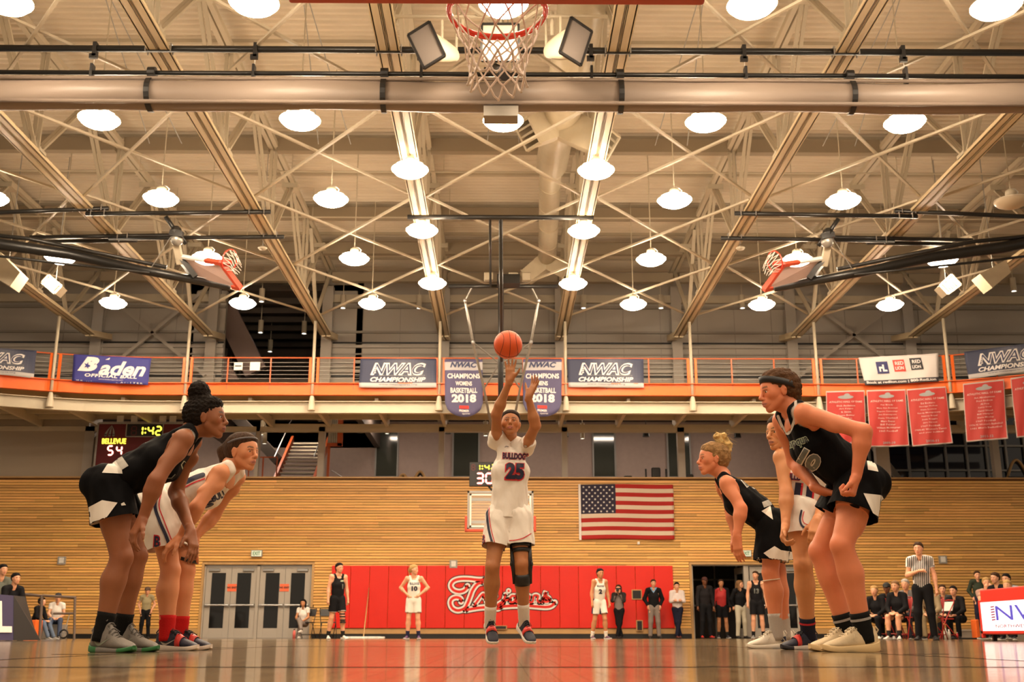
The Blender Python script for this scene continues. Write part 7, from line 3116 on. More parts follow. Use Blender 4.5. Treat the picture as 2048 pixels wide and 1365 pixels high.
px_decal('letter_outline', px_text('B', 966, 1079.5, 9, 20, -.06, .09), INK_RED, a.shorts, bs_)
px_decal('letter', px_text('B', 966, 1079.5, 6.5, 16, -.06, .03), INK_NAVY, a.shorts, bs_, off=.009)
for q in ((1023, 1026, 1021, 1029), (1028, 1026, 1031, 1024)):
    pass
px_decal('drawstring', px_poly(*ribbon([(1025, 1023), (1024, 1029)], 1.4), *ribbon([(1029, 1021), (1031, 1026)], 1.4)), INK_WHITE, a.shorts, bs_, off=.009)
for k_, fd, pt in (('R', (.22, -1), .62), ('L', (.45, -1), .52)):
    shoe(a, J['an' + k_], fd, .275, (.018, .018, .035), (.78, .72, .66), pitch=pt, floor_z=.02, lace=m_lace_b, strap=(.70, .03, .03))
    sock(a, J['an' + k_], J['kn' + k_], .13, (.74, .66, .58), low=-.07)
# hinged knee brace on her left leg
kb = empty('knee_brace', J['knL'])
kb.parent = a.root
kb.matrix_parent_inverse = world_of(a.root).inverted()
kn, hp, an_ = J['knL'], J['hipL'], J['anL']
up_, dn_ = nrmz(hp - kn), nrmz(an_ - kn)
for d0, d1, r in ((.135, .165, .076), (.09, .12, .072)):
    MB().path([kn + up_ * d0, kn + up_ * d1], [r, r + .002], 20).build('thigh_strap', m_black, kb, smooth=True)
MB().path([kn + dn_ * .075, kn + dn_ * .105, kn + dn_ * .135, kn + dn_ * .165], [.061, .064, .065, .064], 20).build('calf_cuff', m_black, kb, smooth=True)
for sx in (-1, 1):
    o = V((sx * .062, -.01, 0))
    MB().path([kn + up_ * .17 + o * 1.15, kn + up_ * .05 + o * 1.12, kn + o * 1.05, kn + dn_ * .07 + o, kn + dn_ * .16 + o], [.016, .018, .026, .02, .016], 10, flat=.6).build('hinge_bar', m_black, kb, smooth=True)
    MB().sphere(kn + o * 1.3, (.012, .024, .024), 12, 8).build('hinge', m_blackmetal, kb, smooth=True)

# the ball
bc = P(1016, 690, 9.05)
br_ = 28.5 / FPX * (9.05 * math.cos(PITCH) + bc.z * math.sin(PITCH))
ball = empty('basketball', bc, 'orange basketball in the air just above the shooter hand', 'ball')
MB().sphere(bc, br_, 40, 24).build('sphere', mat('basketball leather', (.74, .10, .018), .42, bump=.35, bscale=180, var=.05, vscale=8), ball, smooth=True)
m_seam = mat('ball seam', (.10, .02, .01), .6)
Rb = Matrix.Rotation(.45, 3, 'Y') @ Matrix.Rotation(1.25, 3, 'X') @ Matrix.Rotation(.5, 3, 'Z')
for kind in range(4):
    pts = []
    for k in range(48):
        t = 2 * PI * k / 48
        if kind == 0:
            p = V((math.cos(t), math.sin(t), 0))
        elif kind == 1:
            p = V((0, math.cos(t), math.sin(t)))
        else:
            sg = 1 if kind == 2 else -1
            p = V((sg * .62, math.cos(t) * .785, math.sin(t) * .785))
            p.x = sg * (.62 - .25 * abs(math.sin(t)) ** 2)
            p.normalize()
        pts.append(bc + Rb @ p * (br_ + .0002))
    MB().path(pts, .0022, 6, closed=True).build('seam', m_seam, ball, smooth=True)

# ---------------------------------------------------------------- 4: right player with blond bun, in black
Y = 7.75
J = joints(Y, head=(1425, 920, 0), neck=(1443, 948, 0), shL=(1455, 968, -.16), shR=(1446, 966, .16), elL=(1482, 1018, -.24), elR=(1462, 1022, .26),
           wrL=(1474, 1072, -.26), wrR=(1470, 1074, .2), hipL=(1545, 1052, -.09), hipR=(1543, 1052, .09), knL=(1541, 1146, -.10), knR=(1556, 1146, .12))
J['anL'] = ank(1553, Y - .10)
J['anR'] = ank(1569, Y + .10)
a = make_person('player in black with blond messy hair bun bending forward at the right, white shoes', J, 1.72, (.74, .26, .125), face=(-1, -.14, .0), lip=(.55, .20, .17), brow=(.22, .12, .06), width=1.05,
                hands={'L': dict(d=(.02, -.05, -1), n=(.75, .6, 0), curl=(.2, .35, .25), spread=.08, thumb=.5),
                       'R': dict(d=(.02, -.05, -1), n=(.6, -.8, 0), curl=(.25, .35, .25), spread=.08, thumb=.5)})
S = Sdf()
L_ = hair_cap(a, S, 1.04, .002)
S.cap(L_(-.08, 0, .02), L_(-.055, 0, -.04), .045, .035, k=.012)
hair_mesh(a, S, hair_mat((.30, .17, .07), 'curl'), .006, .0035, 90)
S = Sdf()
for q in ((-.070, 0, .150, .046), (-.040, .01, .168, .034), (-.105, -.01, .140, .038), (-.122, .01, .105, .032), (-.060, .0, .118, .040), (-.125, 0, .070, .022), (-.085, .02, .185, .026), (-.135, -.01, .130, .022)):
    S.ell(L_(q[0], q[1], q[2] - .006), a.R, (q[3] * .76,) * 3, .008)
hair_mesh(a, S, hair_mat((.62, .42, .17), 'curl'), .005, .0085, 75, name='hair_bun')
st = MB()
for k in range(46):
    t = k * 2.4
    b0 = L_(-.080 + .05 * math.cos(t), .03 * math.sin(t * 1.3), .14 + .05 * math.sin(t))
    o = V((math.cos(t), .3 * math.sin(t * 1.3), math.sin(t))) * (.018 + .012 * math.sin(k * 1.9))
    st.path([b0, b0 + a.R @ o, b0 + a.R @ (o * 1.4 + V((-.014, 0, -.012)))], .0008, 4)
st.build('loose_strands', hair_mat((.62, .42, .17), 'curl'), a.root, smooth=True)
make_jersey(a, BLACK_C, TRIM_C, hem=-.07, loose=.018)


def rb_shorts(t, o, f, side, co):
    c = np.tile(np.array(BLACK_C), (len(t), 1))
    return c


make_shorts(a, rb_shorts, hemt=.78, r0=.112, r1=.118)
bj, bs_ = bvh_of([a.jersey]), bvh_of([a.shorts, a.jersey])
px_decal('hem_panel', px_poly([(1527, 1107), (1549, 1093), (1562, 1101), (1556, 1131)], [(1562, 1101), (1593, 1106), (1593, 1132), (1556, 1131)]), mat('white panel cloth', WHITE_C, .7), a.shorts, bs_, cut=.009)
px_decal('waist_flap', px_poly([(1523, 1023), (1541, 1012), (1546, 1040)]), mat('white panel cloth', WHITE_C, .7), a.shorts, bs_)
px_decal('waist_label', px_poly([(1524, 1005), (1541, 998), (1547, 1009), (1528, 1016)]), mat('print label', (.45, .42, .38), .6), a.shorts, bs_, off=.004)
px_decal('number_outline', px_text('2', 1496, 958, 26, 26, -.9, .09), INK_WHITE, a.jersey, bj)
px_decal('number', px_text('2', 1496, 958, 23, 23, -.9, .04), INK_GREY, a.jersey, bj, off=.009)
px_decal('number_outline', px_text('3', 1511, 967, 22, 22, -.9, .09), INK_WHITE, a.jersey, bj)
px_decal('number', px_text('3', 1511, 967, 19, 19, -.9, .04), INK_GREY, a.jersey, bj, off=.009)
px_decal('side_mark', px_text('*', 1517, 1122, 8, 12, 0, .04), INK_WHITE, a.shorts, bs_)
for k_, fd in (('L', (-1, -.10)), ('R', (-1, .10))):
    shoe(a, J['an' + k_], fd, .275, (.74, .68, .58), (.76, .70, .60), lace=m_lace_w)
    sock(a, J['an' + k_], J['kn' + k_], .13, (.46, .42, .38))
MB().path(ring_pts(J['knL'] + V((.0, -.005, -.05)), .058, 24, Matrix.Rotation(-.12, 3, 'Y')), .004, 6, closed=True).build('leg_band', mat('white band', (.75, .65, .52), .6), a.root, smooth=True)
for k_ in range(3):
    q = P(1531 + k_ * 9, 1281 - k_ * 0, Y - .16)
bsh = bvh_eval([o for o in a.root.children if o.name.startswith('shoe')][0])
px_decal('shoe_marks', px_poly([(1558, 1277), (1563, 1275), (1569, 1283), (1564, 1285)], [(1566, 1275), (1571, 1273), (1576, 1280), (1572, 1283)], [(1573, 1274), (1577, 1273), (1580, 1278), (1577, 1280)]), INK_NAVY,
         [o for o in a.root.children if o.name.startswith('shoe')][0], bsh)

# ---------------------------------------------------------------- 5: right player in white 11, half hidden
Y = 7.1
J = joints(Y, head=(1561, 868, 0), neck=(1580, 900, .0), shL=(1628, 912, .02), shR=(1563, 916, -.05), elR=(1573, 988, -.14), elL=(1655, 985, -.02),
           wrR=(1571, 1052, -.22), wrL=(1634, 1042, -.26), hipR=(1600, 1022, -.06), hipL=(1640, 1022, .06), knR=(1606, 1130, -.14), knL=(1668, 1126, 0))
J['anR'] = ank(1616, Y - .02)
J['anL'] = ank(1703, Y + .25)
a = make_person('player in white jersey 11 standing half hidden behind the tall player in black', J, 1.76, (.66, .285, .12), face=(-.86, -.5, -.05), lip=(.5, .2, .17), brow=(.03, .02, .01),
                hands={'R': dict(d=(-.30, -.25, -.9), n=(.5, -.4, -.5), curl=(.8, 1.0, .6), spread=.05, thumb=.6),
                       'L': dict(d=(-.35, -.4, -.8), n=(-.3, -.3, -.8), curl=(.5, .6, .4), spread=.05, thumb=.6)})
S = Sdf()
L_ = hair_cap(a, S, 1.03, .004)
S.ell(L_(-.11, 0, .06), a.R, (.04, .04, .04), .012)
hair_mesh(a, S, hair_mat((.035, .02, .012), 'straight'), .007, .0015, 60)
make_jersey(a, WHITE_C, WHITE_C, hem=-.04, loose=.014)


def rw_shorts(t, o, f, side, co):
    c = np.tile(np.array(WHITE_C), (len(t), 1))
    return c


make_shorts(a, rw_shorts, hemt=.50, r0=.108, r1=.112)
bj, bs_ = bvh_of([a.jersey]), bvh_of([a.shorts])
px_decal('team_name', px_text('BULLDOGS', 1597, 955, 62, 15, -.10, .06), INK_RED, a.jersey, bj)
px_decal('team_name', px_text('BULLDOGS', 1597, 955, 60, 13, -.10, .03), INK_NAVY, a.jersey, bj, off=.009)
px_decal('number_outline', px_text('11', 1609, 983, 40, 31, -.12, .12), INK_RED, a.jersey, bj)
px_decal('number', px_text('11', 1607, 982, 36, 29, -.12, .08), INK_NAVY, a.jersey, bj, off=.009)
px_decal('brand_mark', px_poly(*ribbon([(1564, 937), (1567, 932), (1570, 930)], 1.2)), INK_NAVY, a.jersey, bj)
px_decal('stripe', px_line([(1603, 1022), (1600, 1040), (1606, 1054), (1625, 1058)], 4.0), INK_NAVY, a.shorts, bs_)
px_decal('stripe', px_line([(1608, 1024), (1605, 1038), (1610, 1048), (1627, 1052)], 1.6), INK_RED, a.shorts, bs_)
for k_, fd in (('R', (-1, -.40)), ('L', (-1, .10))):
    shoe(a, J['an' + k_], fd, .265, (.018, .020, .045), (.70, .62, .55), (.02, .02, .03), lace=m_lace_b, strap=(.70, .03, .03))
    sock(a, J['an' + k_], J['kn' + k_], .10, (.02, .02, .035), stripe=(.5, .02, .03))

# ---------------------------------------------------------------- 6: tall right player in black 10 with headband
Y = 6.15
J = joints(Y, head=(1556, 784, 0), neck=(1583, 818, .0), shL=(1610, 828, -.17), shR=(1566, 842, .18), elL=(1727, 864, -.34), elR=(1590, 925, .26),
           wrL=(1713, 952, -.30), wrR=(1634, 978, .05), hipL=(1722, 968, -.09), hipR=(1706, 972, .10), knL=(1684, 1092, -.16), knR=(1640, 1104, .16))
J['anL'] = ank(1728, Y - .12)
J['anR'] = ank(1694, Y + .18)
a = make_person('tall player in black jersey 10 with black headband, hands on thighs, cream shoes', J, 1.90, (.76, .25, .12), face=(-.97, -.12, -.16), lip=(.58, .22, .19), brow=(.12, .06, .03),
                hands={'L': dict(d=(-.30, .05, -.95), n=(-.85, .45, .2), curl=(1.2, 1.4, .9), spread=.02, thumb=.8),
                       'R': dict(d=(.85, -.3, -.35), n=(.2, -.1, -1), curl=(.3, .4, .3), spread=.08, thumb=.3)})
S = Sdf()
L_ = hair_cap(a, S, 1.05, .003)
S.cap(L_(-.085, 0, .02), L_(-.075, 0, -.045), .045, .040, k=.012)
S.cap(L_(-.075, 0, -.045), L_(-.085, 0, -.085), .038, .022, k=.012)
S.ell(L_(.012, 0, .088), a.R, (.060, .062, .030), .014)
hair_mesh(a, S, hair_mat((.095, .045, .020), 'curl'), .0055, .0048, 105)
bd_ = []
NB = 44
for row, (zz, tl) in enumerate(((.030, 0), (.066, 0))):
    for k in range(NB):
        t = 2 * PI * k / NB
        x = .1045 * math.cos(t) - .016
        y = .0895 * math.sin(t)
        bd_.append(L_(x, y, zz - .012 + .042 * math.cos(t)))
mb = MB().add(bd_, [(k, (k + 1) % NB, NB + (k + 1) % NB, NB + k) for k in range(NB)])
o = mb.build('headband', mat('black band', (.010, .010, .012), .55), a.root, smooth=True)
md = o.modifiers.new('t', 'SOLIDIFY')
md.thickness = .004
make_jersey(a, BLACK_C, TRIM_C, hem=-.07, loose=.020)


def rt_shorts(t, o, f, side, co):
    c = np.tile(np.array(BLACK_C), (len(t), 1))
    return c


make_shorts(a, rt_shorts, hemt=.50, r0=.112, r1=.122)
bj, bs_ = bvh_of([a.jersey]), bvh_of([a.shorts, a.jersey])
WP = mat('white panel cloth', WHITE_C, .7)
px_decal('hem_panel', px_poly([(1727, 987), (1763, 991), (1776, 1012), (1771, 1043), (1746, 1027)]), WP, a.shorts, bs_, cut=.009)
px_decal('waist_flap', px_poly([(1734, 922), (1747, 914), (1757, 944), (1736, 940)]), WP, a.shorts, bs_)
px_decal('team_name_outline', px_text('Umpqua', 1588, 888, 60, 24, .33, .075), INK_GREEN, a.jersey, bj)
px_decal('team_name', px_text('Umpqua', 1588, 888, 58, 21, .33, .02), mat('print dark', (.02, .02, .02), .6), a.jersey, bj, off=.009)
px_decal('number_outline', px_text('10', 1619, 922, 46, 38, -.52, .10), INK_WHITE, a.jersey, bj)
px_decal('number', px_text('10', 1619, 922, 43, 34, -.52, .05), INK_GREY, a.jersey, bj, off=.009)
px_decal('neck_trim', px_line([(1556, 833), (1564, 853), (1575, 868), (1584, 854), (1589, 838), (1591, 815), (1591, 800)], 5.5), mat('neck trim', TRIM_C, .7), a.jersey, bj)
px_decal('brand_mark', px_poly([(1558, 866), (1563, 858), (1566, 866)]), INK_WHITE, a.jersey, bj)
CRM, CRS = (.70, .56, .36), (.74, .54, .28)
for k_, fd in (('L', (-1, -.12)), ('R', (-1, -.28))):
    shoe(a, J['an' + k_], fd, .31, CRM, CRS, lace=mat('cream lace', (.76, .64, .46), .8), mark=None, collar=.108, sole_t=.030)
    sock(a, J['an' + k_], J['kn' + k_], .11, (.010, .010, .010), stripe=(.35, .33, .32))

# ================================================================== PEOPLE: THE FAR FIGURES
SK = {'l': (.70, .36, .22), 'm': (.50, .23, .11), 'd': (.17, .065, .03)}
HC = {'black': (.010, .008, .008), 'brown': (.05, .025, .013), 'blond': (.45, .28, .11), 'lbrown': (.20, .11, .05), 'grey': (.40, .36, .32)}


def far(label, u, v, Y, ang, pose='stand', arms='down', skin='l', hair='brown', hs='short', top=None, bottom=None, shoes=(.7, .66, .6), look=None, base=0.0,
        group=None, H=None, female=True, lean=0.0, legs='std', cap_=None, sole=(.6, .58, .55), vox=.0135):
    """ang: facing, degrees clockwise from straight at the camera as seen from above (positive = towards picture right)."""
    crown = P(u, v, Y)
    sit = pose == 'sit'
    full = 1.30 if sit else 1.715
    Hs = H or max(1.35, min(2.05, (crown.z - base) / full * 1.72))
    s = Hs / 1.72
    if sit:
        base = crown.z - full * s
    elif H:
        base = crown.z - full * s
    a = math.radians(ang)
    f = V((math.sin(a), -math.cos(a), 0))
    l = V((0, 0, 1)).cross(f)
    o = V((crown.x, Y, base))

    def W(x, y, z):
        return o + (f * x + l * y) * s + V((0, 0, z * s))
    J = {}
    if sit:
        hz, kx = .50, .43
        off = -.10 - lean
        J['hipL'], J['hipR'] = W(off, .09, hz), W(off, -.09, hz)
        if legs == 'crossed':
            J['knL'], J['knR'] = W(off + kx, .05, hz + .02), W(off + kx - .02, -.03, hz + .13)
            J['anL'], J['anR'] = W(off + kx + .02, .02, .095), W(off + kx + .16, .13, hz - .19)
        elif legs == 'out':
            J['knL'], J['knR'] = W(off + kx, .13, hz + .03), W(off + kx, -.13, hz + .03)
            J['anL'], J['anR'] = W(off + kx + .22, .15, .095), W(off + kx + .22, -.13, .095)
        else:
            J['knL'], J['knR'] = W(off + kx, .12, hz), W(off + kx, -.12, hz)
            J['anL'], J['anR'] = W(off + kx, .12, .095), W(off + kx, -.12, .095)
        sz, sx = hz + .475, off + .06 + lean
        J['shL'], J['shR'] = W(sx, .165, sz), W(sx, -.165, sz)
        J['neck'] = W(sx + .015, 0, sz + .055)
        J['head'] = W(sx + .06, 0, sz + .205)
    else:
        hz = .90
        J['hipL'], J['hipR'] = W(0, .085, hz), W(0, -.085, hz)
        st = .11 if legs == 'std' else .02
        if legs == 'stride':
            J['knL'], J['knR'] = W(.10, .10, .49), W(-.02, -.12, .48)
            J['anL'], J['anR'] = W(.06, .14, .095), W(-.12, -.15, .095)
        elif legs == 'crossed':
            J['knL'], J['knR'] = W(.05, .03, .49), W(.02, -.05, .49)
            J['anL'], J['anR'] = W(.12, -.06, .095), W(.02, .06, .095)
        else:
            J['knL'], J['knR'] = W(.02, st, .48), W(.02, -st, .48)
            J['anL'], J['anR'] = W(-.01, st + .02, .095), W(-.01, -st - .02, .095)
        J['shL'], J['shR'] = W(lean, .170, 1.405), W(lean, -.170, 1.405)
        J['neck'] = W(lean + .01, 0, 1.46)
        J['head'] = W(lean + .04, 0, 1.60)
    hands = {}
    for k, sg in (('L', 1), ('R', -1)):
        sh = J['sh' + k]
        def D(x, y, z):
            return sh + (f * x + l * y * sg) * s + V((0, 0, z * s))
        mode = arms if isinstance(arms, str) else arms[0 if k == 'L' else 1]
        if mode == 'down':
            e, w, d, n = D(-.02, .05, -.28), D(.04, .07, -.52), V((0, 0, -1)), -l * sg
        elif mode == 'hips':
            e, w, d, n = D(-.06, .16, -.22), D(.05, -.02, -.38), f * .4 - l * sg * .6 - V((0, 0, .6)), -l * sg
        elif mode == 'crossed':
            e, w, d, n = D(.06, .03, -.27), D(.20, -.18, -.25), -l * sg, -f
        elif mode == 'face':
            e, w, d, n = D(.16, .02, -.20), D(.22, -.11, .06), V((0, 0, 1)) - l * sg * .2, -f
        elif mode == 'lap':
            e, w, d, n = D(.08, .05, -.27), D(.28, -.08, -.40), f - l * sg * .6, V((0, 0, -1))
        elif mode == 'chest':
            e, w, d, n = D(.02, .06, -.27), D(.20, -.16, -.20), -l * sg + f * .2, V((0, 0, -1))
        elif mode == 'pocket':
            e, w, d, n = D(-.06, .10, -.26), D(.04, .01, -.46), V((0, 0, -1)) + f * .3, -l * sg
        else:
            e, w, d, n = D(-.10, .08, -.25), D(-.14, -.02, -.45), V((0, 0, -1)), -f
        J['el' + k], J['wr' + k] = e, w
        hands[k] = dict(d=d, n=n)
    lk = look if look is not None else ang
    b = math.radians(lk)
    face = V((math.sin(b), -math.cos(b), -.05))
    a_ = make_person(label, J, Hs, SK[skin], group, vox=vox, face=face, coarse=True, hands=hands, chest=.62 if female else .4, width=1.0 if female else 1.08, brow=tuple(c * .6 for c in HC[hair]))
    a_.root.location.z = 0
    # hair
    S = Sdf()
    L_ = hair_cap(a_, S, 1.03, .002)
    if hs == 'long':
        for sg in (-1, 1):
            S.cap(L_(-.03, sg * .06, .03), L_(-.01, sg * .085, -.16), .035, .028, k=.012)
        S.cap(L_(-.07, 0, .02), L_(-.09, 0, -.20), .050, .045, V((0, 0, 0)) + l, 1.5, k=.014)
    elif hs == 'pony':
        S.cap(L_(-.095, 0, .05), L_(-.13, 0, -.01), .028, .026, k=.012)
        S.cap(L_(-.13, 0, -.01), L_(-.115, 0, -.13), .026, .012, k=.012)
    hair_mesh(a_, S, hair_mat(HC[hair], 'straight'), vox * .75, .002, 60)
    if cap_:
        S = Sdf()
        S.ell(L_(-.005, 0, .055), a_.R, (.100, .085, .075), .01)
        S.cap(L_(.07, 0, .045), L_(.15, 0, .030), .010, .008, l, 5.0, k=.01)
        hair_mesh(a_, S, mat('cap %s' % (cap_,), cap_, .8), vox * .75, 0, 10, name='cap')
    kind, tc = top[0], top[1]
    if kind == 'tank':
        make_jersey(a_, tc, top[2] if len(top) > 2 else tc, hem=-.03, loose=.016, fold=0)
    elif kind == 'tee':
        make_jersey(a_, tc, tc, hem=-.03, loose=.016, sleeves=.5, fold=0, vneck=False)
    elif kind == 'long':
        make_jersey(a_, tc, tc, hem=-.05, loose=.020, sleeves=.97, fold=0, vneck=False, wide=1.03)
    if bottom[0] == 'shorts':
        bc_, hc_ = bottom[1], bottom[2]

        def cf(t, o_, f_, side, co):
            c = np.tile(np.array(bc_), (len(t), 1))
            c[t > .93] = hc_
            if len(bottom) > 3:
                c[(np.abs(o_) > .93)] = bottom[3]
            return c
        make_shorts(a_, cf, hemt=.74, r0=.098, r1=.096, fold=0)
    else:
        make_trousers(a_, bottom[1], belt=bottom[2] if len(bottom) > 2 else None)
    for k in ('L', 'R'):
        fd = f + l * (.25 if k == 'L' else -.25)
        an = J['an' + k]
        if sit and legs == 'crossed' and k == 'R':
            shoe(a_, an, fd, .25 * s, shoes, sole, floor_z=an.z - .095)
        else:
            shoe(a_, an, fd, .26 * s, shoes, sole, floor_z=base)
        if bottom[0] == 'shorts':
            sock(a_, an, J['kn' + k], .10, top[3] if len(top) > 3 else (.02, .02, .02))
    a_.W, a_.f, a_.l = W, f, l
    return a_


WH, BK = (.74, .70, .64), (.010, .010, .012)
NV = (.02, .022, .06)
# players at the far end
a = far('far player in black with dark ponytail standing beside the dust mop', 678, 1127, 26.0, 28, arms='down', hair='black', hs='pony', top=('tank', BK, (.5, .5, .5), (.02, .02, .02)), bottom=('shorts', BK, WH), shoes=(.76, .72, .64), legs='stride', look=38)
b = bvh_of([a.jersey])
px_decal('team_name', px_text('UMPQUA', 687, 1163, 12, 4, 0, .03), INK_GREEN, a.jersey, b, rng_=(20, 10))
px_decal('number', px_text('15', 689, 1174, 9, 10, 0, .04), INK_GREY, a.jersey, b, rng_=(20, 10))
k = empty('knee_brace', a.J['knL'])
k.parent = a.root
k.matrix_parent_inverse = world_of(a.root).inverted()
for t in (.06, .0, -.08, -.13):
    q = a.J['knL'] + (a.J['hipL'] - a.J['knL']).normalized() * t
    MB().path([q, q + V((0, 0, .03))], [.068, .068], 14).build('strap', m_black, k)
a = far('far player in white jersey 10 with hands on hips and blond ponytail', 829, 1131, 26.0, -4, arms='hips', hair='blond', hs='pony', top=('tank', WH, WH, NV), bottom=('shorts', WH, NV, (.5, .3, .3)), shoes=(.10, .05, .12), look=62)
b = bvh_of([a.jersey])
px_decal('team_name', px_text('BULLDOGS', 829, 1168, 19, 5, 0, .04), INK_NAVY, a.jersey, b, rng_=(20, 10))
px_decal('number', px_text('10', 829, 1178, 12, 10, 0, .06), INK_NAVY, a.jersey, b, rng_=(20, 10))
a = far('far player in white jersey 2 with arms low, turned a little to the right', 1197, 1139, 26.5, 22, arms='down', skin='m', hair='black', hs='pony', top=('tank', WH, WH, WH), bottom=('shorts', WH, NV, NV), shoes=(.12, .06, .10), look=18, legs='stride', lean=.05)
b = bvh_of([a.jersey])
px_decal('team_name', px_text('BULLDOGS', 1201, 1173, 14, 4, 0, .04), INK_NAVY, a.jersey, b, rng_=(20, 10))
px_decal('number', px_text('2', 1201, 1184, 7, 10, 0, .06), INK_NAVY, a.jersey, b, rng_=(20, 10))
a = far('far player in black jersey 13 standing at the open grey door behind the blond player', 1510, 1143, 32.2, -5, arms='down', hair='brown', hs='pony', top=('tank', BK, (.5, .5, .5), BK), bottom=('shorts', BK, BK), shoes=(.2, .2, .2), look=-30)
b = bvh_of([a.jersey])
px_decal('number', px_text('13', 1513, 1183, 10, 10, 0, .05), INK_GREY, a.jersey, b, rng_=(20, 14))
# people along the padding and doors
far('woman in tan uniform shirt and black trousers standing by the wall left of the doors', 296, 1176, 33.4, 8, arms='pocket', hair='brown', top=('tee', (.34, .29, .17)), bottom=('trousers', BK, BK), shoes=BK, sole=BK, cap_=(.10, .06, .04))
far('seated girl in white tee and grey leggings with long black hair beside the doors', 607, 1200, 33.25, -8, 'sit', arms='lap', skin='m', hair='black', hs='long', top=('tee', (.78, .74, .70)), bottom=('trousers', (.26, .22, .20)), shoes=(.8, .76, .7), legs='crossed')
a = far('woman in dark cardigan holding a black camera up beside the white number 2 player', 1237, 1171, 33.8, -14, arms='face', hair='brown', hs='long', top=('long', (.035, .03, .03)), bottom=('trousers', BK), shoes=BK, sole=BK, legs='crossed')
b = bvh_of([a.jersey])
px_decal('grey_top', px_poly([(1228, 1193), (1243, 1190), (1247, 1220), (1226, 1220)]), mat('grey knit', (.22, .18, .17), .8), a.jersey, b, rng_=(25, 14))
cm = empty('camera_in_hands', a.W(.26, .0, 1.58), 'black camera held to the face of the woman in dark cardigan', 'camera')
q = a.W(.20, .02, 1.56)
MB().box(q, (.14, .07, .10)).tube(q, q + a.f * .14, .035).build('camera_body', m_black, cm)
a = far('man in black sweater and grey trousers with hands behind, before the red padding', 1306, 1160, 33.9, 0, arms='pocket', hair='brown', top=('long', BK), bottom=('trousers', (.22, .18, .16)), shoes=(.03, .03, .03), sole=BK, female=False)
b = bvh_of([a.jersey])
px_decal('blue_collar', px_poly([(1299, 1175), (1303, 1173), (1310, 1173), (1314, 1176), (1307, 1187)]), mat('blue shirt', (.16, .30, .48), .7), a.jersey, b, rng_=(25, 14))
far('man in white shirt with crossed arms leaning at the right end of the padding', 1353, 1166, 33.9, -4, arms='crossed', hair='black', top=('long', (.62, .55, .54)), bottom=('trousers', (.012, .014, .03), (.12, .05, .02)), shoes=(.12, .03, .02), sole=BK, female=False, legs='crossed')
far('man in dark cap and black vest with tan sleeves in the open doorway', 1408, 1155, 34.0, 10, arms='down', skin='d', hair='black', top=('long', (.018, .016, .018)), bottom=('trousers', BK), shoes=(.5, .03, .02), sole=BK, female=False, cap_=(.05, .01, .01))
a = far('man in red vest over black sleeves and black shorts in the open doorway', 1441, 1160, 34.6, 0, arms='down', skin='m', hair='brown', top=('long', BK), bottom=('shorts', BK, BK), shoes=(.08, .08, .1), female=False)
b = bvh_of([a.jersey])
px_decal('red_vest', px_poly([(1430, 1180), (1438, 1176), (1446, 1176), (1452, 1182), (1452, 1216), (1429, 1216)]), mat('red vest', (.42, .02, .02), .7), a.jersey, b, rng_=(25, 14))
far('woman in black top and pale jeans with long light hair in the open doorway', 1478, 1162, 34.0, 20, arms='back', hair='lbrown', hs='long', top=('long', BK), bottom=('trousers', (.50, .46, .36)), shoes=BK, sole=BK, look=60)
# referee
a = far('referee in black and white striped shirt and black trousers', 1836, 1086, 20.3, -25, arms=('down', 'chest'), hair='brown', hs='pony', top=('tee', (.78, .74, .72)), bottom=('trousers', BK), shoes=BK, sole=BK, look=-32, H=None, legs='std', vox=.0105)
me_ = a.jersey.data
ca = me_.color_attributes['Col']
co = np.empty(len(me_.vertices) * 3)
me_.vertices.foreach_get('co', co)
co = co.reshape(-1, 3)
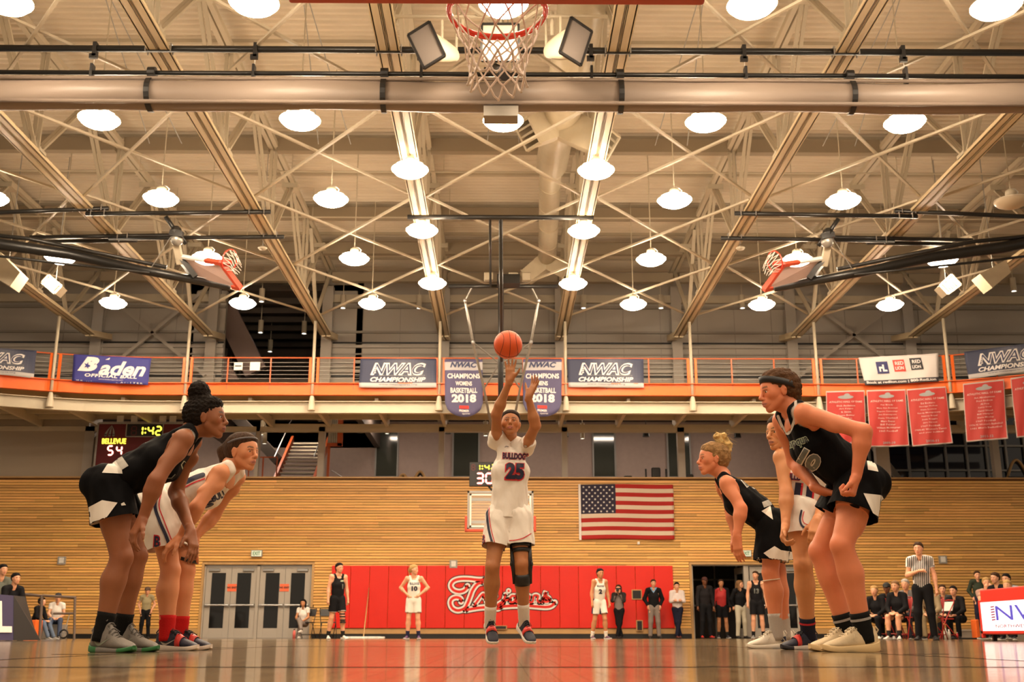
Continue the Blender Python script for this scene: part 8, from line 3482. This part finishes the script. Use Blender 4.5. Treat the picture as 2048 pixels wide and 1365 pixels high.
# vertical black stripes as separate narrow bands laid on the shirt
b = bvh_of([a.jersey])
for k in range(18):
    uu = 1803 + k * 3.75
    px_decal('stripe', px_poly(*[[(uu, v_), (uu + 1.9, v_), (uu + 1.9, v_ + 3), (uu, v_ + 3)] for v_ in range(1104, 1176, 3)]), mat('black stripe', (.01, .01, .01), .7), a.jersey, b, off=.008, rng_=(15, 10), cut=.03)
far_b = [
    ('seated person with fair hair and black jacket, leftmost on the team bench', 1748, 1173, 25.0, -35, 'l', 'blond', 'pony', ('long', BK), ('trousers', BK), 'lap', {}),
    ('seated person in black cap with red behind on the team bench', 1773, 1167, 25.4, -30, 'd', 'black', 'short', ('long', BK), ('trousers', BK), 'lap', dict(cap_=(.01, .01, .01))),
    ('seated player in black top with bare legs and brown hair on the team bench', 1790, 1163, 23.8, -40, 'l', 'lbrown', 'pony', ('long', BK), ('shorts', BK, BK), 'lap', dict(shoes=(.72, .62, .6))),
    ('seated grey bearded man in grey blazer on the team bench', 1810, 1159, 24.3, -38, 'l', 'grey', 'short', ('long', (.16, .15, .15)), ('trousers', (.05, .05, .07)), 'lap', dict(female=False, shoes=BK)),
    ('seated person in khaki suit behind the referee', 1856, 1168, 24.0, -35, 'l', 'lbrown', 'short', ('long', (.30, .23, .14)), ('trousers', (.32, .25, .15)), 'lap', dict(female=False, shoes=BK, lean=.08)),
    ('seated person in grey jacket right of the referee on the bleachers', 1884, 1170, 27.8, -25, 'l', 'brown', 'short', ('long', (.08, .08, .08)), ('trousers', BK), 'lap', dict(female=False, shoes=BK)),
    ('seated man in black suit and white shirt leaning forward on the bleachers', 1906, 1173, 26.6, -42, 'l', 'black', 'short', ('long', (.014, .013, .014)), ('trousers', BK), 'lap', dict(female=False, shoes=BK, lean=.10)),
    ('seated spectator in dark shirt with short dark hair at the far right', 1990, 1145, 25.0, -60, 'l', 'brown', 'short', ('long', BK), ('trousers', BK), 'lap', dict(female=False, shoes=BK)),
    ('seated spectator in pale blue shirt behind the dark shirted one', 2012, 1147, 26.5, -50, 'l', 'black', 'short', ('long', (.34, .36, .42)), ('trousers', BK), 'lap', dict(female=False, shoes=BK)),
    ('seated fair spectator in red top just over the red table', 2014, 1162, 21.6, -40, 'l', 'blond', 'short', ('long', (.5, .03, .03)), ('trousers', BK), 'lap', dict(shoes=BK)),
    ('seated clapping spectator with pale hair beside the green jacket', 1971, 1155, 26.5, -10, 'l', 'blond', 'short', ('tee', (.40, .25, .20)), ('trousers', BK), 'face', dict(shoes=BK)),
    ('seated spectator in white tee with dark cap by the wheeled frame', 117, 1188, 29.6, 20, 'l', 'black', 'short', ('tee', (.70, .66, .62)), ('trousers', (.06, .08, .14)), 'lap', dict(female=False, shoes=(.4, .4, .4), legs='out', cap_=(.02, .02, .03))),
    ('seated spectator in black hooded jacket and jeans at the left', 84, 1197, 28.8, 75, 'l', 'black', 'short', ('long', BK), ('trousers', (.12, .16, .24)), 'lap', dict(female=False, shoes=(.3, .3, .3), legs='out', lean=.08)),
    ('seated spectator in black jacket bending forward over the left table', 32, 1146, 24.5, 55, 'l', 'black', 'short', ('long', BK), ('trousers', BK), 'lap', dict(female=False, shoes=BK, lean=.12)),
    ('seated bearded spectator in grey green shirt at the left picture edge', 7, 1128, 25.9, 50, 'l', 'black', 'short', ('long', (.12, .13, .11)), ('trousers', BK), 'lap', dict(female=False, shoes=BK)),
]
for i, (lab, u, v, Y, ang, sk, hr, hst, top_, bot_, arms_, kw) in enumerate(far_b):
    q = far(lab, u, v, Y, ang, 'sit', arms_, sk, hr, hst, top_, bot_, **kw)
    if i < 5:
        c = q.W(-.10, 0, 0)
        folding_chair((c.x, c.y, 0), q.f, m_redmetal, m_redmetal, 'red folding bench chair, %s from the left on the team bench' % ORD[i], group='team bench chairs')
    elif i in (11, 12):
        c = q.W(-.12, 0, 0)
        w = .24
        o = MB().span((c.x - w, c.y - w, 0), (c.x + w, c.y + w, max(.2, q.J['hipL'].z - .09 * q.s))).build('bench_box', m_bleach, None, bevel=.01)
        tag(o, 'low grey box seat under the %s spectator at the left' % ('white shirted' if i == 11 else 'black hooded'), 'seat')
far('standing spectator in dark green jacket on the right bleachers', 1953, 1144, 29.5, -10, arms='pocket', hair='brown', top=('long', (.035, .045, .03)), bottom=('trousers', (.02, .02, .04)), shoes=BK, female=False, base=.24)
